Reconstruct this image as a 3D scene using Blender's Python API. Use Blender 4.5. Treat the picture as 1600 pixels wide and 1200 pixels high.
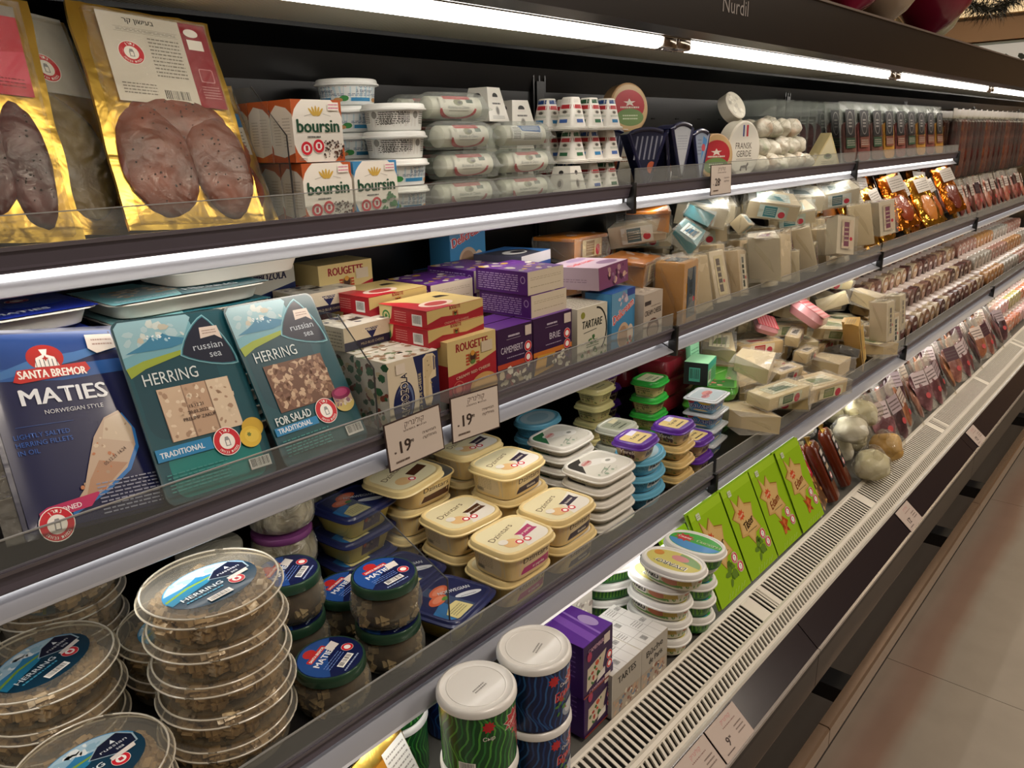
import bpy, bmesh, math, random
from math import pi, sin, cos, tan, radians, sqrt, atan2
from mathutils import Vector, Matrix, noise
from mathutils.geometry import tessellate_polygon

for _o in list(bpy.data.objects):
    bpy.data.objects.remove(_o)
SC = bpy.context.scene
COL = SC.collection

# ------------------------------------------------------------------ camera
CAMZ = 1.5
ROT = ((0.66533004, 0.23925952, -0.70717099),
       (-0.74613258, 0.18146311, -0.64059138),
       (-0.02494214, 0.95384801, 0.29925218))
cam_d = bpy.data.cameras.new('camera')
cam_d.sensor_width = 36.0
cam_d.lens = 27.0
cam_d.clip_start = 0.02
cam = bpy.data.objects.new('camera', cam_d)
COL.objects.link(cam)
cam.matrix_world = Matrix.Translation((0, 0, CAMZ)) @ Matrix(ROT).to_4x4()
SC.camera = cam

# ------------------------------------------------------------------ world and view
wd = bpy.data.worlds.new('store_ambient')
SC.world = wd
wd.use_nodes = True
wd.node_tree.nodes['Background'].inputs['Color'].default_value = (1.0, 0.86, 0.72, 1)
wd.node_tree.nodes['Background'].inputs['Strength'].default_value = 0.25
SC.view_settings.view_transform = 'Standard'
SC.view_settings.look = 'None'
SC.view_settings.gamma = 1.0
SC.view_settings.exposure = 0.0
SC.view_settings.use_curve_mapping = False

def area(name, loc, rot, sx, sy, power, col=(1, 1, 1)):
    l = bpy.data.lights.new(name, 'AREA')
    l.shape = 'RECTANGLE'; l.size = sx; l.size_y = sy; l.energy = power; l.color = col
    o = bpy.data.objects.new(name, l); COL.objects.link(o)
    o.location = loc; o.rotation_euler = rot
    return o

# rows of warm ceiling luminaires over the aisle, outside the frame
for _i, (_x, _y) in enumerate([(0.5, -0.9), (3.2, -0.9), (5.9, -0.9), (1.8, -3.2), (4.8, -3.2)]):
    area('aisle_ceiling_light', (_x, _y, 3.25), (0, 0, 0), 1.2, 0.3, 37, (1.0, 0.87, 0.74))

# the slim light bars under each shelf lip and the tubes under the canopy (one light per bay, as mounted)
BAYS = [(-1.19, 0.06), (0.06, 1.31), (1.31, 2.56), (2.56, 3.81), (3.81, 5.06), (5.06, 6.31), (6.31, 7.56)]
WHITE = (1.0, 0.96, 0.90)
for _a, _b in BAYS:
    _c = (_a + _b) / 2
    if _a < 3.8:
        area('shelf_light_bar', (_c, 0.872, 1.3605), (radians(20), 0, 0), 1.15, 0.012, 0.48, WHITE)
    area('shelf_light_bar', (_c, 0.765, 1.0835), (radians(20), 0, 0), 1.15, 0.012, 0.48, WHITE)
    area('shelf_light_bar', (_c, 0.648, 0.8085), (radians(10), 0, 0), 1.15, 0.012, 0.45, WHITE)

# ------------------------------------------------------------------ measuring helper
def ray(u, v):
    q = Vector((u - 800.0, 600.0 - v, -1200.0))
    return Vector([Vector(r).dot(q) for r in ROT])
def P(u, v, x=None, y=None, z=None):
    """where the sight line through a photograph position meets a known plane of the room"""
    r = ray(u, v)
    if x is not None: s = x / r.x
    elif y is not None: s = y / r.y
    else: s = (z - CAMZ) / r.z
    return Vector((r.x * s, r.y * s, CAMZ + r.z * s))

# ------------------------------------------------------------------ materials
_M = {}
def srgb(h):
    h = h.lstrip('#'); h = ''.join(c * 2 for c in h) if len(h) == 3 else h
    r = []
    for i in (0, 2, 4):
        c = int(h[i:i + 2], 16) / 255
        r.append(c / 12.92 if c <= 0.04045 else ((c + 0.055) / 1.055) ** 2.4)
    return (*r, 1)
def mat(h, rough=0.5, metal=0.0, coat=0.0, bump=None, spec=0.5, var=None):
    """plain procedural surface; bump=(scale, strength, distance); var=(second colour, noise scale, low, high)"""
    key = (h, rough, metal, coat, bump, spec, var)
    if key in _M: return _M[key]
    m = bpy.data.materials.new('surface_' + h.lstrip('#')); m.use_nodes = True
    nt = m.node_tree; b = nt.nodes['Principled BSDF']
    b.inputs['Base Color'].default_value = srgb(h)
    b.inputs['Roughness'].default_value = rough
    b.inputs['Metallic'].default_value = metal
    b.inputs['Coat Weight'].default_value = coat
    b.inputs['Coat Roughness'].default_value = 0.08
    b.inputs['Specular IOR Level'].default_value = spec
    if bump or var:
        tc = nt.nodes.new('ShaderNodeTexCoord')
    if bump:
        n = nt.nodes.new('ShaderNodeTexNoise'); n.inputs['Scale'].default_value = bump[0]
        n.inputs['Detail'].default_value = 3; n.inputs['Distortion'].default_value = 0.6
        bp = nt.nodes.new('ShaderNodeBump'); bp.inputs['Strength'].default_value = bump[1]
        bp.inputs['Distance'].default_value = bump[2]
        nt.links.new(tc.outputs['Object'], n.inputs['Vector'])
        nt.links.new(n.outputs['Fac'], bp.inputs['Height'])
        nt.links.new(bp.outputs['Normal'], b.inputs['Normal'])
        nt.links.new(bp.outputs['Normal'], b.inputs['Coat Normal'])
    if var:
        n2 = nt.nodes.new('ShaderNodeTexNoise'); n2.inputs['Scale'].default_value = var[1]
        n2.inputs['Detail'].default_value = 4
        cr = nt.nodes.new('ShaderNodeValToRGB')
        cr.color_ramp.elements[0].position = var[2]; cr.color_ramp.elements[1].position = var[3]
        cr.color_ramp.elements[0].color = srgb(h); cr.color_ramp.elements[1].color = srgb(var[0])
        nt.links.new(tc.outputs['Object'], n2.inputs['Vector'])
        nt.links.new(n2.outputs['Fac'], cr.inputs['Fac'])
        nt.links.new(cr.outputs['Color'], b.inputs['Base Color'])
    _M[key] = m
    return m
def ink(h): return mat(h, 0.42)
def glow(name, h, s):
    if name in _M: return _M[name]
    m = bpy.data.materials.new(name); m.use_nodes = True
    b = m.node_tree.nodes['Principled BSDF']
    b.inputs['Base Color'].default_value = (0.8, 0.8, 0.8, 1)
    b.inputs['Emission Color'].default_value = srgb(h); b.inputs['Emission Strength'].default_value = s
    _M[name] = m
    return m
def clear(name='clear_plastic', tint='#f4f6f4', fac=0.10, rough=0.06, bump=None, mx_=0.75):
    """thin clear plastic: mostly see-through, with a sharp reflection that grows at grazing angles"""
    if name in _M: return _M[name]
    m = bpy.data.materials.new(name); m.use_nodes = True
    nt = m.node_tree; nt.nodes.clear()
    out = nt.nodes.new('ShaderNodeOutputMaterial')
    tr = nt.nodes.new('ShaderNodeBsdfTransparent'); tr.inputs['Color'].default_value = srgb(tint)
    gl = nt.nodes.new('ShaderNodeBsdfPrincipled'); gl.inputs['Base Color'].default_value = srgb(tint)
    gl.inputs['Roughness'].default_value = rough
    mx = nt.nodes.new('ShaderNodeMixShader')
    lw = nt.nodes.new('ShaderNodeLayerWeight'); lw.inputs['Blend'].default_value = 0.18
    mp = nt.nodes.new('ShaderNodeMapRange'); mp.inputs['To Min'].default_value = fac; mp.inputs['To Max'].default_value = mx_
    nt.links.new(lw.outputs['Facing'], mp.inputs['Value'])
    nt.links.new(mp.outputs['Result'], mx.inputs['Fac'])
    nt.links.new(tr.outputs[0], mx.inputs[1]); nt.links.new(gl.outputs[0], mx.inputs[2])
    if bump:
        tc = nt.nodes.new('ShaderNodeTexCoord'); n = nt.nodes.new('ShaderNodeTexNoise')
        n.inputs['Scale'].default_value = bump[0]; n.inputs['Detail'].default_value = 2; n.inputs['Distortion'].default_value = 1.5
        bp = nt.nodes.new('ShaderNodeBump'); bp.inputs['Strength'].default_value = bump[1]; bp.inputs['Distance'].default_value = bump[2]
        nt.links.new(tc.outputs['Object'], n.inputs['Vector']); nt.links.new(n.outputs['Fac'], bp.inputs['Height'])
        nt.links.new(bp.outputs['Normal'], gl.inputs['Normal'])
    nt.links.new(mx.outputs[0], out.inputs['Surface'])
    _M[name] = m
    return m

# ------------------------------------------------------------------ mesh builder
class MB:
    """collects shapes, each with its material, and links them as one mesh object"""
    def __init__(s): s.v = []; s.f = []; s.m = []; s.sm = []; s.mats = []
    def mi(s, m):
        if m not in s.mats: s.mats.append(m)
        return s.mats.index(m)
    def add(s, v, f, m, smooth=False):
        o = len(s.v); k = s.mi(m)
        s.v += [tuple(p) for p in v]
        for q in f: s.f.append([i + o for i in q]); s.m.append(k); s.sm.append(smooth)
        return s
    def box(s, x0, x1, y0, y1, z0, z1, m, bev=0.0, seg=2, smooth=None):
        bm = bmesh.new(); bmesh.ops.create_cube(bm, size=1)
        for q in bm.verts:
            q.co = Vector(((x0 + x1) / 2 + q.co.x * (x1 - x0), (y0 + y1) / 2 + q.co.y * (y1 - y0), (z0 + z1) / 2 + q.co.z * (z1 - z0)))
        if bev: bmesh.ops.bevel(bm, geom=bm.edges[:], offset=bev, segments=seg, affect='EDGES', profile=0.5)
        s.bm(bm, m, bool(bev) if smooth is None else smooth); return s
    def bm(s, bm, m, smooth=False):
        bm.verts.index_update()
        s.add([q.co[:] for q in bm.verts], [[q.index for q in f.verts] for f in bm.faces], m, smooth); bm.free()
    def loft(s, rings, m, n=40, cap0=True, cap1=True, smooth=True, closed=True):
        """rings: lists of points (same count)"""
        k = len(rings[0]); vs = [p for r in rings for p in r]; fs = []
        for i in range(len(rings) - 1):
            for j in range(k if closed else k - 1):
                j2 = (j + 1) % k
                fs.append([i * k + j, i * k + j2, (i + 1) * k + j2, (i + 1) * k + j])
        if cap0: fs.append(list(range(k))[::-1])
        if cap1: fs.append([(len(rings) - 1) * k + j for j in range(k)])
        s.add(vs, fs, m, smooth); return s
    def sup(s, prof, m, n=40, cap0=True, cap1=True):
        """stack of superellipse rings: (z, rx, ry, exponent[, cx, cy])"""
        rings = []
        for q in prof:
            z, rx, ry, e = q[:4]; cx, cy = (q[4], q[5]) if len(q) > 4 else (0, 0)
            r = []
            for j in range(n):
                t = 2 * pi * (j + 0.5) / n; c_, s_ = cos(t), sin(t)
                r.append((cx + rx * math.copysign(abs(c_) ** (2 / e), c_), cy + ry * math.copysign(abs(s_) ** (2 / e), s_), z))
            rings.append(r)
        return s.loft(rings, m, cap0=cap0, cap1=cap1)
    def lathe(s, prof, m, n=48, cap0=True, cap1=True):
        return s.sup([(z, r, r, 2) for z, r in prof], m, n, cap0, cap1)
    def prism(s, pts, y0, y1, m, axis='y', smooth=False):
        """polygon (a,b) pushed along an axis"""
        def q(a, b, c): return {'y': (a, c, b), 'x': (c, a, b), 'z': (a, b, c)}[axis]
        k = len(pts)
        vs = [q(a, b, y0) for a, b in pts] + [q(a, b, y1) for a, b in pts]
        fs = [[j, (j + 1) % k, k + (j + 1) % k, k + j] for j in range(k)]
        tri = tessellate_polygon([[Vector((a, b, 0)) for a, b in pts]])
        fs += [list(t) for t in tri] + [[i + k for i in t][::-1] for t in tri]
        s.add(vs, fs, m, smooth); return s
    def tube(s, pts, r, m, n=10):
        rings = []
        for i, p in enumerate(pts):
            p = Vector(p); a = Vector(pts[max(i - 1, 0)]); b = Vector(pts[min(i + 1, len(pts) - 1)])
            d = (b - a).normalized(); u = d.orthogonal().normalized(); w = d.cross(u)
            rr = r[i] if isinstance(r, (list, tuple)) else r
            rings.append([tuple(p + u * (rr * cos(2 * pi * j / n)) + w * (rr * sin(2 * pi * j / n))) for j in range(n)])
        return s.loft(rings, m)
    def xf(s, M):
        s.v = [tuple(M @ Vector(p)) for p in s.v]; return s
    def fn(s, g):
        s.v = [tuple(g(Vector(p))) for p in s.v]; return s
    def mesh(s, name):
        me = bpy.data.meshes.new(name); me.from_pydata(s.v, [], s.f)
        for m in s.mats: me.materials.append(m)
        me.polygons.foreach_set('material_index', s.m); me.polygons.foreach_set('use_smooth', s.sm)
        bm = bmesh.new(); bm.from_mesh(me); bmesh.ops.recalc_face_normals(bm, faces=bm.faces[:]); bm.to_mesh(me); bm.free()
        me.update(); return me
    def build(s, name, parent=None, **k):
        o = bpy.data.objects.new(name, s.mesh(name)); COL.objects.link(o)
        if parent: o.parent = parent
        if any(s.sm): sharp(o.data, k.pop('ang', 40))
        for a, b in k.items(): o[a] = b
        return o
def sharp(me, deg):
    bm = bmesh.new(); bm.from_mesh(me); a = radians(deg)
    for e in bm.edges:
        if len(e.link_faces) == 2 and e.calc_face_angle(0) > a: e.smooth = False
    bm.to_mesh(me); bm.free()
def tag(o, label, cat, group=None):
    o['label'] = label; o['category'] = cat
    if group: o['group'] = group
    elif 'group' in o: del o['group']
    return o
def thing(name, loc=(0, 0, 0), rot=(0, 0, 0), label='', cat='', group=None):
    o = bpy.data.objects.new(name, None); COL.objects.link(o); o.empty_display_size = 0.05
    o.location = loc; o.rotation_euler = rot
    if cat: tag(o, label, cat, group)
    return o
def dup(src, loc, rot=None, label=None, cat=None, group=None, scale=None, name=None):
    """copy of a thing with copies of its parts and sub-parts (mesh data shared)"""
    r = src.copy(); COL.objects.link(r); r.location = loc
    if rot is not None: r.rotation_euler = rot
    if scale is not None: r.scale = scale if hasattr(scale, '__len__') else (scale,) * 3
    if label: r['label'] = label
    if cat: r['category'] = cat
    if group: r['group'] = group
    for c in list(src.children):
        d = c.copy(); COL.objects.link(d); d.parent = r
        for g in list(c.children):
            e = g.copy(); COL.objects.link(e); e.parent = d
    return r
class Kind:
    """first placement moves the built thing itself, later ones copy it"""
    def __init__(s, maker): s.maker = maker; s.o = None
    def put(s, loc, label, cat, rot=(0, 0, 0), group=None, scale=None):
        if s.o is None:
            s.o = s.maker(); o = s.o; o.location = loc; o.rotation_euler = rot
            if scale is not None: o.scale = scale if hasattr(scale, '__len__') else (scale,) * 3
            tag(o, label, cat, group); return o
        o = dup(s.o, loc, rot, scale=scale if scale is not None else (1, 1, 1)); tag(o, label, cat, group); return o

# ------------------------------------------------------------------ printed artwork (flat shapes a hair above a face)
_T = {}
def text2d(t, bold=0.0, sp=1.0):
    key = (t, bold, sp)
    if key in _T: return _T[key]
    cu = bpy.data.curves.new('t', 'FONT'); cu.body = t; cu.size = 1.0; cu.offset = min(bold, .02); cu.resolution_u = 2; cu.space_character = sp
    o = bpy.data.objects.new('t', cu)
    me = o.to_mesh()
    vs = [(q.co.x, q.co.y) for q in me.vertices]; fs = [list(p.vertices) for p in me.polygons]
    o.to_mesh_clear(); bpy.data.objects.remove(o); bpy.data.curves.remove(cu)
    _T[key] = (vs, fs); return _T[key]
LAY = 0.00006
class Art:
    def __init__(s): s.v = []; s.f = []; s.c = []; s.k = 1
    def _put(s, vs, fs, c):
        o = len(s.v); z = s.k * LAY; s.k += 1
        s.v += [(a, b, z) for a, b in vs]
        for q in fs: s.f.append([i + o for i in q]); s.c.append(c)
        return s
    def poly(s, pts, c):
        pts = [tuple(p) for p in pts]
        return s._put(pts, [list(t) for t in tessellate_polygon([[Vector((a, b, 0)) for a, b in pts]])], c)
    def rect(s, x0, y0, x1, y1, c): return s._put([(x0, y0), (x1, y0), (x1, y1), (x0, y1)], [[0, 1, 2, 3]], c)
    def rrect(s, x0, y0, x1, y1, r, c):
        pts = []
        for cx, cy, a0 in ((x1 - r, y1 - r, 0), (x0 + r, y1 - r, 90), (x0 + r, y0 + r, 180), (x1 - r, y0 + r, 270)):
            for i in range(5): a = radians(a0 + 22.5 * i); pts.append((cx + r * cos(a), cy + r * sin(a)))
        return s._put(pts, [list(range(len(pts)))], c)
    def ell(s, cx, cy, rx, ry, c, n=28, rot=0):
        cr, sr = cos(radians(rot)), sin(radians(rot)); p = []
        for i in range(n):
            a, b = rx * cos(2 * pi * i / n), ry * sin(2 * pi * i / n); p.append((cx + a * cr - b * sr, cy + a * sr + b * cr))
        return s._put(p, [list(range(n))], c)
    def star(s, cx, cy, r0, r1, n, c, rot=0, sq=1.0):
        return s.poly([(cx + (r1 if i % 2 else r0) * cos(pi * i / n + radians(rot)), cy + sq * (r1 if i % 2 else r0) * sin(pi * i / n + radians(rot))) for i in range(2 * n)], c)
    def text(s, t, x, y, h, c, bold=0.0, al='c', rot=0, w=None, shear=0.0, sp=1.0):
        """h: cap height; (x, y): baseline, at the centre / left / right of the line; w squeezes the line to a width"""
        vs, fs = text2d(t, 0.0, sp)
        if not vs: return s
        k = h / 0.70; x0 = min(a for a, b in vs); x1 = max(a for a, b in vs); sx = k
        if w: sx = w / max(x1 - x0, 1e-6)
        off = {'c': (x0 + x1) / 2, 'l': x0, 'r': x1}[al]; cr, sr = cos(radians(rot)), sin(radians(rot)); o = []
        for a, b in vs:
            p = (a - off) * sx + b * k * shear; q = b * k; o.append((x + p * cr - q * sr, y + p * sr + q * cr))
        if bold >= .018:                                   # heavier strokes: the same outlines set again, a touch sideways
            d = bold * k; k0 = s.k
            for n_, (u, v) in enumerate(((-d, 0), (d, 0), (0, d * .6))):
                s.k = k0 + .15 * (n_ + 1); s._put([(a + u, b + v) for a, b in o], fs, c)
            s.k = k0
        return s._put(o, fs, c)
    def line(s, x0, y0, x1, y1, t, c):
        d = Vector((x1 - x0, y1 - y0)); n = Vector((-d.y, d.x)).normalized() * t / 2
        return s._put([(x0 + n.x, y0 + n.y), (x0 - n.x, y0 - n.y), (x1 - n.x, y1 - n.y), (x1 + n.x, y1 + n.y)], [[0, 1, 2, 3]], c)
    def fine(s, x0, y0, x1, y1, n, c, seed=1, t=0.35):
        """lines of unreadable small print as broken strokes"""
        R = random.Random(seed); vs = []; fs = []; dy = (y1 - y0) / n
        for i in range(n):
            x = x0; yy = y1 - (i + 0.5) * dy
            while x < x1:
                w = (x1 - x0) * R.uniform(0.04, 0.14); e = min(x + w, x1); k = len(vs)
                vs += [(x, yy - dy * t / 2), (e, yy - dy * t / 2), (e, yy + dy * t / 2), (x, yy + dy * t / 2)]; fs.append([k, k + 1, k + 2, k + 3]); x = e + (x1 - x0) * 0.025
        return s._put(vs, fs, c)
    def bars(s, x0, y0, x1, y1, seed=3, bg='#f2f0ea', vert=True):
        s.rect(x0, y0, x1, y1, bg); R = random.Random(seed); vs = []; fs = []; m = (x1 - x0) * 0.08; x = x0 + m
        while x < x1 - m:
            w = (x1 - x0) * R.choice((0.012, 0.02, 0.035)); k = len(vs); ya = y0 + (y1 - y0) * 0.2; yb = y1 - (y1 - y0) * 0.08
            vs += [(x, ya), (x + w, ya), (x + w, yb), (x, yb)]; fs.append([k, k + 1, k + 2, k + 3]); x += w + (x1 - x0) * R.choice((0.015, 0.025, 0.03))
        s._put(vs, fs, '#22201e')
        return s
    def seal(s, cx, cy, r, c='#c8202f', w='#f3efe8', full=True):
        """round red warning seal with a pale core and a small salt shaker"""
        s.ell(cx, cy, r, r, w); s.ell(cx, cy, r * 0.95, r * 0.95, c); s.ell(cx, cy, r * 0.56, r * 0.56, w)
        if full:
            s.poly([(cx - r * .17, cy - r * .34), (cx + r * .2, cy - r * .34), (cx + r * .2, cy + r * .1), (cx + r * .12, cy + r * .32), (cx - r * .1, cy + r * .32), (cx - r * .17, cy + r * .1)], '#8f8f90')
            s.poly([(cx - r * .1, cy - r * .28), (cx + r * .13, cy - r * .28), (cx + r * .13, cy + r * .06), (cx - r * .1, cy + r * .06)], w)
            s.arc('\u05e0\u05ea\u05e8\u05df'[::-1], cx, cy, r * .66, 90, r * .22, w); s.arc('\u05d1\u05db\u05de\u05d5\u05ea \u05d2\u05d1\u05d5\u05d4\u05d4'[::-1], cx, cy, r * .86, 270, r * .18, w, inv=True)
        return s
    def arc(s, t, cx, cy, r, mid, h, c, inv=False, step=None):
        st = step or degrees_(h * 0.85 / r)
        for i, ch in enumerate(t):
            k = i - (len(t) - 1) / 2; a = mid + (k * st if inv else -k * st)
            if ch != ' ': s.text(ch, cx + r * cos(radians(a)), cy + r * sin(radians(a)), h, c, 0.02, rot=a + 90 if inv else a - 90)
            s.k -= 1
        s.k += 1
        return s
    def blobs(s, x0, y0, x1, y1, n, cols, r0, r1, seed=1, inside=None, pts=6):
        R = random.Random(seed)
        by = {}
        for i in range(n):
            cx, cy = R.uniform(x0, x1), R.uniform(y0, y1)
            if inside and not inside(cx, cy): continue
            r = R.uniform(r0, r1); a = R.uniform(0, 2 * pi); e = R.uniform(.5, 1)
            p = []
            for j in range(pts):
                t = 2 * pi * j / pts; rr = r * R.uniform(.75, 1.15); u, w = rr * cos(t), rr * e * sin(t)
                p.append((cx + u * cos(a) - w * sin(a), cy + u * sin(a) + w * cos(a)))
            by.setdefault(R.randrange(len(cols)), []).append(p)
        for k, ps in sorted(by.items()):
            vs = [q for p in ps for q in p]; s._put(vs, [list(range(i * pts, i * pts + pts)) for i in range(len(ps))], cols[k])
        return s
    def bits(s):
        return s
    def build(s, name, parent, g, cut=None, rough=0.42, coat=0.0, **k):
        """g maps (x, y, height) to the parent's space; cut = slice width for curved faces"""
        me_v, me_f, cs = s.v, s.f, s.c
        bm = bmesh.new(); V = [bm.verts.new(p) for p in me_v]; cols = sorted(set(cs)); F = bm.faces
        for q, c in zip(me_f, cs):
            try: f = F.new([V[i] for i in q]); f.material_index = cols.index(c)
            except ValueError: pass
        if cut:
            cx, cy = cut if isinstance(cut, tuple) else (cut, None)
            for ax, st in ((0, cx), (1, cy)):
                if not st: continue
                lo = min(q.co[ax] for q in bm.verts); hi = max(q.co[ax] for q in bm.verts); x = lo + st
                while x < hi:
                    bmesh.ops.bisect_plane(bm, geom=bm.verts[:] + bm.edges[:] + bm.faces[:], dist=1e-7, plane_co=(x if ax == 0 else 0, x if ax else 0, 0), plane_no=(1 - ax, ax, 0)); x += st
        for q in bm.verts: q.co = g(q.co.x, q.co.y, q.co.z)
        me = bpy.data.meshes.new(name); bm.to_mesh(me); bm.free()
        for c in cols: me.materials.append(c if not isinstance(c, str) else mat(c, rough, 0, coat * .4, None, .35))
        if cut: me.polygons.foreach_set('use_smooth', [True] * len(me.polygons))
        o = bpy.data.objects.new(name, me); COL.objects.link(o)
        if parent: o.parent = parent
        for a, b in k.items(): o[a] = b
        return o
def degrees_(a): return a * 180 / pi
def plane(o, ux, uy):
    o = Vector(o); ux = Vector(ux).normalized(); uy = Vector(uy).normalized(); n = ux.cross(uy)
    return lambda x, y, z: o + ux * x + uy * y + n * z
def front(y=0.0, x=0.0, z=0.0): return plane((x, y, z), (1, 0, 0), (0, 0, 1))     # faces -Y
def top(z=0.0, x=0.0, y=0.0): return plane((x, y, z), (1, 0, 0), (0, 1, 0))       # faces +Z
def left(x=0.0, y=0.0, z=0.0): return plane((x, y, z), (0, -1, 0), (0, 0, 1))     # faces -X
def right(x=0.0, y=0.0, z=0.0): return plane((x, y, z), (0, 1, 0), (0, 0, 1))     # faces +X
def bend(r0, z0=0.0, r1=None, h=1.0, a0=0.0, sq=1.0):
    """wraps (x, y) round an upright cylinder or cone whose front faces -Y"""
    def g(x, y, z):
        t = y / h; r = r0 + ((r1 if r1 is not None else r0) - r0) * t; a = x / r0 + a0
        return Vector(((r + z) * sin(a), -(r + z) * cos(a) * sq, z0 + y))
    return g
def struct(o): o['kind'] = 'structure'; return o
# ================================================================== SETTING
XA, XB = -1.19, 7.56
BLK = mat('#0d0d0e', 0.35, spec=0.6)
# floor: large matt tiles with a brownish band beside the case
def floor_mat():
    m = bpy.data.materials.new('floor_tiles'); m.use_nodes = True; nt = m.node_tree; b = nt.nodes['Principled BSDF']
    tc = nt.nodes.new('ShaderNodeTexCoord'); n = nt.nodes.new('ShaderNodeTexNoise'); n.inputs['Scale'].default_value = 1.6; n.inputs['Detail'].default_value = 6
    sp = nt.nodes.new('ShaderNodeSeparateXYZ'); nt.links.new(tc.outputs['Object'], sp.inputs[0]); nt.links.new(tc.outputs['Object'], n.inputs['Vector'])
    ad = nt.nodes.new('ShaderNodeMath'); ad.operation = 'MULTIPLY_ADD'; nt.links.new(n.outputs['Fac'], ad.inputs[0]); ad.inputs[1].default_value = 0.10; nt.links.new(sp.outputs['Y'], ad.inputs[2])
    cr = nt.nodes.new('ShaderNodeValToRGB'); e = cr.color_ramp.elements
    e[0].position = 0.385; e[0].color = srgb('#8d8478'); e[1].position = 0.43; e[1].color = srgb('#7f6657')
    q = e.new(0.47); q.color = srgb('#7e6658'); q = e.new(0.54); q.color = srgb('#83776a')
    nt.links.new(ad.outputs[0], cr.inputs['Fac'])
    n2 = nt.nodes.new('ShaderNodeTexNoise'); n2.inputs['Scale'].default_value = 9; n2.inputs['Detail'].default_value = 8; nt.links.new(tc.outputs['Object'], n2.inputs['Vector'])
    mp = nt.nodes.new('ShaderNodeMapRange'); mp.inputs['To Min'].default_value = 0.85; mp.inputs['To Max'].default_value = 1.15; nt.links.new(n2.outputs['Fac'], mp.inputs['Value'])
    mx = nt.nodes.new('ShaderNodeMix'); mx.data_type = 'RGBA'; mx.blend_type = 'MULTIPLY'; mx.inputs['Factor'].default_value = 1
    nt.links.new(cr.outputs['Color'], mx.inputs['A']); nt.links.new(mp.outputs['Result'], mx.inputs['B'])
    nt.links.new(mx.outputs['Result'], b.inputs['Base Color']); b.inputs['Roughness'].default_value = 0.38
    return m
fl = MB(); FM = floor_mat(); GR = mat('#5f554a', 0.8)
xs = [-2.0, -0.58 - 0.001, 0.80, 2.18, 3.56, 4.94, 6.32, 7.7, 9.08, 11.9]; ys = [1.2, 0.505 - 0.505 + 0.83, -0.55, -1.93, -3.31, -4.7]
fl.box(-2, 12, -4.7, 1.2, -0.05, -0.002, GR)
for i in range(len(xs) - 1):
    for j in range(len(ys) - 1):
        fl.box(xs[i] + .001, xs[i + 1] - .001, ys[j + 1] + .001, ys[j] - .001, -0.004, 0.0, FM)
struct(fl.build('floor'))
# store ceiling, far end wall, wall behind the case and across the aisle
CE = mat('#cbb594', 0.8); WL = mat('#b39b7c', 0.75)
cm = MB(); cm.box(-2, 12, -4.7, 3.5, 3.3, 3.35, CE)
for i in range(24): cm.box(-2 + i * .6, -1.985 + i * .6, -4.7, 3.5, 3.292, 3.3, mat('#8c7656', .7))
for i in range(13): cm.box(-2, 12, -4.6 + i * .6, -4.585 + i * .6, 3.292, 3.3, mat('#8c7656', .7))
struct(cm.build('ceiling'))
struct(MB().box(12, 12.1, -4.7, 3.5, 0, 3.3, WL).build('wall_far'))
struct(MB().box(-2, 12, 3.5, 3.6, 0, 3.3, WL).build('wall_back'))
struct(MB().box(-2, 12, -4.8, -4.7, 0, 3.3, mat('#6b5a48', .8)).build('wall_aisle'))
struct(MB().box(-2.1, -2, -4.7, 3.5, 0, 3.3, mat('#6b5a48', .8)).build('wall_near'))

# ================================================================== THE REFRIGERATED CASE
case = thing('refrigerated_display_case', (0, 0, 0), label='long dark open-front refrigerated case with lit shelves along the aisle', cat='refrigerator')
DK = mat('#15120f', 0.32, spec=0.6); HDR = mat('#16110f', 0.30, spec=0.55)
BACKM = mat('#060607', 0.30, spec=0.35)
b = MB()
b.box(XA, XB, 1.095, 1.13, 0.56, 1.69, BACKM)
for x0, x1 in BAYS:                                                       # back wall joints and peg slots
    for xx in (x0 - .018, x0, x0 + .018): b.box(xx - .002, xx + .002, 1.088, 1.095, 0.6, 1.65, BACKM)
    b.box(x0 - .012, x0 + .012, 1.085, 1.095, 0.6, 1.62, mat('#050505', .4))
b.build('back_panel', case)
s_ = MB()
for x0, x1 in BAYS:
    for k in range(10):
        for dz in (0, .026):
            s_.box(x0 + .09 + k * .118, x0 + .106 + k * .118, 1.0935, 1.0955, 1.548 - dz * 8, 1.551 - dz * 8, mat('#000000', .9))
s_.build('peg_slots', case)
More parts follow.
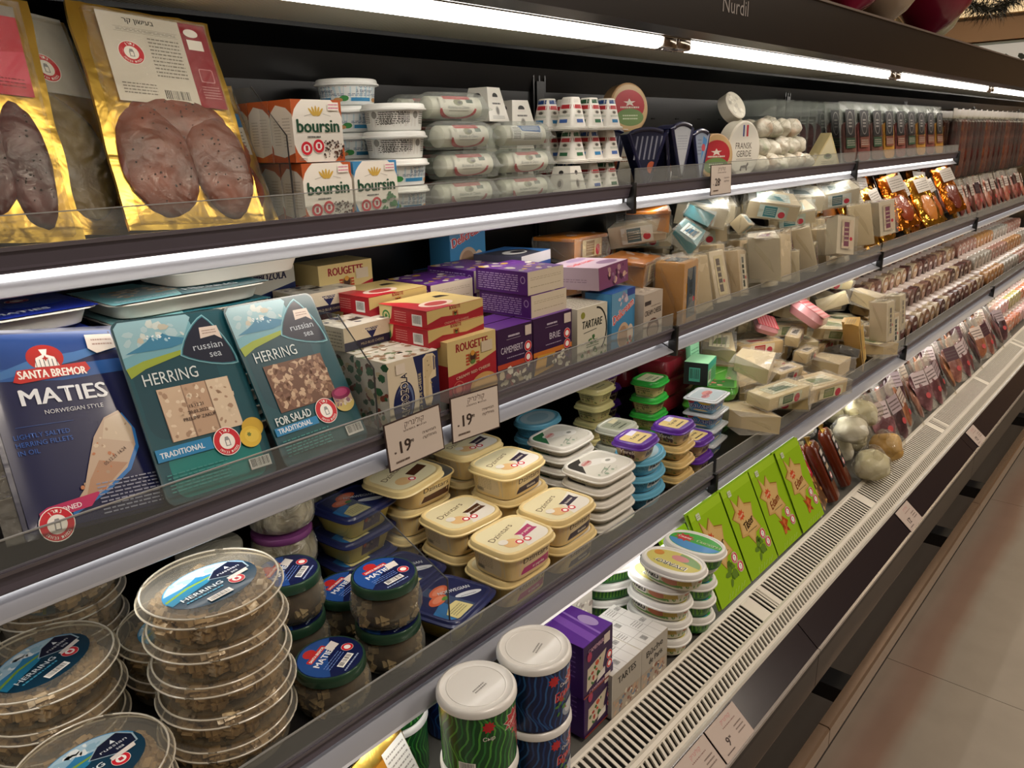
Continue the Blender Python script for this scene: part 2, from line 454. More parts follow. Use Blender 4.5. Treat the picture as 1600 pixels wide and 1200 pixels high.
# canopy: ribbed header face, underside air grille, chrome tube holders
h_ = MB()
h_.prism([(0.700, 1.770), (0.700, 1.671), (0.725, 1.664), (0.760, 1.668), (0.760, 1.760), (1.13, 1.760), (1.13, 1.775), (0.705, 1.775)], XA, XB, HDR, axis='x')
h_.build('header', case)
h_ = MB(); h_.prism([(0.697, 1.7745), (0.697, 1.770), (0.703, 1.770), (0.703, 1.7745)], XA, XB, mat('#8d8078', .35, .6), axis='x'); h_.build('header_edge', case, label='thin silver edge strip along the top of the header')
def grille_mat():
    m = bpy.data.materials.new('air_grille'); m.use_nodes = True; nt = m.node_tree; b = nt.nodes['Principled BSDF']
    tc = nt.nodes.new('ShaderNodeTexCoord'); v = nt.nodes.new('ShaderNodeTexVoronoi'); v.inputs['Scale'].default_value = 190; v.inputs['Randomness'].default_value = 0.0
    mp = nt.nodes.new('ShaderNodeMapping'); mp.inputs['Scale'].default_value = (1, 1.6, 1)
    nt.links.new(tc.outputs['Object'], mp.inputs['Vector']); nt.links.new(mp.outputs[0], v.inputs['Vector'])
    cr = nt.nodes.new('ShaderNodeValToRGB'); cr.color_ramp.elements[0].position = .25; cr.color_ramp.elements[1].position = .5
    cr.color_ramp.elements[0].color = srgb('#77766a'); cr.color_ramp.elements[1].color = srgb('#d3d2c2')
    nt.links.new(v.outputs['Distance'], cr.inputs['Fac']); nt.links.new(cr.outputs['Color'], b.inputs['Base Color']); b.inputs['Roughness'].default_value = .5
    return m
g_ = MB(); g_.box(XA, XB, 0.822, 1.03, 1.674, 1.682, grille_mat())
for x0, x1 in BAYS: g_.box(x0 - .004, x0 + .004, 0.83, 1.03, 1.6725, 1.676, mat('#77736a', .4))
g_.build('air_grille', case, label='pale honeycomb air grille under the canopy')
c_ = MB(); c_.prism([(1.03, 1.684), (1.03, 1.668), (1.085, 1.645), (1.095, 1.60), (1.095, 1.684)], XA, XB, BACKM, axis='x'); c_.build('rear_air_duct', case)
c_ = MB(); c_.prism([(0.736, 1.690), (0.738, 1.664), (0.742, 1.664), (0.746, 1.688), (0.818, 1.688), (0.818, 1.676), (0.822, 1.676), (0.830, 1.7), (0.736, 1.7)], XA, XB, mat('#b9b2a6', .12, 1), axis='x')
c_.build('light_reflector', case, label='polished reflector trough above the tubes')
TUBE = glow('tube_light', '#fff8ee', 10.0)
for x0, x1 in BAYS:
    t = MB(); t.tube([(x0 + .05, .780, 1.664), (x1 - .05, .780, 1.664)], .0125, TUBE, 12)
    t.build('light_tube', case, label='glowing white fluorescent tube')
    cr_ = mat('#c9c0b8', .15, .9)
    for s in (x0 + .025, x1 - .025):
        t = MB()
        t.box(s - .022, s + .022,   .765, .80, 1.652, 1.688, cr_, .004)
        t.tube([(s - .012, .780, 1.664), (s + .012, .780, 1.664)], .0145, cr_, 12)
        t.build('tube_socket', case)
# header lettering
a = Art(); a.text('Nurdil', 0, 0, .026, '#8f8985', .012, w=.098)
_p = P(1149, 22, y=.70)
a.build('header_lettering', case, front(.6995, _p.x, _p.z), label='pale raised lettering on the dark header')

# shelves
RAILM = mat('#5b5560', .36, .0, spec=.4); RAILG = mat('#57525a', .24, .5); LIP = mat('#c2c5cd', .32, .45)
LED = glow('led_strip', '#fffaf2', 2.8); PLATE = mat('#1a191b', .4)
CLR = clear('riser_plastic', '#f2f4f2', .04, .08, None, .35)
CLIP = mat('#0a0a0a', .4)
def shelf(yf, zt, bays, name, lip, rec):
    """one bay: plate, price rail, silver lip with its light strip, clear riser"""
    for x0, x1 in bays:
        w = (x1 - x0) / 2 - .0035; d = 1.09 - yf
        sh = MB().box(-w, w, .0065, d, -.022, -.012, PLATE).build('shelf', case); sh.location = ((x0 + x1) / 2, yf, zt)
        r = MB(); a_, b_, dd, oo = lip; q1 = dd + rec + .008
        r.prism([(0, 0), (.006, 0), (.006, -.0225), (q1, -.0225), (q1, -a_), (dd, -a_)], -w, w, RAILM, axis='x')
        r.box(-w, w, -.0012, .0, -.004, -.0005, mat('#77727a', .3, .6))
        r.build('price_rail', sh)
        l = MB(); zb = -a_ - b_; hl = .0085; q0 = dd + rec
        l.prism([(q0, -a_ - hl), (dd - oo + .003, zb + .003), (dd - oo, zb + .001), (dd - oo + .001, zb), (.047, zb), (.047, -.025), (q0 + .007, -.025), (q0 + .007, -a_ - hl)], -w, w, LIP, axis='x')
        l.build('silver_lip', sh, label='brushed silver lower lip')
        e = MB(); e.box(-w + .012, w - .012, q0, q0 + .0068, -a_ - hl + .0003, -a_ - .0003, LED)
        e.box(-w + .012, w - .012, dd - oo + .010, dd - oo + .028, zb - .0008, zb - .0001, LED)
        e.build('light_strip', sh, label='glowing white strip along the lip')
        g = MB(); g.box(-w + .004, w - .004, .002, .0035, 0, .029, CLR); g.box(-w + .004, w - .004, .0015, .004, .0288, .030, mat('#9a9a98', .15, .2)); g.build('front_riser', sh, label='low clear plastic riser above the rail')
        c = MB(); c.box(w - .003, w + .0065, -.006, .012, -a_ - b_ - .008, .004, CLIP, .001); c.build('rail_joint', sh, label='black joint cap at the rail end')
shelf(.853, 1.417, BAYS[1:4], 'shelf', (.026, .022, .008, .008), .008)
shelf(.748, 1.145, BAYS[1:], 'shelf', (.026, .022, .010, .012), .022)
shelf(.646, .859, BAYS[1:], 'shelf', (.024, .024, .018, .030), .015)
# bottom deck and front
d_ = MB(); d_.box(XA, XB, .552, 1.095, .575, .638, mat('#5a5852', .5)); d_.build('bottom_deck', case)
GM = mat('#d6d1c4', .42); HOLE = mat('#0b0a08', .8)
g_ = MB()
YI, ZI, YO, ZO = .550, .641, .490, .6255
def bar_prof(): return [(YI, ZI + .002), (YI - .012, ZI + .001), (YO, ZO), (YO, ZO - .0018), (YI - .012, ZI - .0008), (YI, ZI)]
for x0, x1 in BAYS:
    x = x0 + .012; k = 0
    g_.prism(bar_prof(), x0 - .012, x0 + .012, GM, axis='x')
    while x < x1 - .014:
        if k % 50 == 42:
            g_.prism(bar_prof(), x, x + .030, GM, axis='x'); x += .030; k += 1; continue
        g_.prism(bar_prof(), x + .0072, x + .0125, GM, axis='x'); x += .0125; k += 1
g_.prism([(YI + .004, .637), (YI + .002, ZI + .004), (YI - .005, ZI + .004), (YI - .008, ZI + .002), (YI - .008, ZI - .002), (YI + .004, ZI - .002)], XA, XB, GM, axis='x')
g_.prism([(YO + .003, ZO + .0015), (YO - .003, ZO + .0035), (YO - .008, ZO), (YO - .008, ZO - .008), (YO + .003, ZO - .006)], XA, XB, GM, axis='x')
g_.build('air_intake_grille', case, label='pale slotted air intake grille along the front')
hb = MB(); hb.box(XA, XB, YO - .004, .552, .56, .585, HOLE)
hb.build('intake_well', case)
g_ = MB(); x = XA
y0, z0, y1, z1 = YO - .007, ZO - .001, .462, .602
def sl(t): return (y0 + (y1 - y0) * t, z0 + (z1 - z0) * t)
for t0, t1 in ((0, .1), (.78, 1.0)):
    (a0, b0), (a1, b1) = sl(t0), sl(t1)
    g_.prism([(a0, b0), (a1, b1), (a1 + .002, b1 - .003), (a0 + .002, b0 - .003)], XA, XB, GM, axis='x')
(a0, b0), (a1, b1) = sl(.1), sl(.78)
while x < XB:
    g_.prism([(a0, b0), (a1, b1), (a1 + .002, b1 - .003), (a0 + .002, b0 - .003)], x, x + .0052, GM, axis='x'); x += .0123
g_.prism([(a0 + .004, b0 - .006), (a1 + .004, b1 - .006), (a1 + .005, b1 - .008), (a0 + .005, b0 - .008)], XA, XB, mat('#3c3932', .6), axis='x')
g_.prism([(.463, .603), (.459, .603), (.457, .598), (.462, .598)], XA, XB, mat('#d9d6cd', .2, .3), axis='x')
g_.build('front_slot_strip', case, label='pale strip of short slots in front of the grille')
# clear price rail with silver edge and dark backing, vertical fascia, kick recess, legs
f_ = MB(); PR = mat('#221b1f', .22, .0, spec=.5, coat=.2)
for x0, x1 in BAYS: f_.prism([(.457, .598), (.4125, .5595), (.4145, .5575), (.459, .595)], x0 + .0015, x1 - .0015, PR, axis='x')
f_.build('price_rail', case, label='dark sloping price rail above the fascia')
f_ = MB()
for x0, x1 in BAYS: f_.prism([(.4135, .5615), (.409, .560), (.4085, .555), (.413, .554)], x0 + .001, x1 - .001, mat('#b5b0ad', .2, .8), axis='x')
f_.build('rail_edge', case, label='thin silver edge below the price rail')
f_ = MB(); FA = mat('#241e1b', .38, .3)
for x0, x1 in BAYS: f_.prism([(.4125, .556), (.4105, .54), (.4115, .475), (.420, .452), (.435, .440), (.46, .44), (.46, .556)], x0 + .001, x1 - .001, FA, axis='x')
f_.build('front_fascia', case, label='dark brown front fascia panels')
f_ = MB(); f_.box(XA, XB, .47, 1.13, .05, .56, mat('#100d0b', .5)); f_.box(XA, XB, .50, 1.10, 0, .05, mat('#0c0a09', .7)); f_.build('base_cabinet', case)
# bumper rail and brackets
BU = mat('#a58c76', .22, .75)
for i, (x0, x1) in enumerate(BAYS):
    f_ = MB(); f_.prism([(.398, .392), (.396, .397), (.378, .397), (.374, .393), (.374, .355), (.380, .350), (.396, .350)], x0 + .0015, x1 - .0015, BU, axis='x')
    f_.build('bumper_rail', case, label='steel bumper rail')
for x0, x1 in BAYS:
    for s in (.16, 1.0): MB().box(x0 + s - .03, x0 + s + .03, .395, .47, .355, .392, BLK).build('bumper_bracket', case)
# price cards in the sloping rail
# ================================================================== PACKAGING BUILDERS
Z1, Z2, Z3, Z0 = 1.4055, 1.1335, .8475, .6385      # tops of the three shelves and of the bottom deck
def carton(w, d, h, col, F=None, L=None, T=None, R=None, name='carton', bev=.0012, bump=None, rough=.45, coat=.15):
    t = thing(name)
    c = MB().box(-w / 2, w / 2, -d / 2, d / 2, 0, h, mat(col, rough, 0, coat), bev).build('carton', t)
    for fn, nm, g in ((F, 'printed_front', front(-d / 2)), (L, 'printed_side', left(-w / 2)), (T, 'printed_top', top(h)), (R, 'printed_side', right(w / 2))):
        if fn:
            a = Art(); fn(a); a.build(nm, t, g, rough=rough, coat=coat)
    return t
def smap(rx0, ry0, z0, rx1, ry1, z1, e, side='f'):
    def g(x, y, z):
        t = y / (z1 - z0); rx = rx0 + (rx1 - rx0) * t; ry = ry0 + (ry1 - ry0) * t
        if side == 'f':
            a = max(-.985, min(.985, x / rx)); return Vector((a * rx, -ry * (1 - abs(a) ** e) ** (1 / e) - z, z0 + y))
        if side == 'b':
            a = max(-.985, min(.985, -x / rx)); return Vector((a * rx, ry * (1 - abs(a) ** e) ** (1 / e) + z, z0 + y))
        a = max(-.985, min(.985, x / ry)); s = 1 if side == 'r' else -1
        return Vector((s * (rx * (1 - abs(a) ** e) ** (1 / e) + z), s * a * ry, z0 + y))
    return g
def tub(w, d, h, e, col, lidcol, lh=.010, taper=.86, T=None, F=None, L=None, name='tub', nm=('tub', 'lid'), n=48, rough=.35, lcut=.008, flange=.0015, coat=.2, lidmat=None, bodymat=None, R=None):
    """moulded tub (rounded oblong, oval or round) with a snap lid and printed labels"""
    t = thing(name); rx, ry = w / 2, d / 2; B = bodymat or mat(col, rough, 0, coat); Lm = lidmat or mat(lidcol, rough, 0, coat)
    hb = h - lh; ix, iy = rx - .0045, ry - .0045
    b = MB().sup([(.002, ix * taper - .004, iy * taper - .004, e), (0, ix * taper - .002, iy * taper - .002, e), (.0015, ix * taper, iy * taper, e), (hb - .004, ix, iy, e), (hb, ix + .002, iy + .002, e)], B, n)
    b.build(nm[0], t)
    l = MB().sup([(hb - .002, rx - .001, ry - .001, e), (hb - .001, rx + flange, ry + flange, e), (hb + .001, rx + flange, ry + flange, e), (hb + .002, rx - .0005, ry - .0005, e), (h - .003, rx - .001, ry - .001, e), (h - .0007, rx - .0022, ry - .0022, e), (h, rx - .004, ry - .004, e), (h - .0003, rx - .0065, ry - .0065, e), (h - .0014, rx - .0075, ry - .0075, e), (h - .0015, rx - .02, ry - .02, e)], Lm, n)
    l.build(nm[1], t)
    if T:
        a = Art(); T(a); a.build('lid_label', t, top(h - .0014), rough=.4, coat=coat)
    z0 = .004; fx = lambda z: taper + (1 - taper) * (z - .0015) / (hb - .0055)
    for fn, side in ((F, 'f'), (L, 'l'), (R, 'r')):
        if fn:
            a = Art(); fn(a); a.build('side_label', t, smap(ix * fx(z0), iy * fx(z0), z0, ix, iy, hb - .004, e, side), cut=lcut, rough=.4, coat=coat)
    t['_h'] = h; del t['_h']
    return t
def frame(bl, br, tl, lift=0.0):
    """placement of a leaning flat pack from its bottom-left, bottom-right and top-left corners"""
    bl, br, tl = Vector(bl), Vector(br), Vector(tl); ux = (br - bl).normalized(); uz = (tl - bl); uz = (uz - ux * uz.dot(ux)).normalized(); uy = uz.cross(ux)
    M = Matrix((ux, uy, uz)).transposed(); c = (bl + br) / 2
    return c, M.to_euler()
def heb(t): return t[::-1]
def rocky(ms, pts_r, seed, m, flat=1.0, n=2, amp=.25):
    """uneven lump(s): (x, y, z, rx, ry, rz)"""
    b = MB(); R = random.Random(seed)
    for (x, y, z, rx, ry, rz) in pts_r:
        bm = bmesh.new(); bmesh.ops.create_icosphere(bm, subdivisions=n, radius=1); o = Vector((R.random() * 9, R.random() * 9, R.random() * 9))
        for q in bm.verts:
            k = 1 + amp * noise.noise(q.co * 1.4 + o); q.co = Vector((x + q.co.x * rx * k, y + q.co.y * ry * k, z + q.co.z * rz * k))
        b.bm(bm, m, True)
    return b
def sheet(w, h, f, m, nx=18, ny=24, shape=None):
    """closed flexible pouch: f(u, v) gives (front depth, back depth) for u, v in -1..1; stands on its lower edge facing -Y"""
    b = MB(); vs = []; fs = []
    for s in (0, 1):
        for j in range(ny + 1):
            for i in range(nx + 1):
                u = -1 + 2 * i / nx; v = -1 + 2 * j / ny; a, c = f(u, v); kx, kz = shape(u, v) if shape else (0, 0)
                vs.append((u * w / 2 + kx, (-a if s == 0 else c), (v + 1) * h / 2 + kz))
    N = (nx + 1) * (ny + 1)
    for j in range(ny):
        for i in range(nx):
            k = j * (nx + 1) + i; fs.append([k, k + 1, k + nx + 2, k + nx + 1]); fs.append([N + k, N + k + nx + 1, N + k + nx + 2, N + k + 1])
    for i in range(nx):
        for k in (i, ny * (nx + 1) + i): fs.append([k, k + 1, N + k + 1, N + k])
    for j in range(ny):
        for k in (j * (nx + 1), j * (nx + 1) + nx): fs.append([k, k + nx + 1, N + k + nx + 1, N + k])
    b.add(vs, fs, m, True); return b
FILM = clear('wrinkled_film', '#f6f4ee', .05, .04, (17, 1.0, .11), .4)
FILM2 = clear('soft_film', '#f6f4ee', .06, .10, (60, .8, .01), .42)
CASECLR = clear('clear_tray', '#eef1ee', .10, .08, None, .45)
FILM3 = clear('tight_film', '#f4f2ea', .02, .08, (30, .8, .01), .14)
def nz(x, y, z=0.0, s=1.0): return noise.noise(Vector((x * s, y * s, z)))

# ================================================================== TOP SHELF, NEAREST BAY
GOLD = mat('#d6b052', .30, .9, bump=(26, .6, .005))
def cold_label(a, w, h, full=True):
    """pale card with hebrew lettering, seal, table of small print, red side panel"""
    x0, x1 = -w * .5, w * .5
    a.rect(x0, 0, x1, h, '#cfc9bd'); a.rect(x0 + w * .74, 0, x1, h, '#8f1f2c')
    a.text(heb('\u05d1\u05e2\u05d9\u05e9\u05d5\u05df \u05e7\u05e8'), x0 + w * .36, h * .90, h * .055, '#1d1a19', .02)
    a.line(x0 + w * .12, h * .79, x0 + w * .7, h * .79, .0004, '#8a857c'); a.line(x0 + w * .12, h * .84, x0 + w * .7, h * .84, .0004, '#8a857c')
    a.fine(x0 + w * .14, h * .80, x0 + w * .68, h * .83, 2, '#6f6a63', 4); a.fine(x0 + w * .40, h * .3, x0 + w * .69, h * .76, 11, '#7d776f', 5)
    a.fine(x0 + w * .06, h * .08, x0 + w * .36, h * .22, 4, '#7d776f', 6)
    a.seal(x0 + w * .22, h * .55, w * .115)
    a.bars(x0 + w * .40, h * .03, x0 + w * .67, h * .17, 5, '#cfc9bd')
    a.ell(x0 + w * .84, h * .88, w * .07, h * .05, '#f0ece6'); a.rect(x0 + w * .78, h * .68, x0 + w * .93, h * .80, '#efeae2')
    a.rrect(x0 + w * .81, h * .30, x0 + w * .95, h * .46, .002, '#c98d8f'); a.rrect(x0 + w * .82, h * .31, x0 + w * .94, h * .45, .002, '#97303a'); a.fine(x0 + w * .8, h * .1, x0 + w * .97, h * .26, 5, '#c98d8f', 8)
def gold_pack(w, h, lobes, meatcol, label, seed, spots=True):
    t = thing('vacuum_meat_pack')
    def f(u, v):
        e = max(0, 1 - abs(u) ** 6) * max(0, 1 - abs(v) ** 8); n_ = nz(u, v, seed, 3.1) * .5 + nz(u, v, seed + 5, 8) * .25
        return (.004 * e + .0045 * n_ + .0025, .003 + .002 * e - .0045 * n_)
    def sh(u, v): return (.004 * nz(v, seed, 2, 2.5) * (1 if abs(u) > .8 else .3), 0)
    sheet(w, h, f, GOLD, 22, 34, sh).build('foil_pouch', t)
    M_ = mat(meatcol[0], .42, 0, .15, (55, .5, .003), .5, (meatcol[1], 22, .35, .62))
    m = rocky(None, lobes, seed, M_, amp=.12, n=3)
    mo = m.build('smoked_meat', t)
    if spots:
        b = MB(); R = random.Random(seed); PEP = mat('#2a201b', .5)
        for (x, y, z, rx, ry, rz) in lobes:
            for k in range(26):
                a = R.uniform(0, 2 * pi); r = sqrt(R.random()) * .8; px, pz = r * cos(a), r * sin(a); yy = -sqrt(max(0, 1 - px * px - pz * pz))
                bm = bmesh.new(); bmesh.ops.create_icosphere(bm, subdivisions=1, radius=R.uniform(.0006, .0013)); bmesh.ops.translate(bm, vec=(x + px * rx, y + yy * ry * 1.0 - .0004, z + pz * rz), verts=bm.verts); b.bm(bm, PEP, True)
        b.build('peppercorn', mo, kind='stuff', label='scattered dark pepper specks')
    def g(u, v):
        d = 0
        X, Zz = u * w * .43, (v + 1) * h * .47 + h * .02
        for (x, y, z, rx, ry, rz) in lobes:
            q = ((X - x) / (rx * 1.12)) ** 2 + ((Zz - z) / (rz * 1.1)) ** 2
            if q < 1: d = max(d, ry * 1.06 * sqrt(1 - q) - y)
        return (max(d, .0125) + .0012 + .0014 * abs(nz(u, v, seed + 9, 7)), -.004)
    fm = sheet(w * .86, h * .94, g, FILM, 30, 44); fm.xf(Matrix.Translation((0, 0, h * .02))); fm.build('clear_film', t, label='wrinkled clear film')
    if label:
        a = Art(); label(a)
        a.build('paper_label', t, plane((0, -.0088, 0), (1, 0, 0), (0, 0, 1)), rough=.4, coat=.3)
    return t
def lab3(a):
    b = Art(); cold_label(b, .128, .112)
    for q in b.v: a.v.append((q[0] + .008, q[1] + .153, q[2]))
    a.f += b.f; a.c += b.c
t = gold_pack(.165, .275, [(-.032, -.006, .082, .043, .012, .070), (.041, -.006, .078, .038, .012, .066), (.006, -.004, .135, .062, .008, .032)], ('#5c2c1b', '#7c402c'), lab3, 3)
t.location = (.4412, .876, 1.409); t.rotation_euler = (-.46, .071, -.018)
tag(t, 'large gold-edged vacuum pack of two peppered brown meat pieces under a white and red label', 'meat pack')
def lab2(a):
    a.rect(-.062, .165, .055, .262, '#a8a49b'); a.text(heb('\u05e4\u05d9\u05dc\u05d5\u05e1'), -.012, .243, .0085, '#1d1a19', .02); a.text(heb('\u05dc\u05d5\u05df \u05de\u05e2\u05d5\u05e9\u05df'), -.012, .228, .0085, '#1d1a19', .02)
    a.seal(.012, .195, .0165)
t = gold_pack(.13, .265, [(0, -.006, .09, .046, .010, .075)], ('#5e4f32', '#7a6a42'), lab2, 7, False)
t.location = (.335, .898, 1.409); t.rotation_euler = (-.44, .10, .30)
tag(t, 'narrow turned gold vacuum pack with grey label and red seal, behind the largest meat pack', 'meat pack')
def lab1(a):
    a.rect(-.07, .155, .066, .255, '#b03040'); a.poly([(-.07, .185), (.066, .205), (.066, .17), (-.07, .155)], '#c4455a'); a.fine(.02, .163, .06, .175, 3, '#701a26', 3); a.rect(-.07, .243, .066, .255, '#8a8580')
t = gold_pack(.165, .27, [(-.02, -.006, .085, .055, .011, .075), (.045, -.006, .08, .022, .010, .07)], ('#330d0d', '#4f1a18'), lab1, 11)
t.location = (.2232, .881, 1.409); t.rotation_euler = (-.43, .1, .0)
tag(t, 'gold-edged pack of dark red meat with crimson label, cut off at the left edge', 'meat pack')
def lab4(a):
    a.rect(-.045, .13, .045, .155, '#2a6fa8'); a.rect(-.045, .095, .045, .135, '#c9c4b9'); a.fine(-.04, .1, .04, .13, 6, '#6f6a63', 4)
t = gold_pack(.11, .20, [(0, -.006, .05, .043, .011, .045), (0, -.006, .10, .04, .009, .04)], ('#6e2408', '#a84a12'), lab4, 15)
t.location = (.524, .925, Z1 + .001); t.rotation_euler = (-.48, .03, .0); t.scale = (.80, 1, .98)
tag(t, 'orange-brown smoked meat pack with blue and white label, left of the pepper cheese boxes', 'meat pack')

PANEL = clear('divider_plastic', '#f4f5f4', .02, .06, None, .12)
def divider(x, pts, lab, z):
    t = thing('shelf_divider', (x, 0, 0), label=lab, cat='divider')
    MB().prism(pts, -.001, .001, PANEL, axis='x').build('clear_panel', t)
    e = MB(); k = len(pts)
    e.tube([(0, *p) for p in pts[:3]], .0013, mat('#3b3a3a', .3), 6); e.build('panel_edge', t)
p1, p2, p3 = P(460, 322, x=.573), P(445, 212, x=.573), P(392, 136, x=.573)
divider(.573, [(p1.y, Z1), (p1.y, p2.z), (p3.y, p3.z), (1.08, p3.z), (1.08, Z1)], 'clear sloping shelf divider with dark edge in front of the pepper cheese boxes', Z1)

def bours(col, spots, l=True):
    def F(a):
        a.rect(-.038, 0, .038, .076, '#e9e3d8')
        for (x, y) in ((-.038, .076), (.038, .076), (.038, 0), (-.038, 0)):
            s, u = (1 if x < 0 else -1), (1 if y == 0 else -1); a.poly([(x, y), (x + s * .016, y), (x + s * .009, y + u * .006), (x + s * .004, y + u * .012), (x, y + u * .022)][::1 if s * u > 0 else -1], col)
        for i in range(5): a.ell(-.002 + (i - 2) * .0035, .0625 + abs(i - 2) * -.0008, .0016, .0062, '#c9a44a', rot=(2 - i) * 20)
        a.line(-.02, .056, -.008, .059, .0005, '#9a948a'); a.line(.02, .056, .008, .059, .0005, '#9a948a')
        a.text('boursin', 0, .0365, .016, '#1f4a34', .03, w=.064); a.fine(-.018, .0295, .002, .0322, 1, '#444', 3, .7)
        a.seal(-.021, .017, .0088, full=False); a.seal(-.0025, .0195, .0088, full=False)
        for sx in (-.021, -.0025): a.rect(sx - .002, .014 if sx < -.01 else .0165, sx + .002, .0205 if sx < -.01 else .0225, '#b9283a')
        if spots: a.blobs(.005, .004, .036, .026, 70, ['#2c1d18', '#5a3526', '#3d2a20'], .0009, .002, 4)
        else: a.blobs(.008, .008, .036, .03, 10, ['#2f6b3a', '#3b7f45', '#d8dcc8'], .003, .006, 4); a.rect(-.038, 0, .038, .004, col)
        a.rect(.016, .063, .033, .073, '#ece4da'); a.fine(.017, .064, .032, .072, 2, '#c58', 3)
        a.fine(-.034, .002, -.022, .006, 2, '#777', 5)
    def L(a):
        a.rect(-.024, 0, .024, .076, '#ddd6c9')
        a.poly([(-.024, .076), (.024, .076), (.024, .058), (.012, .066), (-.01, .07), (-.024, .06)][::-1], col); a.poly([(-.024, 0), (.024, 0), (.024, .012), (0, .006), (-.024, .01)], col)
        a.fine(-.018, .02, -.004, .052, 9, '#b2aa9c', 3); a.fine(.002, .018, .018, .055, 10, '#b2aa9c', 8)
    def T(a): a.rect(-.038, -.024, .038, .024, col); a.rect(-.03, -.018, .03, .018, '#e3dbcd')
    return lambda: carton(.076, .048, .076, '#e3dccf', F, L, T, name='cheese_box')
KB1, KB2 = Kind(bours('#b5562a', True)), Kind(bours('#3f86b8', False))
for (x, y, z, k, lab) in [(.6165, .899, Z1, KB1, 'pepper soft cheese box in the lower row against the front riser'), (.616, .95, Z1, KB1, 'lower pepper soft cheese box second from the front'), (.616, 1.0, Z1, KB1, 'rearmost lower pepper soft cheese box'),
    (.611, .902, Z1 + .0775, KB1, 'pepper soft cheese box on top at the front, orange corners'), (.61, .953, Z1 + .0775, KB1, 'upper pepper soft cheese box just behind the front one'), (.612, 1.005, Z1 + .0775, KB1, 'upper pepper soft cheese box at the rear'),
    (.696, .899, Z1, KB2, 'blue-cornered garlic herb cheese box at the front of the lower row'), (.696, .95, Z1, KB2, 'blue-cornered cheese box behind the front blue one')]:
    k.put((x, y, z), lab, 'cheese box', rot=(0, 0, random.Random(x * 91 + y).uniform(-.03, .03)))

# white round tubs
def wt_F(kind):
    def F(a):
        if kind == 'info':
            a.rect(-.05, .002, .05, .028, '#dcdad4'); a.fine(-.048, .004, -.028, .026, 8, '#55524e', 3, .5); a.rect(-.024, .006, -.002, .025, '#f0eee8'); a.fine(-.022, .007, -.004, .024, 7, '#33312e', 5, .5); a.ell(.006, .018, .005, .005, '#8a8882'); a.fine(.014, .005, .047, .026, 7, '#66635e', 9, .5)
        else:
            a.rect(-.045, .002, .045, .029, '#bcd3dc'); a.rect(-.04, .022, -.026, .031, '#b8242c'); a.text('NON', -.033, .024, .004, '#fff', .02)
            a.text('Ch\u00e8vre', .002, .021, .0055, '#2c3c66', .01); a.text('\u00e0 tartiner', .002, .014, .0055, '#2c3c66', .01); a.fine(-.024, .009, .03, .013, 2, '#44557a', 3); a.rect(-.02, .002, .012, .007, '#3a86b4'); a.ell(-.028, .006, .005, .004, '#3f8a4a'); a.ell(.022, .004, .006, .003, '#c8915f')
    return F
KT1 = Kind(lambda: tub(.094, .094, .038, 2, '#e6e6e1', '#ecece8', .008, .93, F=wt_F('info'), L=wt_F('info'), name='round_tub'))
KT2 = Kind(lambda: tub(.094, .094, .038, 2, '#dfe3e2', '#ecece8', .008, .93, F=wt_F('c'), L=wt_F('c'), name='round_tub'))
for (k, x, y, z, lab, rz) in [(KT2, .775, .925, Z1, 'white round goat cheese tub at the bottom of the front stack', .0), (KT2, .777, .925, Z1 + .0385, 'white round goat cheese tub with red flash, third from the shelf front stack top', .1), (KT1, .779, .928, Z1 + .077, 'white round tub with a printed small-text panel, front stack', .05), (KT1, .783, .932, Z1 + .1155, 'topmost white round tub of the front stack, small-text panel facing out', 0),
    (KT2, .765, 1.025, Z1, 'white round goat cheese tub at the bottom of the rear stack', 0), (KT2, .763, 1.025, Z1 + .0385, 'second white round tub of the rear stack', .2), (KT2, .765, 1.02, Z1 + .077, 'third white round tub of the rear stack', .1), (KT2, .765, 1.02, Z1 + .1155, 'fourth white round tub of the rear stack, blue label', .1), (KT2, .768, 1.02, Z1 + .154, 'topmost white round tub at the rear beside the upper pepper cheese box', 0)]:
    k.put((x, y, z), lab, 'cheese tub', rot=(0, 0, rz), group='white round goat cheese tubs')

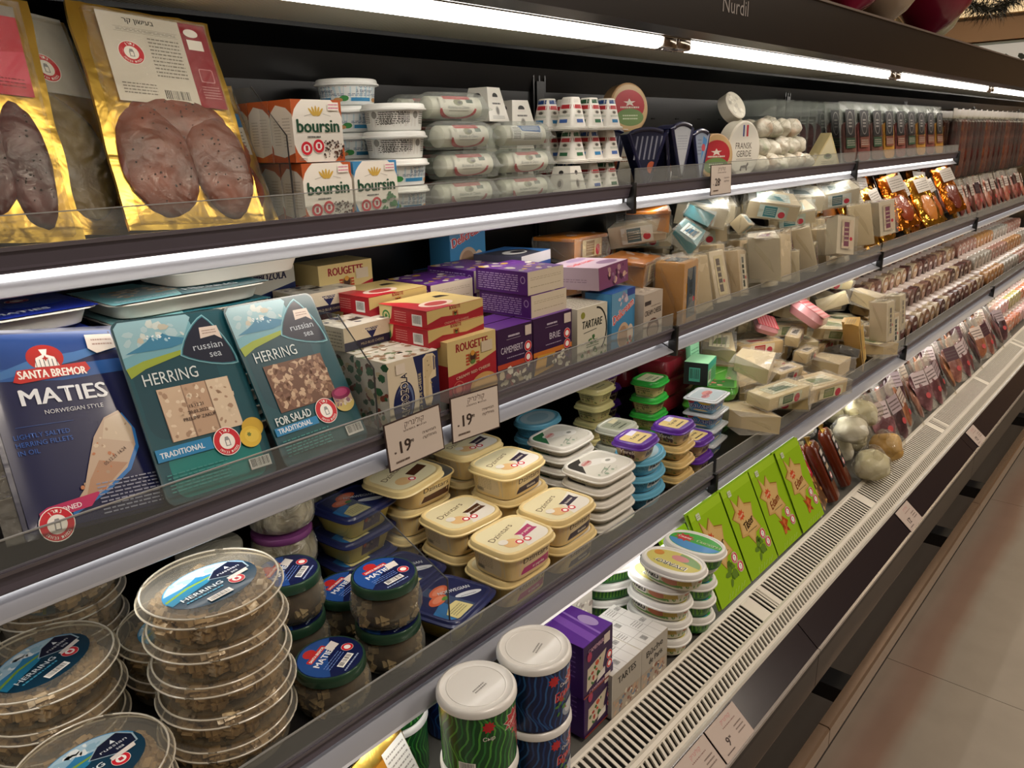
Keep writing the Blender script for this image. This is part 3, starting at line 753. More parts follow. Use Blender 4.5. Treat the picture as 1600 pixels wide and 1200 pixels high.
# clear trays with two white logs
CHW = mat('#dedacb', .5, 0, .2, (40, .4, .002))
def logpack(kind):
    def mk():
        t = thing('cheese_log_pack'); w, d, h = .135, .07, .042
        MB().sup([(0, w / 2 - .01, d / 2 - .01, 5), (.001, w / 2 - .008, d / 2 - .008, 5), (.014, w / 2 - .004, d / 2 - .004, 5), (.015, w / 2, d / 2, 6), (.017, w / 2, d / 2, 6), (.019, w / 2 - .004, d / 2 - .003, 5), (h - .006, w / 2 - .008, d / 2 - .012, 4), (h, w / 2 - .02, d / 2 - .024, 3)], CASECLR, 40).build('clear_tray', t)
        l = MB(); l.tube([(-w / 2 + .012, 0, .019), (-w / 2 + .016, 0, .0195), (w / 2 - .016, 0, .0195), (w / 2 - .012, 0, .019)], [.010, .0165, .0165, .010], CHW, 20); l.build('cheese_log', t)
        a = Art()
        if kind == 0:
            a.ell(0, .002, .038, .020, '#b8202c'); a.ell(0, .0060, .034, .0180, '#efe9dd'); a.rrect(-.038, .004, .038, .0225, .002, '#ece6da'); a.rrect(-.028, .018, .028, .026, .002, '#c0363a'); a.star(-.008 + .008, .017, .006, .004, 7, '#c43a34'); a.ell(0, .013, .010, .005, '#8a8a6a'); a.ell(.003, .0125, .005, .0025, '#47423a')
            a.text('B\u00fbchette de Ch\u00e8vre', 0, .0035, .0042, '#2a3a30', .0, w=.044, shear=.2); a.rect(.017, .012, .031, .018, '#2c4a38'); a.ell(-.028, .015, .0035, .0035, '#cfcabd'); a.fine(-.02, -.001, .02, .002, 1, '#8a857a', 3)
        else:
            a.rect(-.04, -.004, .04, .024, '#e4e2dc'); a.poly([(-.02, .024), (.04, .024), (.034, .010), (-.014, .013)][::-1], '#2f62a4'); a.fine(-.036, 0, -.018, .02, 8, '#44413e', 3, .5); a.fine(-.01, -.002, .036, .009, 5, '#66635e', 5, .5); a.fine(-.012, .014, .032, .022, 4, '#dfe6ee', 6, .4)
        a.build('paper_label', t, bend2(.0175, .020), cut=(None, .003), coat=.5)
        return t
    return mk
def bend2(r, zc):
    """wraps artwork over a lying log seen from the front and above; y runs up the curve"""
    def g(x, y, z):
        a = y / r - .35; return Vector((x, -(r + z) * cos(a) - .001, zc + (r + z) * sin(a)))
    return g
KL0, KL1 = Kind(logpack(0)), Kind(logpack(1))
names = ['bottom', 'second', 'third', 'topmost']
for r in range(4):
    for dy in (0, 1):
        KL0.put((.892 + .006 * (r % 2) + .03 * (r == 3) * 0, .905 + dy * .078 + (r == 3) * .035 * (1 - dy), Z1 + .0435 * r), '%s clear pack of goat cheese logs in the %s left pile' % (names[r], ['front', 'rear'][dy]), 'cheese log pack', rot=(0, 0, .05 * (r % 3 - 1)), group='clear packs of goat cheese logs')
    (KL1 if r == 2 else KL0).put((1.035 + .004 * (r % 2), .905, Z1 + .0435 * min(r, 2) + (0 if r < 3 else .0)), '%s clear pack in the right front pile of cheese logs%s' % (names[r], ', white and blue label' if r == 2 else ''), 'cheese log pack', rot=(0, 0, -.04 + .03 * r), group='clear packs of goat cheese logs') if r < 3 else None
# white pyramid cartons and little ridged pots
def pyr(w, h, F, name='pyramid_box', k=.62):
    t = thing(name); b = MB(); a_ = w / 2; c = a_ * k
    b.loft([[(-a_, -a_, 0), (a_, -a_, 0), (a_, a_, 0), (-a_, a_, 0)], [(-c, -c, h), (c, -c, h), (c, c, h), (-c, c, h)]], mat('#e2dfd6', .45, 0, .2), smooth=False); b.build('carton', t)
    n_ = sqrt(h * h + (a_ - c) ** 2)
    for ux, g in (((1, 0, 0), plane((0, -a_, 0), (1, 0, 0), (0, (a_ - c), h))), ((0, -1, 0), plane((-a_, 0, 0), (0, -1, 0), (a_ - c, 0, h)))):
        a = Art(); F(a); a.build('printed_side', t, g)
    return t
def FV(a): a.ell(0, .042, .008, .006, '#222'); a.rect(-.009, .036, .009, .041, '#dedad2'); a.fine(-.012, .028, .012, .032, 1, '#444', 3, .7); a.ell(0, .018, .006, .008, '#b9b6ae'); a.ell(0, .018, .004, .006, '#7d7a74'); a.fine(-.018, .004, .018, .010, 2, '#888', 4)
def FR(a): a.ell(0, .042, .005, .004, '#333'); a.ell(0, .022, .007, .009, '#b9b6ae'); a.ell(-.001, .022, .004, .006, '#5d5a54'); a.rect(-.026, .002, .026, .006, '#b8202c')
KP = Kind(lambda: pyr(.062, .056, FV)); KPR = Kind(lambda: pyr(.056, .052, FR))
KP.put((1.035, .985, Z1 + .131), 'white pyramid cheese carton with black dome emblem, behind the log packs', 'cheese carton', rot=(0, 0, .15))
KP.put((1.115, .99, Z1 + .112), 'smaller-looking white pyramid cheese carton beside the small pots', 'cheese carton', rot=(0, 0, -.1))
KP.put((1.115, .985, Z1 + .053), 'white pyramid cheese carton supporting another of its kind at the rear', 'cheese carton'); KP.put((1.11, .98, Z1 - .0), 'lowest white pyramid cheese carton at the rear', 'cheese carton')
KP.put((1.035, .985, Z1 + .072), 'white pyramid cheese carton hidden behind the log packs, upper', 'cheese carton'); KP.put((1.035, .985, Z1 + .012), 'white pyramid cheese carton hidden behind the log packs, lower', 'cheese carton')
KPR.put((1.150, .893, Z1), 'white pyramid carton with a red base band at the shelf front', 'cheese carton', rot=(0, 0, .1))
def pot(cap, foot):
    def mk():
        t = thing('goat_cheese_pot'); w, h = .052, .056
        b = MB().sup([(0, .022, .022, 4), (.001, .026, .026, 5), (.004, .0265, .0265, 5), (.006, .023, .023, 4), (h - .002, .0135, .0135, 4), (h, .012, .012, 4)], mat('#e4e1d9', .4, 0, .3), 24); b.build('pot', t)
        def F(a):
            a.rect(-.010, .040, .010, .047, cap); a.rect(-.012, .030, .012, .037, '#b83238'); a.ell(0, .025, .008, .004, '#cfcabd'); a.ell(0, .0245, .005, .0025, '#5a564e'); a.fine(-.012, .016, .012, .020, 2, '#5b7a55', 3); a.rect(-.010, .006, .008, .012, foot)
        for sd in 'fl':
            a = Art(); F(a); a.build('side_label', t, smap(.023, .023, .006, .0135, .0135, .054, 4, sd), cut=.005)
        return t
    return mk
KQ = [Kind(pot('#27457f', '#2f7fb4')), Kind(pot('#2c5a3c', '#2c6a44')), Kind(pot('#dcd8d0', '#3f62a8'))]
i = 0; cl_ = ['blue cap', 'green cap', 'white cap']
for r, (xs_, yy) in enumerate([([1.172, 1.228, 1.285, 1.342 - .06], .905), ([1.172, 1.228, 1.282], .905), ([1.17, 1.225, 1.281], .91)]):
    for c in range(3):
        for dy in range(2):
            k = (c * 2 + r + dy) % 3; x = 1.178 + .0555 * c
            if r == 0 and c == 0 and dy == 0: x += .03; 
            if r == 0 and c == 0 and dy == 0: continue
            KQ[k].put((x, .905 + .056 * dy, Z1 + .0575 * r), 'small tapered goat cheese pot with %s print, %s tier, %s column, %s row' % (cl_[k].split()[0], ['lowest', 'middle', 'top'][r], ['left', 'centre', 'right'][c], ['front', 'second'][dy]), 'cheese pot', group='small tapered goat cheese pots')
for r in range(1, 3): pass
for r in (1, 2):
    t = MB(); t.box(1.146, 1.322, .876, .99, Z1 + .0575 * r - .0012, Z1 + .0575 * r - .0002, mat('#e9e6df', .4)); o = t.build('carry_card'); tag(o, 'white card tray under the %s tier of small goat cheese pots' % ['', 'middle', 'top'][r], 'card tray')
# ================================================================== MIDDLE SHELF, NEAREST BAY
def fish_fill(a, x0, y0, x1, y1, slant, cols=('#c9b096', '#b89a80', '#d4c0a6'), seed=2, n=3, bits=False):
    """window print showing fillets or bits; slant leans the stripes"""
    if bits:
        a.rect(x0, y0, x1, y1, '#6b4a38'); a.blobs(x0 + .004, y0 + .004, x1 - .004, y1 - .004, 150, ['#b08f74', '#9c7a62', '#c4a88c', '#7d5a48'], .0035, .0065, seed, pts=5); return
    a.rect(x0, y0, x1, y1, '#8d7260'); w = (x1 - x0) / n
    for i in range(n):
        xa, xb = x0 + i * w, x0 + (i + 1) * w
        a.poly([(max(xa + slant, x0), y1), (min(xb + slant - .001, x1), y1), (xb - .001 if i < n - 1 else x1, y0), (xa + .001, y0)][::-1], cols[i % len(cols)])
        a.blobs(xa + .003, y0 + .003, xb - .003, y1 - .003, 26, ['#dccab2', '#a88a72', cols[i % len(cols)]], .0015, .004, seed + i)
def herring_card(kind, w=.137, h=.212):
    t = thing('herring_pack'); rad = .010
    def rr(x0, z0, x1, z1, r, n=6):
        pts = []
        for cx, cz, a0 in ((x1 - r, z1 - r, 0), (x0 + r, z1 - r, 90), (x0 + r, z0 + r, 180), (x1 - r, z0 + r, 270)):
            for i in range(n): a = radians(a0 + 90 * i / (n - 1)); pts.append((cx + r * cos(a), cz + r * sin(a)))
        return pts
    MB().prism(rr(-w / 2, 0, w / 2, h, rad), -.0012, .0012, mat('#12414a', .3, 0, .4)).build('printed_sleeve', t)
    tr = MB(); ring = rr(-w / 2 + .006, .006, w / 2 - .006, h - .006, .012); ring2 = rr(-w / 2 + .012, .012, w / 2 - .012, h - .012, .012)
    tr.loft([[(x, .0012, z) for x, z in ring], [(x, .010, z) for x, z in ring], [(x, .016, z) for x, z in ring2]], mat('#d9d6cf', .4, 0, .2)); tr.build('plastic_tray', t, label='white plastic tray behind the sleeve')
    a = Art(); L_, R_ = -w / 2 + .002, w / 2 - .002; B_, T_ = .002, h - .002
    a.poly(rr(L_, B_, R_, T_, .009), '#164c57'); a.poly(rr(L_ + .012, .004, R_ - .01, .055, .012), '#0f7a76' if kind == 0 else '#0f4a50'); a.poly(rr(L_ + .004, .07, R_ - .03, T_ - .03, .02), '#15434f')
    a.poly([(L_ + .004, T_ - .058), (L_ + .03, T_ - .048), (.0, T_ - .040), (.025, T_ - .035), (.018, T_), (L_ + .006, T_), (L_, T_ - .006), (L_, T_ - .052)], '#6fa3b0')
    a.poly([(L_, T_ - .040), (.01, T_ - .022), (.022, T_ - .004), (.018, T_), (L_ + .006, T_), (L_, T_ - .006)], '#8fb6c0')
    a.blobs(L_ + .006, T_ - .028, .012, T_ - .006, 14, ['#c4cdc8', '#a8c2c8', '#b9b4a4'], .003, .008, 4)
    a.poly([(L_ + .004, T_ - .036), (L_ + .02, T_ - .030), (L_ + .03, T_ - .025), (L_ + .036, T_ - .020), (L_ + .042, T_ - .024), (L_ + .05, T_ - .018), (L_ + .056, T_ - .022), (.018, T_ - .030), (-.01, T_ - .036)][::-1], '#3b7c9c')
    a.blobs(L_ + .028, T_ - .026, L_ + .056, T_ - .019, 9, ['#dfe8ea', '#9cc3d2'], .0012, .003, 5)
    a.poly([(L_, T_ - .052), (L_ + .02, T_ - .046), (.0, T_ - .040), (.018, T_ - .034), (.016, T_ - .037), (0, T_ - .045), (L_ + .02, T_ - .055), (L_ + .002, T_ - .063)][::-1], '#93a43a')
    cx, cz = .030, T_ - .038
    for k, c in ((1.1, '#7fb3bd'), (1.05, '#2f6f7c'), (1.0, '#10182e')):
        P_ = []
        for i in range(3):
            A, B = [(-.030, -.008), (.006, .032), (.030, -.026)][i], [(.006, .032), (.030, -.026), (-.030, -.008)][i]
            for j in range(6):
                q = j / 6; mx, mz = A[0] + (B[0] - A[0]) * q, A[1] + (B[1] - A[1]) * q; d = sqrt(mx * mx + mz * mz) or 1; f = 1 + .30 * sin(pi * q)
                P_.append((cx + mx * f * k, cz + mz * f * k))
        a.poly(P_, c)
    a.text('russian', cx + .002, cz - .006, .0082, '#b9c3cc', .0, w=.036); a.text('sea', cx + .008, cz - .0165, .0082, '#b9c3cc', .0)
    a.poly([(cx - .004, cz + .007), (cx + .014, cz + .009), (cx + .022, cz + .003), (cx + .020, cz + .020), (cx - .002, cz + .020)], '#d8c8bc'); a.fine(cx + .0, cz + .011, cx + .017, cz + .017, 2, '#8f7468', 3)
    wy0, wy1 = .066, .126; wx0, wx1 = -.042 if kind == 0 else -.046, .043
    a.text('HERRING', -.052, wy1 + .006, .0135, '#d3dcdc', .015, 'l', w=.062)
    fish_fill(a, wx0, wy0, wx1, wy1, 0, bits=kind == 1)
    if kind == 0:
        for i in range(3): a.text(['15.12.21', '20.03.2022', 'PRELIMP ZAKUP'][i], -.004, .099 - .007 * i, .0038, '#4a3a34', .02)
    if kind == 1: a.text('FOR SALAD', -.058, .052, .010, '#d3dcdc', .02, 'l', w=.052)
    a.rect(-.064, .040 if kind else .048, .0, .050 if kind else .062, '#1f7fb4'); a.text('TRADITIONAL', -.060, .0423 if kind else .0515, .0062, '#dfe8ee', .02, 'l', w=.050)
    a.seal(.017, .052, .0165)
    if kind == 0:
        a.ell(.052, .060, .0135, .012, '#c9a437'); a.ell(.046, .050, .0135, .0125, '#d9b640'); a.ell(.048, .051, .009, .008, '#e0c14f'); a.star(.045, .053, .003, .002, 6, '#6f7a3a')
    else:
        a.ell(.049, .055, .0155, .012, '#c8b46a'); a.rect(.034, .055, .064, .066, '#b59a80'); a.blobs(.036, .052, .062, .064, 16, ['#d9cdbb', '#8f6f7a'], .002, .004, 4); a.ell(.049, .068, .0155, .008, '#7d1f4a'); a.ell(.049, .069, .011, .005, '#a83a68')
    a.fine(-.060, .012, .010, .034, 6, '#3c8a86', 7, .35); a.bars(.034, .012, .061, .025, 5, '#c9c9c4')
    a.build('printed_front', t, front(-.0012), rough=.3, coat=.5)
    return t
for kind, loc, rot, lab in [(0, (.3688, .771, 1.1352), (-.45, .054, .038), 'teal fillet herring pack with lemon slices, leaning in the middle of three fish packs'), (1, (.508, .770, 1.134), (-.48, .03, .108), 'teal fish pack showing chopped herring and a beet layer cake, rightmost of three')]:
    t = herring_card(kind, .134, .208); t.location = loc; t.rotation_euler = rot; tag(t, lab, 'fish pack')
# navy pouch
def navy_pack():
    t = thing('herring_pouch'); w, h = .145, .212
    def f(u, v):
        e = max(0, 1 - abs(u) ** 8) * max(0, 1 - abs(v) ** 10); return (.004 * e + .0012 + .0008 * nz(u, v, 3, 6), .0012 + .010 * e)
    sheet(w, h, f, mat('#14183a', .28, 0, .2, (30, .25, .002)), 18, 24).build('pouch', t)
    a = Art(); L_, R_ = -w / 2 + .004, w / 2 - .004
    a.rrect(L_, .004, R_, h - .004, .004, '#171c44'); a.poly([(L_, h - .05), (R_, h - .03), (R_, h - .006), (L_, h - .006)], '#1e3f7c')
    a.poly([(L_, h - .042), (-.02, h - .046), (R_, h - .04), (R_, h - .055), (0, h - .06), (L_, h - .055)][::-1], '#27528f'); a.poly([(L_ + .002, h - .05), (-.02, h - .034), (.02, h - .03), (R_, h - .02), (R_, h - .026), (.02, h - .04), (-.015, h - .046), (L_ + .002, h - .056)][::-1], '#3d6aa0')
    a.ell(-.010, h - .034, .018, .014, '#a8241f'); a.poly([(-.022, h - .044), (-.019, h - .034), (-.012, h - .031), (-.014, h - .025), (-.006, h - .025), (-.008, h - .031), (-.001, h - .034), (.002, h - .044)][::-1], '#e9e4dc'); a.star(-.010, h - .035, .0035, .0015, 4, '#a8241f')
    for i in range(6): a.line(-.020 + i * .004, h - .044, -.020 + i * .004, h - .036, .0006, '#23263a')
    a.poly([(-.046, h - .058), (-.040, h - .046), (.0, h - .044), (.028, h - .042), (.031, h - .050), (.026, h - .054), (-.0, h - .056), (-.04, h - .060)][::-1], '#b52a25'); a.text('SANTA BREMOR', -.007, h - .0555, .0085, '#ece6dd', .03, w=.066)
    a.text('MATIES', -.002, h - .083, .0165, '#dfe2e6', .03, w=.084); a.text('NORWEGIAN STYLE', .003, h - .094, .0045, '#c9ccd2', .01, w=.058)
    a.line(-.056, h - .104, -.002, h - .104, .0004, '#3c5c9c')
    for i, s_ in enumerate(['LIGHTLY SALTED', 'HERRING FILLETS', 'IN OIL']): a.text(s_, -.060, h - .116 - .008 * i, .0048, '#2f5aa8', .01, 'l')
    drop = [(.045, h - .10), (.054, h - .12), (.052, h - .14), (.036, h - .163), (.010, h - .180), (-.028, h - .196), (-.030, h - .194), (-.012, h - .176), (.0, h - .15), (.012, h - .125), (.028, h - .106)]
    k = [(x * 1.0 + (.003 if x > .02 else .001), z - .003) for x, z in drop]; a.poly(k, '#2b72b8'); a.poly(drop, '#b9a28c')
    a.poly([(.046, h - .103), (.053, h - .12), (.050, h - .137), (.02, h - .128), (.028, h - .108)], '#c4b29a'); a.poly([(.010, h - .150), (.038, h - .158), (.010, h - .178), (-.012, h - .184), (-.004, h - .168)], '#ab8468'); a.blobs(-.02, h - .19, .05, h - .11, 70, ['#cdbba2', '#a88f78', '#b7764f'], .001, .003, 6, inside=lambda x, z: abs((x - .018) * .86 - (z - (h - .145)) * .52) < .012 and z > h - .187)
    a.text('05.12.21 14.24', .028, h - .150, .0035, '#5a4438', .02, rot=28)
    a.poly([(-.058, .022), (-.058, .014), (-.010, .018), (.0, .028), (.002, .031), (-.05, .026)], '#b5295c'); a.text('SEASONED', -.052, .0175, .0048, '#ecdfe4', .02, 'l', rot=4)
    a.fine(.0, .006, .064, .040, 9, '#8c90a4', 3, .35); a.seal(-.047, .001 + .0, .0001)
    a.k -= 6; a.seal(-.045, .0125 - .004, .0165)
    a.poly([(.035, h - .012), (.064, h - .012), (.066, h - .028), (.042, h - .034), (.034, h - .028)][::-1], '#d2c6bb'); a.fine(.04, h - .026, .062, h - .016, 2, '#a08478', 3)
    def g(x, y, z):
        u = x / (w / 2); v = y / (h / 2) - 1; d = .004 * max(0, 1 - abs(u) ** 8) * max(0, 1 - abs(v) ** 10) + .002; return Vector((x, -d - z - .0006, y))
    a.build('printed_front', t, g, cut=(.005, .008), rough=.28, coat=.5)
    MB().box(-w / 2 - .016, -w / 2, -.0004, .0004, .0, h, FILM2).build('clear_margin', t, label='clear plastic margin'); MB().box(w / 2, w / 2 + .014, -.0004, .0004, .0, h, FILM2).build('clear_margin', t, label='clear plastic margin')
    return t
t = navy_pack(); t.location = (.2389, .773, 1.1345); t.rotation_euler = (-.528, .16, .14)
tag(t, 'navy blue herring pouch with a teardrop window and red seal, leftmost leaning fish pack', 'fish pouch')
# trays lying flat behind, label side up
def flat_tray(colr, seed):
    def mk():
        t = thing('herring_tray'); w, d, h = .20, .135, .020
        MB().sup([(0, w / 2 - .016, d / 2 - .014, 6), (.002, w / 2 - .012, d / 2 - .010, 6), (h - .002, w / 2 - .007, d / 2 - .006, 7), (h - .0015, w / 2, d / 2, 9), (h, w / 2, d / 2, 9)], mat('#c4beb2', .45, 0, .2), 48).build('plastic_tray', t)
        a = Art(); X, Y = w / 2 - .001, d / 2 - .001; a.rrect(-X, -Y, X, Y, .006, colr[0]); a.poly([(-X, -Y), (-.02, -Y), (.0, 0), (-.02, Y), (-X, Y)], colr[1]); a.ell(-.04, 0, .045, .035, colr[2]); a.blobs(-.075, -.028, -.008, .028, 40, ['#c9b49a', '#b0977c', '#ddd0ba'], .003, .007, seed); a.ell(.055, 0, .03, .02, colr[3])
        a.text('MATIES' if seed == 1 else 'HERRING', .03, -.045, .012, '#dfe3e6', .03); a.seal(.05, .036, .012, full=False); a.fine(-.09, -.055, -.02, -.045, 3, '#c4ccd2', 4)
        def g(x, y, z): return Vector((x, y, h + .0004 + z + .0020 * (nz(x, y, seed, 14) + .5)))
        a.build('printed_lid', t, g, cut=(.006, .006), rough=.25, coat=.6)
        return t
    return mk
KTA, KTB = Kind(flat_tray(('#1c2c86', '#7d8288', '#c9c2b2', '#23409c'), 1)), Kind(flat_tray(('#1c5560', '#6fa0a4', '#8e9ea0', '#12304a'), 2))
for (K_, x, y, z, rz, rx, lab) in [(KTA, .215, .955, 1.322, .03, 0, 'blue-topped herring tray lying flat at the far left, upper of two'), (KTA, .205, .96, 1.298, .0, 0, 'grey-white herring tray directly beneath the blue-topped one at far left'),
    (KTB, .425, .955, 1.318, .02, 0, 'teal-topped white tray lying flat behind the middle herring pack'), (KTB, .505, .985, 1.3395, .06, 0, 'teal and red topped white tray behind the right-hand herring pack'),
    (KTB, .425, .955, 1.296, 0, 0, 'lower teal-topped tray in the pile behind the herring packs')]:
    K_.put((x, y, z), lab, 'fish tray', rot=(rx, 0, rz))
for i in range(7):
    for x in (.21, .425): (KTA if x < .3 else KTB).put((x, .965, Z2 + .0005 + .023 * i), '%s herring tray in the lower part of the %s rear pile' % (['bottom', 'second', 'third', 'fourth', 'fifth', 'sixth', 'seventh'][i], 'left' if x < .3 else 'right'), 'fish tray')

# cheese cartons
def camb_F(a):
    a.rect(-.046, 0, .046, .096, '#d9ccb2'); a.poly([(.004, 0), (.046, 0), (.046, .096), (.0, .096), (.006, .07), (.008, .04)], '#1d2552')
    a.ell(-.020, .036, .019, .030, '#1d2552', rot=-8); a.ell(-.019, .036, .016, .027, '#5f6f96', rot=-8); a.ell(-.021, .034, .015, .025, '#1d2552', rot=-8)
    a.text('CAMBOZOLA', -.013, .043, .0115, '#e4d8c0', .09, rot=90, w=.071); a.text('CAMBOZOLA', -.013, .043, .0105, '#161a38', .03, rot=90, w=.068); a.text('MILD BLUE CHEESE', .012, .04, .0045, '#d8c9a2', .02, rot=90, w=.062)
    a.poly([(.017, .090), (.024, .095), (.036, .094), (.041, .088), (.040, .06), (.030, .058), (.032, .03), (.028, .02), (.019, .022), (.015, .04), (.016, .07)][::-1], '#dcc9a4'); a.poly([(.019, .088), (.025, .092), (.033, .091), (.035, .07), (.026, .06), (.024, .03), (.019, .03)][::-1], '#cdb890'); a.blobs(.018, .03, .034, .085, 8, ['#8f7f60', '#b09a6a'], .0008, .002, 4)
    a.line(.037, .07, .037, .09, .002, '#2a2a55'); a.line(.040, .072, .040, .088, .001, '#2a2a55')
    for cx in (.014, .026, .037): a.ell(cx, .008, .008, .007, '#9c2233'); a.ell(cx, .008, .005, .004, '#c96a6c')
    a.rect(-.032, .078, -.016, .092, '#e0d4c4')
def camb_L(a):
    a.rect(-.034, 0, .034, .096, '#d6cfc0'); a.blobs(-.03, .004, .03, .092, 60, ['#5a3a30', '#8a4a3a', '#2f5a3a', '#c9b896', '#b9a488', '#3c6b48'], .003, .009, 7)
def camb_T(a): a.rect(-.046, -.034, .046, .034, '#cfc9bb'); a.blobs(-.044, -.03, .044, .03, 60, ['#a08a6a', '#6a7a5a', '#e2ddd0', '#8a6a50'], .003, .007, 9)
K_C = Kind(lambda: carton(.092, .068, .097, '#d9ccb2', camb_F, camb_L, camb_T))
for i, (x, y, z) in enumerate([(.648, .80, Z2), (.652, .872, Z2), (.655, .944, Z2)]): K_C.put((x, y, z), 'upright cream and navy blue-cheese carton, %s from the shelf front' % ['first', 'second', 'third'][i], 'cheese carton', rot=(0, 0, .02))
def cflat_F(a): a.rect(-.05, 0, .05, .032, '#d9cbb0'); a.rect(-.05, 0, .05, .012, '#24223a'); a.poly([(-.012, .026), (.012, .026), (.0, .010)][::-1], '#1d2552'); a.text('CAMBOZOLA', 0, .0215, .004, '#e4d8bf', .02); a.text('MILD BLUE CHEESE', .0, .004, .0035, '#b9ab8c', .01)
def cflat_T(a): a.rect(-.05, -.035, .05, .035, '#c9c2b4'); a.blobs(-.04, -.03, .04, .03, 20, ['#e6dfcf', '#a89a80', '#3c3a4c'], .004, .01, 3); a.rect(-.01, -.006, .012, .006, '#3a3530')
K_CF = Kind(lambda: carton(.10, .07, .033, '#d9cbb0', cflat_F, lambda a: (a.rect(-.035, 0, .035, .033, '#cfc2a8'), a.fine(-.03, .004, .03, .028, 5, '#8a8270', 3)), cflat_T))
K_CF.put((.652, .892, Z2 + .098), 'flat cream blue-cheese carton lying on the upright cream and navy cartons', 'cheese carton', rot=(0, 0, .05))
K_CF.put((.655, .990, Z2 + .132), 'rear cream cheese carton lettered in navy, partly behind the herring trays', 'cheese carton', rot=(0, 0, 0))
def cup_F(a): a.rect(-.05, 0, .05, .07, '#cfcbbd'); a.text('CAMBOZOLA', .0, .052, .012, '#1d2040', .04, w=.07); a.poly([(-.03, .0), (.05, 0), (.05, .045), (-.02, .03)], '#1d2a5a')
K_CU = Kind(lambda: carton(.10, .03, .072, '#d5cdbb', cup_F)); K_CU.put((.60, 1.047, Z2 + .128), 'upright pale blue-cheese carton lettered in navy, standing at the back', 'cheese carton')
K_CF.put((.60, 1.03, Z2 + .092), 'cream cheese carton in the rear pile below the lettered one', 'cheese carton'); K_CF.put((.60, 1.03, Z2 + .059), 'cream cheese carton second from bottom in the rear pile', 'cheese carton'); K_CF.put((.60, 1.03, Z2 + .026), 'cream cheese carton at the bottom of the rear pile', 'cheese carton') if 0 else None
def rouge_head(a, x, z, s, w=None):
    a.text('ROUGETTE', x, z + .004 * s, .012 * s, '#8c1d26', .04, w=(w or .052 * s)); 
    for r in range(4): a.rect(x - .014 * s, z - (.006 + .0045 * r) * s, x - .007 * s, z - (.003 + .0045 * r) * s, '#b0452c'); a.rect(x + .007 * s, z - (.006 + .0045 * r) * s, x + .014 * s, z - (.003 + .0045 * r) * s, '#b0452c')
    a.ell(x, z - .009 * s, .009 * s, .008 * s, '#8a5a2c'); a.ell(x, z - .009 * s, .006 * s, .006 * s, '#40261c'); a.ell(x, z - .003 * s, .004 * s, .004 * s, '#c98f3a'); a.ell(x, z - .016 * s, .005 * s, .003 * s, '#5a7a3a')
def rouge_F(a):
    a.rect(-.051, 0, .051, .090, '#a3202c'); a.poly([(-.051, .040), (-.02, .042), (.02, .050), (.051, .058), (.051, .090), (-.051, .090)], '#cdb77c'); rouge_head(a, 0, .068, 1.0, .066)
    a.text('CREAMY RED CHEESE', .0, .0345, .0042, '#dfb9a0', .02, w=.072, rot=4); a.ell(.022, .010, .030, .021, '#c99a5c'); a.ell(.024, .008, .026, .017, '#d6ad70'); a.rect(-.008, -.0, .051, .001, '#a3202c')
    a.ell(-.032, .018, .012, .012, '#c96a5c'); a.ell(-.032, .018, .0108, .0108, '#a3202c'); a.ell(-.032, .018, .006, .008, '#c96a5c'); a.rect(.018, .062, .042, .078, '#c9b9a0')
K_R = Kind(lambda: carton(.102, .066, .090, '#a3202c', rouge_F, lambda a: (a.rect(-.033, 0, .033, .09, '#a3202c'), a.rect(-.033, .055, .033, .09, '#cdb77c')), lambda a: a.rect(-.051, -.033, .051, .033, '#cdb77c')))
for i, (x, y, z) in enumerate([(.762, .80, Z2), (.765, .868, Z2)]): K_R.put((x, y, z), 'upright red and cream creamy-cheese carton, %s' % ['front one behind the second price card', 'second from the front'][i], 'cheese carton', rot=(0, 0, .02))
K_R.put((.72, 1.03, Z2 + .1055), 'upright red and cream carton standing at the back above the flat red ones', 'cheese carton')
K_R.put((.72, 1.03, Z2 + .015), 'upright red and cream carton at the back, lower', 'cheese carton')
def rf_F(a): a.rect(-.058, 0, .058, .028, '#9c1f2b'); a.poly([(-.058, .010), (-.03, .016), (.02, .012), (.058, .0165), (.058, .028), (-.058, .028)], '#c7ae70'); rouge_head(a, -.002, .0215, .42); a.text('CREAMY RED CHEESE', 0, .004, .003, '#dba88f', .01, w=.05)
def rf_L(a): a.rect(-.05, 0, .05, .028, '#b3202c'); a.poly([(-.05, 0), (-.036, 0), (-.026, .010), (-.022, .028), (-.05, .028)], '#d9c48a'); a.ell(-.036, .013, .008, .008, '#2f7a3a'); a.ell(-.036, .013, .0055, .0055, '#c9c08a'); a.star(-.036, .013, .004, .002, 5, '#2f7a3a'); a.fine(-.018, .006, .006, .023, 5, '#d98f86', 3); a.bars(.018, .005, .038, .021, 4)
def rf_T(a): a.rect(-.058, -.05, .058, .05, '#c7ae70'); a.poly([(-.058, -.05), (.0, -.05), (-.02, -.02), (-.03, .02), (-.05, .05), (-.058, .05)], '#b3202c'); a.ell(-.01, -.02, .03, .018, '#e0c8b8'); a.ell(-.01, -.02, .02, .012, '#b3403c'); a.poly([(.02, .01), (.045, .005), (.040, .02), (.024, .022)], '#2a1c16')
K_RF = Kind(lambda: carton(.112, .10, .0285, '#b3202c', rf_F, rf_L, rf_T))
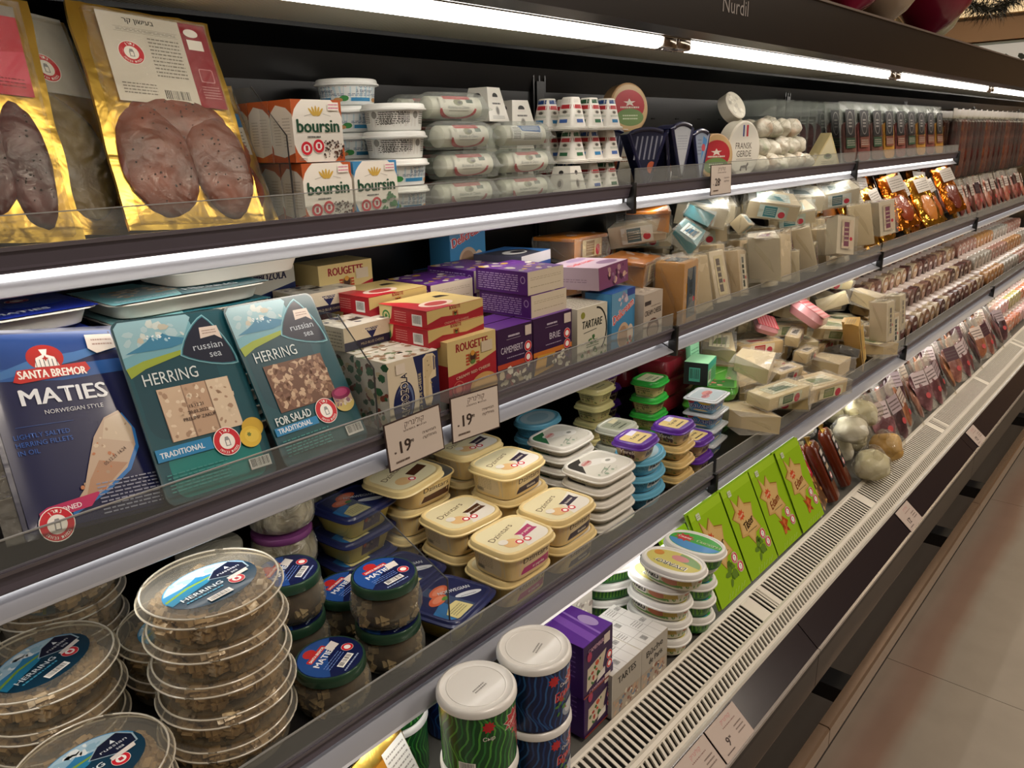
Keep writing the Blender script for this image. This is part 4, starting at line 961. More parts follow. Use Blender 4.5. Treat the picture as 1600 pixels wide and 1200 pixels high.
for (x, y, z, lab) in [(.748, .83, Z2 + .091, 'flat red and cream cheese carton lower of the front pair'), (.746, .832, Z2 + .1205, 'flat red and cream cheese carton on top of the front pair'), (.735, .935, Z2 + .101, 'flat red and cream cheese carton second from front, lower'), (.73, .937, Z2 + .1305, 'flat red and cream cheese carton second from front, on top'), (.74, .935, Z2 + .0715, 'flat red and cream cheese carton third down behind the front pair'), (.74, .935, Z2 + .042, 'flat red and cream cheese carton fourth down behind the front pair'), (.74, .94, Z2 + .0125, 'flat red and cream cheese carton at the bottom behind the uprights')]:
    K_RF.put((x, y, z), lab, 'cheese carton', rot=(0, 0, .04)) if z > Z2 + .05 else None
PUR = '#4a1d6a'
def pf_F(a): a.rect(-.047, 0, .047, .037, '#cfc3ad'); a.fine(-.04, .022, .04, .028, 2, '#a3977f', 3, .25); a.fine(-.04, .010, .04, .014, 1, '#a3977f', 8, .25)
def pf_L(a): a.rect(-.055, 0, .055, .037, PUR); a.fine(-.05, .004, .035, .032, 8, '#a48fb8', 3, .45); a.ell(.045, .024, .005, .006, '#a48fb8'); a.ell(.045, .024, .0035, .0045, PUR)
def pf_T(a): a.rect(-.047, -.055, .047, .055, '#5b2a7a'); a.blobs(-.04, -.05, .04, .05, 26, ['#c9a43c', '#b9b3a6', '#7a4a94', '#8f8a80', '#d9cdbb'], .004, .012, 4)
K_PF = Kind(lambda: carton(.094, .11, .037, PUR, pf_F, pf_L, pf_T))
for (x, y, z, lab) in [(.955, .835, Z2 + .098, 'flat purple cheese carton with a cream end, lower of the front two'), (.951, .838, Z2 + .136, 'flat purple cheese carton with a cream end, on top of the front two'), (.855, .955, Z2 + .118, 'flat purple cheese carton at the left rear'), (.95, .955, Z2 + .128, 'flat purple cheese carton behind the front two'), (.86, .955, Z2 + .08, 'flat purple cheese carton under the left rear one'), (.955, .955, Z2 + .09, 'purple carton under the one behind the front two'), (.86, .955, Z2 + .042, 'second purple carton from the bottom, left rear pile'), (.955, .955, Z2 + .052, 'second purple carton from the bottom, right rear pile'), (.86, .955, Z2 + .004, 'bottom purple carton, left rear pile'), (.955, .955, Z2 + .014, 'bottom purple carton, right rear pile')]:
    K_PF.put((x, y, z), lab, 'cheese carton', rot=(0, 0, .03 if 'rear' not in lab else 0))
def cam_F(t1, w, food):
    def F(a):
        h = .098; a.rect(-w / 2, 0, w / 2, h, '#33143f'); a.rect(-w / 2, .034, w / 2, .042, '#b8452c' if food == 0 else '#c9762c'); a.rect(-w / 2, 0, w / 2, .034, '#4a2a35')
        if food == 0: a.blobs(-w / 2 + .006, .004, w / 2 - .006, .03, 26, ['#d9cdb6', '#c9b89a', '#3a1c22', '#8a3a3f', '#e4dccb'], .004, .009, 3)
        else: a.poly([(-w / 2, .004), (-w / 2 + .05, .010), (-w / 2 + .055, .034), (-w / 2 + .01, .036)], '#c9983c'); a.poly([(-w / 2 + .03, .012), (-w / 2 + .055, .016), (-w / 2 + .048, .030), (-w / 2 + .034, .030)], '#3a2218'); a.blobs(.0, .004, w / 2 - .008, .03, 26, ['#d9cdb6', '#8f8560', '#4a1c3c', '#e4dccb'], .003, .008, 5)
        a.fine(-.016, .082, .010, .086, 1, '#c9bfd0', 3, .7); a.line(-.02, .079, .012, .079, .0004, '#c9bfd0'); a.text(t1, -.008 if food == 0 else .004, .058, .0105, '#cfc6d6', .015, w=w * (.62 if food == 0 else .28)); a.fine(-.02, .048, .02, .052, 1, '#a89ab4', 3)
        a.seal(w * .36, .060, .0085, full=False); a.seal(w * .36, .042, .0085, full=False); a.rect(w * .28, .078, w * .46, .094, '#cdbfb4'); a.blobs(w * .3, .018, w * .44, .034, 10, ['#4a1c5c', '#2c1436'], .002, .004, 2)
    return F
K_CA = Kind(lambda: carton(.082, .04, .098, '#3c1a52', cam_F('CAMEMBERT', .082, 0), lambda a: a.rect(-.02, 0, .02, .098, '#5a2a80'), lambda a: a.rect(-.041, -.02, .041, .02, '#5a2a80')))
K_BR = Kind(lambda: carton(.10, .04, .098, '#33143f', cam_F('BRIE', .10, 1), None, lambda a: a.rect(-.05, -.02, .05, .02, '#5a2a80')))
K_CA.put((.862, .792, Z2), 'dark purple upright carton with pale cheese picture, left of the orange-banded one', 'cheese carton'); K_CA.put((.862, .835, Z2), 'second dark purple upright carton behind the front left one', 'cheese carton')
K_BR.put((.957, .792, Z2), 'dark purple upright carton with an orange band, beside the white herb cheese carton', 'cheese carton'); K_BR.put((.957, .835, Z2), 'second orange-banded purple carton behind the front one', 'cheese carton')
def tart_F(a):
    a.rect(-.044, 0, .044, .095, '#cfc9b6'); pts = [(.012 + .030 * cos(radians(t)), .050 + .040 * sin(radians(t))) for t in range(-60, 100, 10)]
    for p, q in zip(pts, pts[1:]): a.line(*p, *q, .0035, '#1c1f1c'); a.k -= 1
    a.k += 1; a.text('TARTARE', -.002, .058, .0135, '#1f2622', .03, w=.058, shear=.15); a.line(-.026, .050, .012, .053, .0012, '#1f2622'); a.ell(-.028, .082, .006, .006, '#8a8a3a'); a.blobs(-.01, .03, .012, .042, 8, ['#3d6b3a', '#55803f'], .002, .005, 3); a.fine(-.018, .022, .018, .030, 2, '#5a6a48', 3, .5); a.blobs(-.038, .004, .038, .018, 22, ['#7a9a5a', '#b98a7a', '#e2dccb', '#3d6b3a'], .003, .006, 5)
def tart_T(a): a.rect(-.044, -.035, .044, .035, '#c3bcab'); a.fine(-.038, -.03, .038, .03, 7, '#77705f', 3, .3)
K_T = Kind(lambda: carton(.088, .07, .095, '#cfc9b6', tart_F, None, tart_T)); K_T.put((1.064, .806, Z2), 'white upright herb cheese carton with a black crescent line', 'cheese carton'); K_T.put((1.064, .88, Z2), 'second white herb cheese carton behind the front one', 'cheese carton')
def deli_F(a):
    a.rect(-.046, 0, .046, .105, '#3f86b4'); a.poly([(-.046, .06), (.046, .085), (.046, .105), (-.046, .105)], '#5f93b4'); a.rect(.014, .092, .046, .105, '#27408a'); a.text('Delicream', .0, .060, .016, '#e9e2dc', .09, rot=18, w=.084, shear=.2); a.text('Delicream', .0, .060, .016, '#c93a3c', .03, rot=18, w=.082, shear=.2)
    a.blobs(-.02, .08, .02, .098, 9, ['#8f86a4', '#c9b9c4', '#6f9a5a'], .003, .008, 4); a.ell(.0, .022, .024, .024, '#c4a88c'); a.ell(-.002, .020, .018, .020, '#a8866a'); a.ell(.028, .020, .012, .018, '#d6c4b0'); a.blobs(.01, .002, .04, .014, 6, ['#b84a3a', '#3d7a4a'], .003, .005, 3)
K_D = Kind(lambda: carton(.092, .055, .105, '#3f86b4', deli_F, None, lambda a: a.rect(-.046, -.027, .046, .027, '#2a5fa4')))
K_D.put((1.158, .800, Z2), 'sky-blue upright cream dessert carton with red and white script, at the shelf front', 'cheese carton', rot=(0, 0, .12))
K_D.put((1.0, 1.047, Z2 + .148), 'sky-blue upright carton with red and white script, standing at the back', 'cheese carton', rot=(0, 0, 0)); K_D.put((1.0, 1.02, Z2 + .08), 'sky-blue carton hidden below the standing one at the back', 'cheese carton') if 0 else None
def df_T(a): a.rect(-.055, -.05, .055, .05, '#3a77b8'); a.poly([(-.055, -.05), (.02, -.05), (.04, .0), (.0, .03), (-.055, .04)], '#3a3a44'); a.ell(-.01, -.01, .03, .02, '#d4d2cc'); a.ell(.0, -.01, .018, .012, '#2c2a30')
K_DF = Kind(lambda: carton(.11, .10, .026, '#c9c9cc', lambda a: (a.rect(-.055, 0, .055, .026, '#c9c9cc'), a.rect(-.055, 0, .055, .008, '#2c4a8a')), lambda a: a.rect(-.05, 0, .05, .026, '#4a4a58'), df_T))
K_DF.put((1.06, .95, Z2 + .150), 'flat blue and black topped carton behind the pink one', 'cheese carton', rot=(0, 0, .2)); K_DF.put((1.06, .955, Z2 + .122), 'flat carton just under the blue and black topped one', 'cheese carton')
for i in range(4): K_DF.put((1.06, .965, Z2 + .002 + .029 * i), '%s of the carton pile under the blue and black topped carton' % ['bottom', 'second', 'third', 'fourth'][i], 'cheese carton')
K_DF.put((.985, 1.052, Z2 + .121), 'narrow flat carton at the very back under the standing sky-blue one', 'cheese carton', scale=(1, .6, 1))
def pk_F(a): a.rect(-.056, 0, .056, .040, '#7a4468'); a.blobs(-.02, .006, .05, .034, 18, ['#b08a8c', '#4a2440', '#c9a48f', '#8f6a84'], .003, .008, 3)
def pk_L(a): a.rect(-.055, 0, .055, .040, '#b8a3ac'); a.fine(-.045, .012, .03, .020, 2, '#8f7a86', 3)
def pk_T(a): a.rect(-.056, -.055, .056, .055, '#c9b4c4'); a.text('Delicream', -.01, .0, .016, '#c9454a', .04, w=.08, shear=.2); a.ell(.02, -.03, .028, .016, '#8a6a8c'); a.ell(.02, .035, .03, .012, '#a890b4')
K_PK = Kind(lambda: carton(.112, .11, .040, '#7a4468', pk_F, pk_L, pk_T)); K_PK.put((1.146, .842, Z2 + .113), 'flat mauve dessert carton lying on the white and sky-blue cartons', 'cheese carton', rot=(-.04, -.02, .12))
def cc_F(a): a.rect(-.04, 0, .04, .088, '#b5a99b'); a.text('CREAM CHEESE', .0, .046, .010, '#2c2422', .03, w=.07); a.rect(-.036, .066, -.01, .074, '#3a3232'); a.ell(.0, .018, .026, .020, '#5a3a30'); a.ell(.0, .014, .022, .014, '#a08878'); a.fine(-.01, .060, .03, .064, 1, '#7a6e64', 3)
K_CC = Kind(lambda: carton(.080, .065, .088, '#b5a99b', cc_F, None, lambda a: (a.rect(-.04, -.032, .04, .032, '#a89d8f'), a.blobs(-.03, -.02, .03, .02, 12, ['#5a5048', '#cfc6b8'], .003, .006, 2)))); K_CC.put((1.252, .80, Z2), 'grey-beige upright cream cheese carton at the right end of the bay', 'cheese carton', rot=(0, 0, .1)); K_CC.put((1.25, .872, Z2), 'second grey-beige cream cheese carton behind the front one', 'cheese carton')

p1, p2 = P(583, 680, x=.578), P(578, 578, x=.578); p3 = P(522, 493, x=.578)
divider(.584, [(.768, Z2), (.768, p2.z), (p3.y, p3.z), (1.08, p3.z), (1.08, Z2)], 'clear sloping divider between the fish packs and the cheese cartons', Z2)

# price cards
def pcard(big, crossed, seed):
    def mk():
        t = thing('price_card'); w, h = .098, .066
        MB().box(-w / 2, w / 2, -.0008, .0008, 0, h, mat('#3a2a26', .4)).build('card_frame', t)
        a = Art(); a.rect(-w / 2 + .0018, .0018, w / 2 - .0018, h - .0018, '#cfc3b8')
        a.text(heb('\u05e7\u05d5\u05dc\u05d9\u05e0\u05e8\u05d9\u05e7'), .002, h - .0135, .0075, '#4a342c', .015, w=.034); a.text(heb('\u05d2\u05d1\u05d9\u05e0\u05d5\u05ea \u05d1\u05de\u05d1\u05e6\u05e2'), .002, h - .019, .0024, '#5a4a42', .03, w=.040)
        a.text(big, -.018, .020, .0165, '#3c302c', .03); a.text('90', -.006, .029, .0045, '#3c302c', .03); a.text('\u20aa', -.036, .022, .003, '#3c302c', .03)
        for i, s_ in enumerate(['\u05d7\u05de\u05d9\u05e9\u05d9\u05d4', '\u05de\u05d7\u05dc\u05e7\u05d4']): a.text(heb(s_), .025, .034 - .007 * i, .0038, '#5a4a42', .0, w=.024)
        a.fine(-.037, .008, -.014, .0115, 1, '#6a5a50', seed, .8)
        a.build('printed_front', t, front(-.0008)); return t
    return mk
KPC = Kind(pcard('19', 0, 3))
pc = []
for (bl, tl, br, lab) in [((612, 738), (606, 668), (692, 702), 'framed price card reading 19 in front of the blue-cheese carton'), ((709, 693), (706, 625), (779, 668), 'framed price card reading 19 in front of the red and cream carton')]:
    c_, r_ = frame(P(*bl, y=.738), P(*br, y=.738), P(*tl, y=.742)); KPC.put(c_ + Vector((0, 0, 0)), lab, 'price card', rot=tuple(r_))
KPC2 = Kind(pcard('28', 0, 5)); c_, r_ = frame(P(1110, 306, y=.838), P(1141, 302, y=.838), P(1111, 261, y=.840)); KPC2.put(c_, 'framed price card hanging on the top shelf rail in the second bay', 'price card', rot=tuple(r_))
# ================================================================== LOWEST RAISED SHELF, NEAREST BAY
FROST = clear('frosted_tub_plastic', '#ede8dc', .07, .20, None, .36)
FISHM = mat('#86704f', .32, 0, .5, (60, .4, .003), .5, ('#b59d78', 40, .35, .65))
FISHD = mat('#3c2f22', .35, 0, .5, (60, .4, .003), .5, ('#665440', 34, .3, .7))
def chunks(n, rmax, z0, z1, sz, seed, m, rin=0):
    """cut fish pieces packed in a round tub, as slanted blocks"""
    b = MB(); R = random.Random(seed)
    for i in range(n):
        a = R.uniform(0, 2 * pi); r = rmax * sqrt(R.uniform(rin, 1)); s_ = sz * R.uniform(.7, 1.15); bm = bmesh.new(); bmesh.ops.create_cube(bm, size=1)
        bmesh.ops.bevel(bm, geom=bm.edges[:], offset=.26, segments=2, affect='EDGES')
        M = Matrix.Translation((r * cos(a), r * sin(a), R.uniform(z0, z1))) @ Matrix.Rotation(a + R.uniform(-.6, .6), 4, 'Z') @ Matrix.Rotation(R.uniform(-.9, .9), 4, 'Y') @ Matrix.Diagonal((s_ * .55, s_, s_ * .8, 1))
        bmesh.ops.transform(bm, matrix=M, verts=bm.verts); b.bm(bm, m, True)
    return b
def blue_oval(a, rx, ry, r):
    """lid print: sky, meadow, dark sail emblem, herring lettering"""
    a.ell(0, 0, rx, ry, '#12364c'); seg = lambda y0, y1, c: a.poly([(x, min(y1, ry * sqrt(max(0, 1 - (x / rx) ** 2)))) for x in [rx * cos(radians(t)) for t in range(180, -1, -12)] if True] + [(rx * .95, y0), (-rx * .98, y0 - .004)][::1], c)
    P_ = [(rx * cos(radians(t)), ry * sin(radians(t))) for t in range(15, 181, 11)]
    a.poly(P_ + [(-rx * .6, ry * .12), (0, ry * .2)], '#3c86b4'); P2 = [(rx * .97 * cos(radians(t)), ry * .97 * sin(radians(t))) for t in range(35, 166, 11)]
    a.poly(P2 + [(-rx * .5, ry * .42), (.0, ry * .4)], '#a9c6d6'); a.blobs(-rx * .6, ry * .55, rx * .4, ry * .85, 16, ['#e3eaec', '#8fb4c8'], .003, .007, 3)
    a.poly([(-rx * .55, ry * .38), (-rx * .2, ry * .52), (-rx * .05, ry * .62), (rx * .08, ry * .5), (rx * .3, ry * .42), (0, ry * .36)][::-1], '#2f7ba8')
    a.poly([(-rx * .96, ry * .14), (-rx * .4, ry * .34), (rx * .25, ry * .36), (rx * .25, ry * .30), (-rx * .4, ry * .25), (-rx * .97, ry * .04)][::-1], '#7fa03a'); a.poly([(-rx * .98, ry * .04), (-rx * .4, ry * .25), (rx * .25, ry * .30), (.0, ry * .1), (-rx * .5, -ry * .05), (-rx * .95, -ry * .2)][::-1], '#2a7fa4')
    for k, c in ((1.08, '#9fb4c0'), (1, '#141b34')):
        cx, cy = rx * .48, ry * .22; a.poly([(cx - rx * .42 * k, cy - ry * .02), (cx - rx * .15 * k, cy + ry * .28 * k), (cx + rx * .25 * k, cy + ry * .38 * k), (cx + rx * .42 * k, cy + ry * .02), (cx + rx * .38 * k, cy - ry * .30 * k), (cx - rx * .02, cy - ry * .34 * k)][::-1], c)
    a.text('russian', rx * .52, ry * .16, r * .085, '#d5dade', .0, w=rx * .52); a.text('sea', rx * .58, -ry * .02, r * .085, '#d5dade', .0); a.poly([(rx * .5, ry * .32), (rx * .56, ry * .46), (rx * .60, ry * .30)][::-1], '#dfe6ea')
    a.text('HERRING', -rx * .28, -ry * .26, r * .13, '#d9e2e6', .02, w=rx * .92); a.fine(-rx * .72, -ry * .42, rx * .1, -ry * .34, 1, '#4aa0c4', 3, .7)
    a.seal(rx * .42, -ry * .40, r * .17, full=False); a.rect(rx * .38, -ry * .46, rx * .46, -ry * .34, '#b9283a'); a.poly([(rx * .3, -ry * .16), (rx * .8, -ry * .10), (rx * .78, -ry * .26), (rx * .3, -ry * .3)][::-1], '#d9d3cd'); a.bars(-rx * .4, -ry * .84, rx * .12, -ry * .62, 4)
def herring_tub():
    t = thing('herring_tub'); r, h = .0745, .0405
    MB().sup([(.0015, r - .012, r - .012, 2), (0, r - .011, r - .011, 2), (.002, r - .009, r - .009, 2), (h - .012, r - .004, r - .004, 2)], FROST, 56, True, False).build('tub', t)
    (chunks(150, r - .017, .008, h - .016, .023, 5, FISHM, .35)).build('fish_pieces', t, kind='stuff')
    R = r; l = MB().sup([(h - .012, R - .001, R - .001, 2), (h - .010, R + .001, R + .001, 2), (h - .007, R + .0012, R + .0012, 2), (h - .006, R, R, 2), (h - .002, R - .0005, R - .0005, 2), (h, R - .002, R - .002, 2), (h, R - .005, R - .005, 2), (h - .003, R - .0065, R - .0065, 2), (h - .0035, R - .02, R - .02, 2)], FROST, 64, False); l.build('clear_lid', t)
    rb = MB(); 
    for (zz, rr) in ((h - .0085, R + .0012), (h - .0005, R - .0035)): rb.tube([(rr * cos(2 * pi * k / 48), rr * sin(2 * pi * k / 48), zz) for k in range(49)], .0011, mat('#cfc9bb', .3, 0, .3), 6)
    rb.build('lid_rim', t)
    a = Art(); blue_oval(a, .052, .040, .052); a.build('lid_label', t, top(h - .0033), rough=.35, coat=.4); return t
KH = Kind(herring_tub)
for i in range(5): KH.put((.321 + .001 * (i % 2), .741, Z3 + .0415 * i), '%s herring tub of the tall five-high stack' % ['bottom', 'second', 'third', 'fourth', 'topmost'][i], 'fish tub', rot=(0, 0, [.0, .3, -.2, .2, .10][i]))
for i in range(3): KH.put((.182 + .002 * (i % 2), .872, Z3 + .0415 * i), '%s herring tub of the stack at the left edge' % ['bottom', 'middle', 'topmost'][i], 'fish tub', rot=(0, 0, [.0, .3, .42][i]))
KH.put((.169, .7225, Z3), 'lower herring tub of the pair at the bottom left corner', 'fish tub', rot=(0, 0, .1)); KH.put((.168, .7225, Z3 + .0415), 'upper herring tub of the pair at the bottom left corner', 'fish tub', rot=(0, 0, .12))
KH.put((.342, .896, Z3), 'lower herring tub between the left stack and the tall stack', 'fish tub', rot=(0, 0, .1)); KH.put((.340, .893, Z3 + .0415), 'upper herring tub between the left stack and the tall stack', 'fish tub', rot=(0, 0, .2))
for i in range(5): KH.put((.245, 1.010, Z3 + .0415 * i), '%s herring tub of the pale stack at the rear left' % ['bottom', 'second', 'third', 'fourth', 'topmost'][i], 'fish tub', rot=(0, 0, .5 * i))
# glass jars
GLASS = clear('jar_glass', '#e8e9e0', .03, .04, None, .35)
def jar(lidc, foil=False):
    def mk():
        t = thing('herring_jar'); r, h = .047, .064
        prof = [(0, r * .62), (.001, r * .72), (.006, r * .9), (.018, r), (.030, r), (.042, r * .93), (h - .014, r * .84)]
        c = MB().lathe([(z + .0008 * (z < .001), q - .006) for z, q in prof], FISHD if not foil else mat('#a39a86', .35, 0, .5, (50, .5, .003), .5, ('#d0c8b4', 30, .3, .7)), 40); c.build('fish_fillets', t)
        if not foil: b = chunks(40, r * .78, .012, .040, .021, 8, mat('#76624a', .3, 0, .5, (60, .4, .003), .5, ('#9c8868', 40, .35, .65)), .9); b.build('fish_pieces', t, kind='stuff')
        MB().lathe(prof, GLASS, 48).build('glass_jar', t)
        q = r * .92
        MB().lathe([(h - .015, q - .002), (h - .014, q), (h - .008, q), (h - .003, q - .0006), (h - .0012, q - .002), (h - .0016, q - .006)], mat(lidc, .3, .3, .3), 48).build('lid', t, label='dark green lid rim' if lidc == '#2a4a38' else 'mauve lid rim')
        if foil:
            b = MB(); bm = bmesh.new(); bmesh.ops.create_uvsphere(bm, u_segments=32, v_segments=16, radius=1)
            for v in bm.verts:
                k = 1 + .10 * noise.noise(v.co * 4) ; v.co = Vector((v.co.x * r * .93 * k, v.co.y * r * .93 * k, (h - .001) + max(0, v.co.z) * .004))
            return t
        a = Art(); R = q - .0035; a.ell(0, 0, R, R, '#141c48'); a.poly([(R * .97 * cos(radians(x)), R * .97 * sin(radians(x))) for x in range(30, 211, 12)] + [(-.005, .0)], '#234a8c'); a.ell(-.003, R * .66, R * .22, R * .2, '#b52a2a'); a.rrect(-R * .5, R * .34, R * .42, R * .54, .002, '#b52a2a'); a.text('SANTA BREMOR', -R * .04, R * .38, .0036, '#ece6dd', .03, w=R * .8)
        a.text('MATIES', -R * .08, R * .04, .0082, '#dfe4ea', .03, w=R * 1.0); a.fine(-R * .6, -R * .36, R * .3, -R * .08, 3, '#6f8ac4', 3, .3); a.bars(-R * .38, -R * .66, R * .30, -R * .44, 5); a.seal(R * .55, -.012, .0075, full=False); a.poly([(R * .22, R * .06), (R * .62, R * .02), (R * .7, R * .34), (R * .3, R * .36)], '#dcd4cd'); a.fine(-R * .5, -R * .82, R * .35, -R * .74, 1, '#9fb0d4', 3, .6)
        a.build('lid_label', t, top(h - .0013), rough=.25, coat=.6); return t
    return mk
KJ, KJF = Kind(jar('#2a4a38')), Kind(jar('#7d3f78', True))
for (x, y, z, rz, lab) in [(.532, .713, Z3, .1, 'lower herring jar of the front pair under the blue lid'), (.532, .713, Z3 + .065, .0, 'upper herring jar of the front pair with a white sticker on its blue lid'), (.432, .703, Z3, .45, 'single herring jar at the shelf front, tilted-looking navy lid'), (.548, .822, Z3, .3, 'herring jar between the left jar pair and the front jar pair'),
    (.455, .818, Z3, .5, 'lower herring jar behind the single front jar'), (.455, .818, Z3 + .065, .6, 'upper herring jar of the pair behind the single front jar')]:
    KJ.put((x, y, z), lab, 'fish jar', rot=(0, 0, rz))
def foil_jar():
    t = thing('foil_covered_jar'); r, h = .047, .064
    MB().lathe([(0, r * .62), (.001, r * .72), (.006, r * .9), (.018, r), (.030, r), (.042, r * .93), (h - .010, r * .84)], mat('#6f6856', .3, 0, .7, (40, 1.0, .01), .5, ('#b5ae9a', 26, .4, .62)), 48).build('jar', t)
    MB().lathe([(h - .011, r * .90), (h - .009, r * .93), (h - .004, r * .93), (h - .001, r * .9)], mat('#7d3f78', .3, .1, .4), 48).build('lid', t, label='mauve lid')
    w = MB(); w.lathe([(.002, r * .75), (.010, r * .97 + .001), (.02, r + .0012), (.032, r + .0012), (.044, r * .95 + .001), (h - .012, r * .86 + .001)], FILM, 48, False, False); w.build('clear_wrap', t); return t
KF_ = Kind(foil_jar)
def pale_jar():
    t = foil_jar(); [c for c in t.children if c.name.startswith('lid')][0].data = MB().lathe([(.053, .0425), (.055, .044), (.060, .044), (.063, .042)], PALEF, 48).mesh('lid'); return t
PALEF = mat('#a8a494', .3, .2, .5, (40, .9, .006))
KPF = Kind(pale_jar)
for i, (x, y, z) in enumerate([(.515, .93, Z3), (.518, .93, Z3 + .065), (.52, .93, Z3 + .13), (.415, .945, Z3), (.415, .945, Z3 + .065), (.60, 1.03, Z3), (.60, 1.03, Z3 + .065)]):
    (KPF if i in (2, 4) else KF_).put((x, y, z), ['bottom jar with mauve lid in the wrapped rear stack', 'middle jar with a bright mauve lid in the wrapped rear stack', 'topmost wrapped pale jar under the middle shelf lip', 'lower wrapped jar left of the mauve-lidded stack', 'upper wrapped jar left of the mauve-lidded stack', 'lower wrapped jar right of the mauve-lidded stack', 'upper wrapped jar right of the mauve-lidded stack'][i], 'fish jar')
# salmon spread trays (navy)
def salmon_T(w, d):
    def T(a):
        X, Y = w / 2 - .009, d / 2 - .009; a.rrect(-X, -Y, X, Y, .008, '#1b2350'); a.poly([(-X, -Y * .1), (-X * .3, Y * .1), (-X * .35, -Y), (-X, -Y)], '#2d6ea8'); a.rect(-X * .3, -Y, X * .1, Y, '#3a4a6a')
        a.ell(.005, Y * .55, .018, .010, '#cf6440'); a.ell(.005, Y * .55, .013, .006, '#e0886a'); a.ell(-.014, Y * .25, .017, .010, '#cf6440'); a.ell(-.013, Y * .26, .011, .006, '#e0886a'); a.ell(-.005, Y * .1, .006, .004, '#5a8a3a')
        a.text('NORWEGIAN', X * .35, Y * .05, .0075, '#c9d0d8', .02, rot=-35, w=.048); a.ell(X * .45, -Y * .45, .020, .006, '#cfd3da', rot=-35); a.line(X * .2, -Y * .32, X * .62, -Y * .64, .001, '#3a4058')
        a.poly([(-X * .8, -Y * .98), (X * .0, -Y * .98), (-X * .05, -Y * .3), (-X * .35, -Y * .25), (-X * .8, -Y * .5)], '#cfc48a'); a.fine(-X * .7, -Y * .85, -X * .12, -Y * .45, 4, '#7a7458', 3)
    return T
def salm(taper, lid2=None):
    return lambda: tub(.106, .096, .042, 6, '#cdbf62', '#232a58', .006, taper, T=salmon_T(.112, .10), F=lambda a: (a.rect(-.018, .004, .018, .030, '#5a5052'), a.blobs(-.014, .006, .014, .026, 10, ['#b86a4a', '#8a7a6a', '#3a3a48'], .002, .005, 3)), name='salmon_spread_tub', flange=.004)
KS = Kind(salm(.80))
for (x, y, z, rz, lab) in [(.640, .706, Z3, .22, 'navy-lidded salmon spread tub lying at the shelf front beside the cream tubs'), (.640, .815, Z3, .15, 'blue and yellow topped salmon spread tub behind the front navy one'), (.635, .925, Z3, .05, 'lowest navy salmon spread tub of the rear stack'), (.635, .923, Z3 + .0425, .08, 'middle navy salmon spread tub of the rear stack'), (.638, .920, Z3 + .085, .12, 'topmost navy salmon spread tub with a yellow corner, rear stack')]:
    KS.put((x, y, z), lab, 'spread tub', rot=(0, 0, rz))
# cream butter-yellow tubs lettered Dzintars
def dz(band, name_):
    def T(a):
        X, Y = .048, .041; a.rrect(-X, -Y, X, Y, .010, '#d9cfa8'); a.poly([(-X * .2, -Y), (X, -Y), (X, Y * .3), (X * .1, -Y * .1)], '#ddd8cc'); a.text('Dzintars', -.008, .010, .0105, '#5a4630', .015, rot=14, w=.060)
        a.poly([(.0, -.004), (.040, .004), (.038, -.008), (.042, -.014), (.004, -.020), (.008, -.012)][::-1], band); a.text(name_, .022, -.0105, .0045, '#e4dccb', .02, rot=10); a.ell(-.020, -.018, .014, .012, '#d6b07a'); a.seal(-.010, -.024, .0068, full=False); a.seal(.004, -.027, .0068, full=False)
        a.ell(-.028, -.008, .008, .007, '#dcd6ca')
    def F(a):
        a.rect(-.046, .002, .046, .033, '#cdb98f'); a.text('Dzintars', .004, .020, .0085, '#4a3826', .02, w=.056); a.poly([(-.028, .003), (.046, .003), (.046, .016), (-.022, .013), (-.026, .008)], band); a.text(name_, .010, .006, .0045, '#e4dccb', .02)
    def L(a): a.rect(-.036, .002, .036, .033, '#c9b68f'); a.fine(-.030, .010, .008, .030, 7, '#8f7f62', 3, .35); a.bars(-.026, .003, -.008, .011, 4, '#c9b68f')
    return lambda: tub(.114, .098, .049, 4.2, '#d9bd80', '#dcc58c', .010, .93, T=T, F=F, L=L, name='spread_tub', flange=.0018)
KD = {k: Kind(dz(c, n)) for k, c, n in (('pink', '#a83266', 'ar paprika'), ('black', '#33293a', 'klasiskais'), ('brown', '#4a2c1c', 'sampinjonu'))}
for (k, x, y, z, rz, lab) in [('pink', .757, .692, Z3, .02, 'lower butter-yellow spread tub with a magenta band at the shelf front'), ('pink', .755, .692, Z3 + .0495, .0, 'upper butter-yellow spread tub with a magenta band at the shelf front'),
    ('black', .878, .703, Z3, .03, 'lower butter-yellow tub with a black band, right of the magenta pair'), ('black', .875, .703, Z3 + .0495, .05, 'upper butter-yellow tub with a black band, right of the magenta pair'),
    ('brown', .760, .795 + .008, Z3, 0, 'lower butter-yellow tub with a brown band behind the magenta pair'), ('brown', .757, .795 + .008, Z3 + .0495, -.04, 'upper butter-yellow tub with a brown band behind the magenta pair'),
    ('black', .882, .808, Z3, 0, 'bottom butter-yellow tub of the middle stack of three'), ('black', .880, .808, Z3 + .0495, .02, 'second butter-yellow tub of the middle stack of three'), ('black', .872, .806, Z3 + .099, .06, 'topmost butter-yellow tub with a black band, middle stack of three'),
    ('brown', .745, .912, Z3, 0, 'bottom butter-yellow tub of the rear left stack'), ('brown', .748, .912, Z3 + .0495, .06, 'second butter-yellow tub of the rear left stack'),
    ('black', .880, .916, Z3, 0, 'bottom butter-yellow tub of the rear right stack'), ('black', .882, .916, Z3 + .0495, 0, 'second butter-yellow tub of the rear right stack'), ('black', .885, .914, Z3 + .099, .04, 'topmost butter-yellow tub at the rear right, behind the second price card'),
    ('brown', .93, 1.02, Z3 + .0, 0, 'bottom butter-yellow tub of the stack against the back wall'), ('brown', .93, 1.02, Z3 + .0495, 0, 'upper butter-yellow tub of the stack against the back wall')]:
    KD[k].put((x, y, z), lab, 'spread tub', rot=(0, 0, rz))
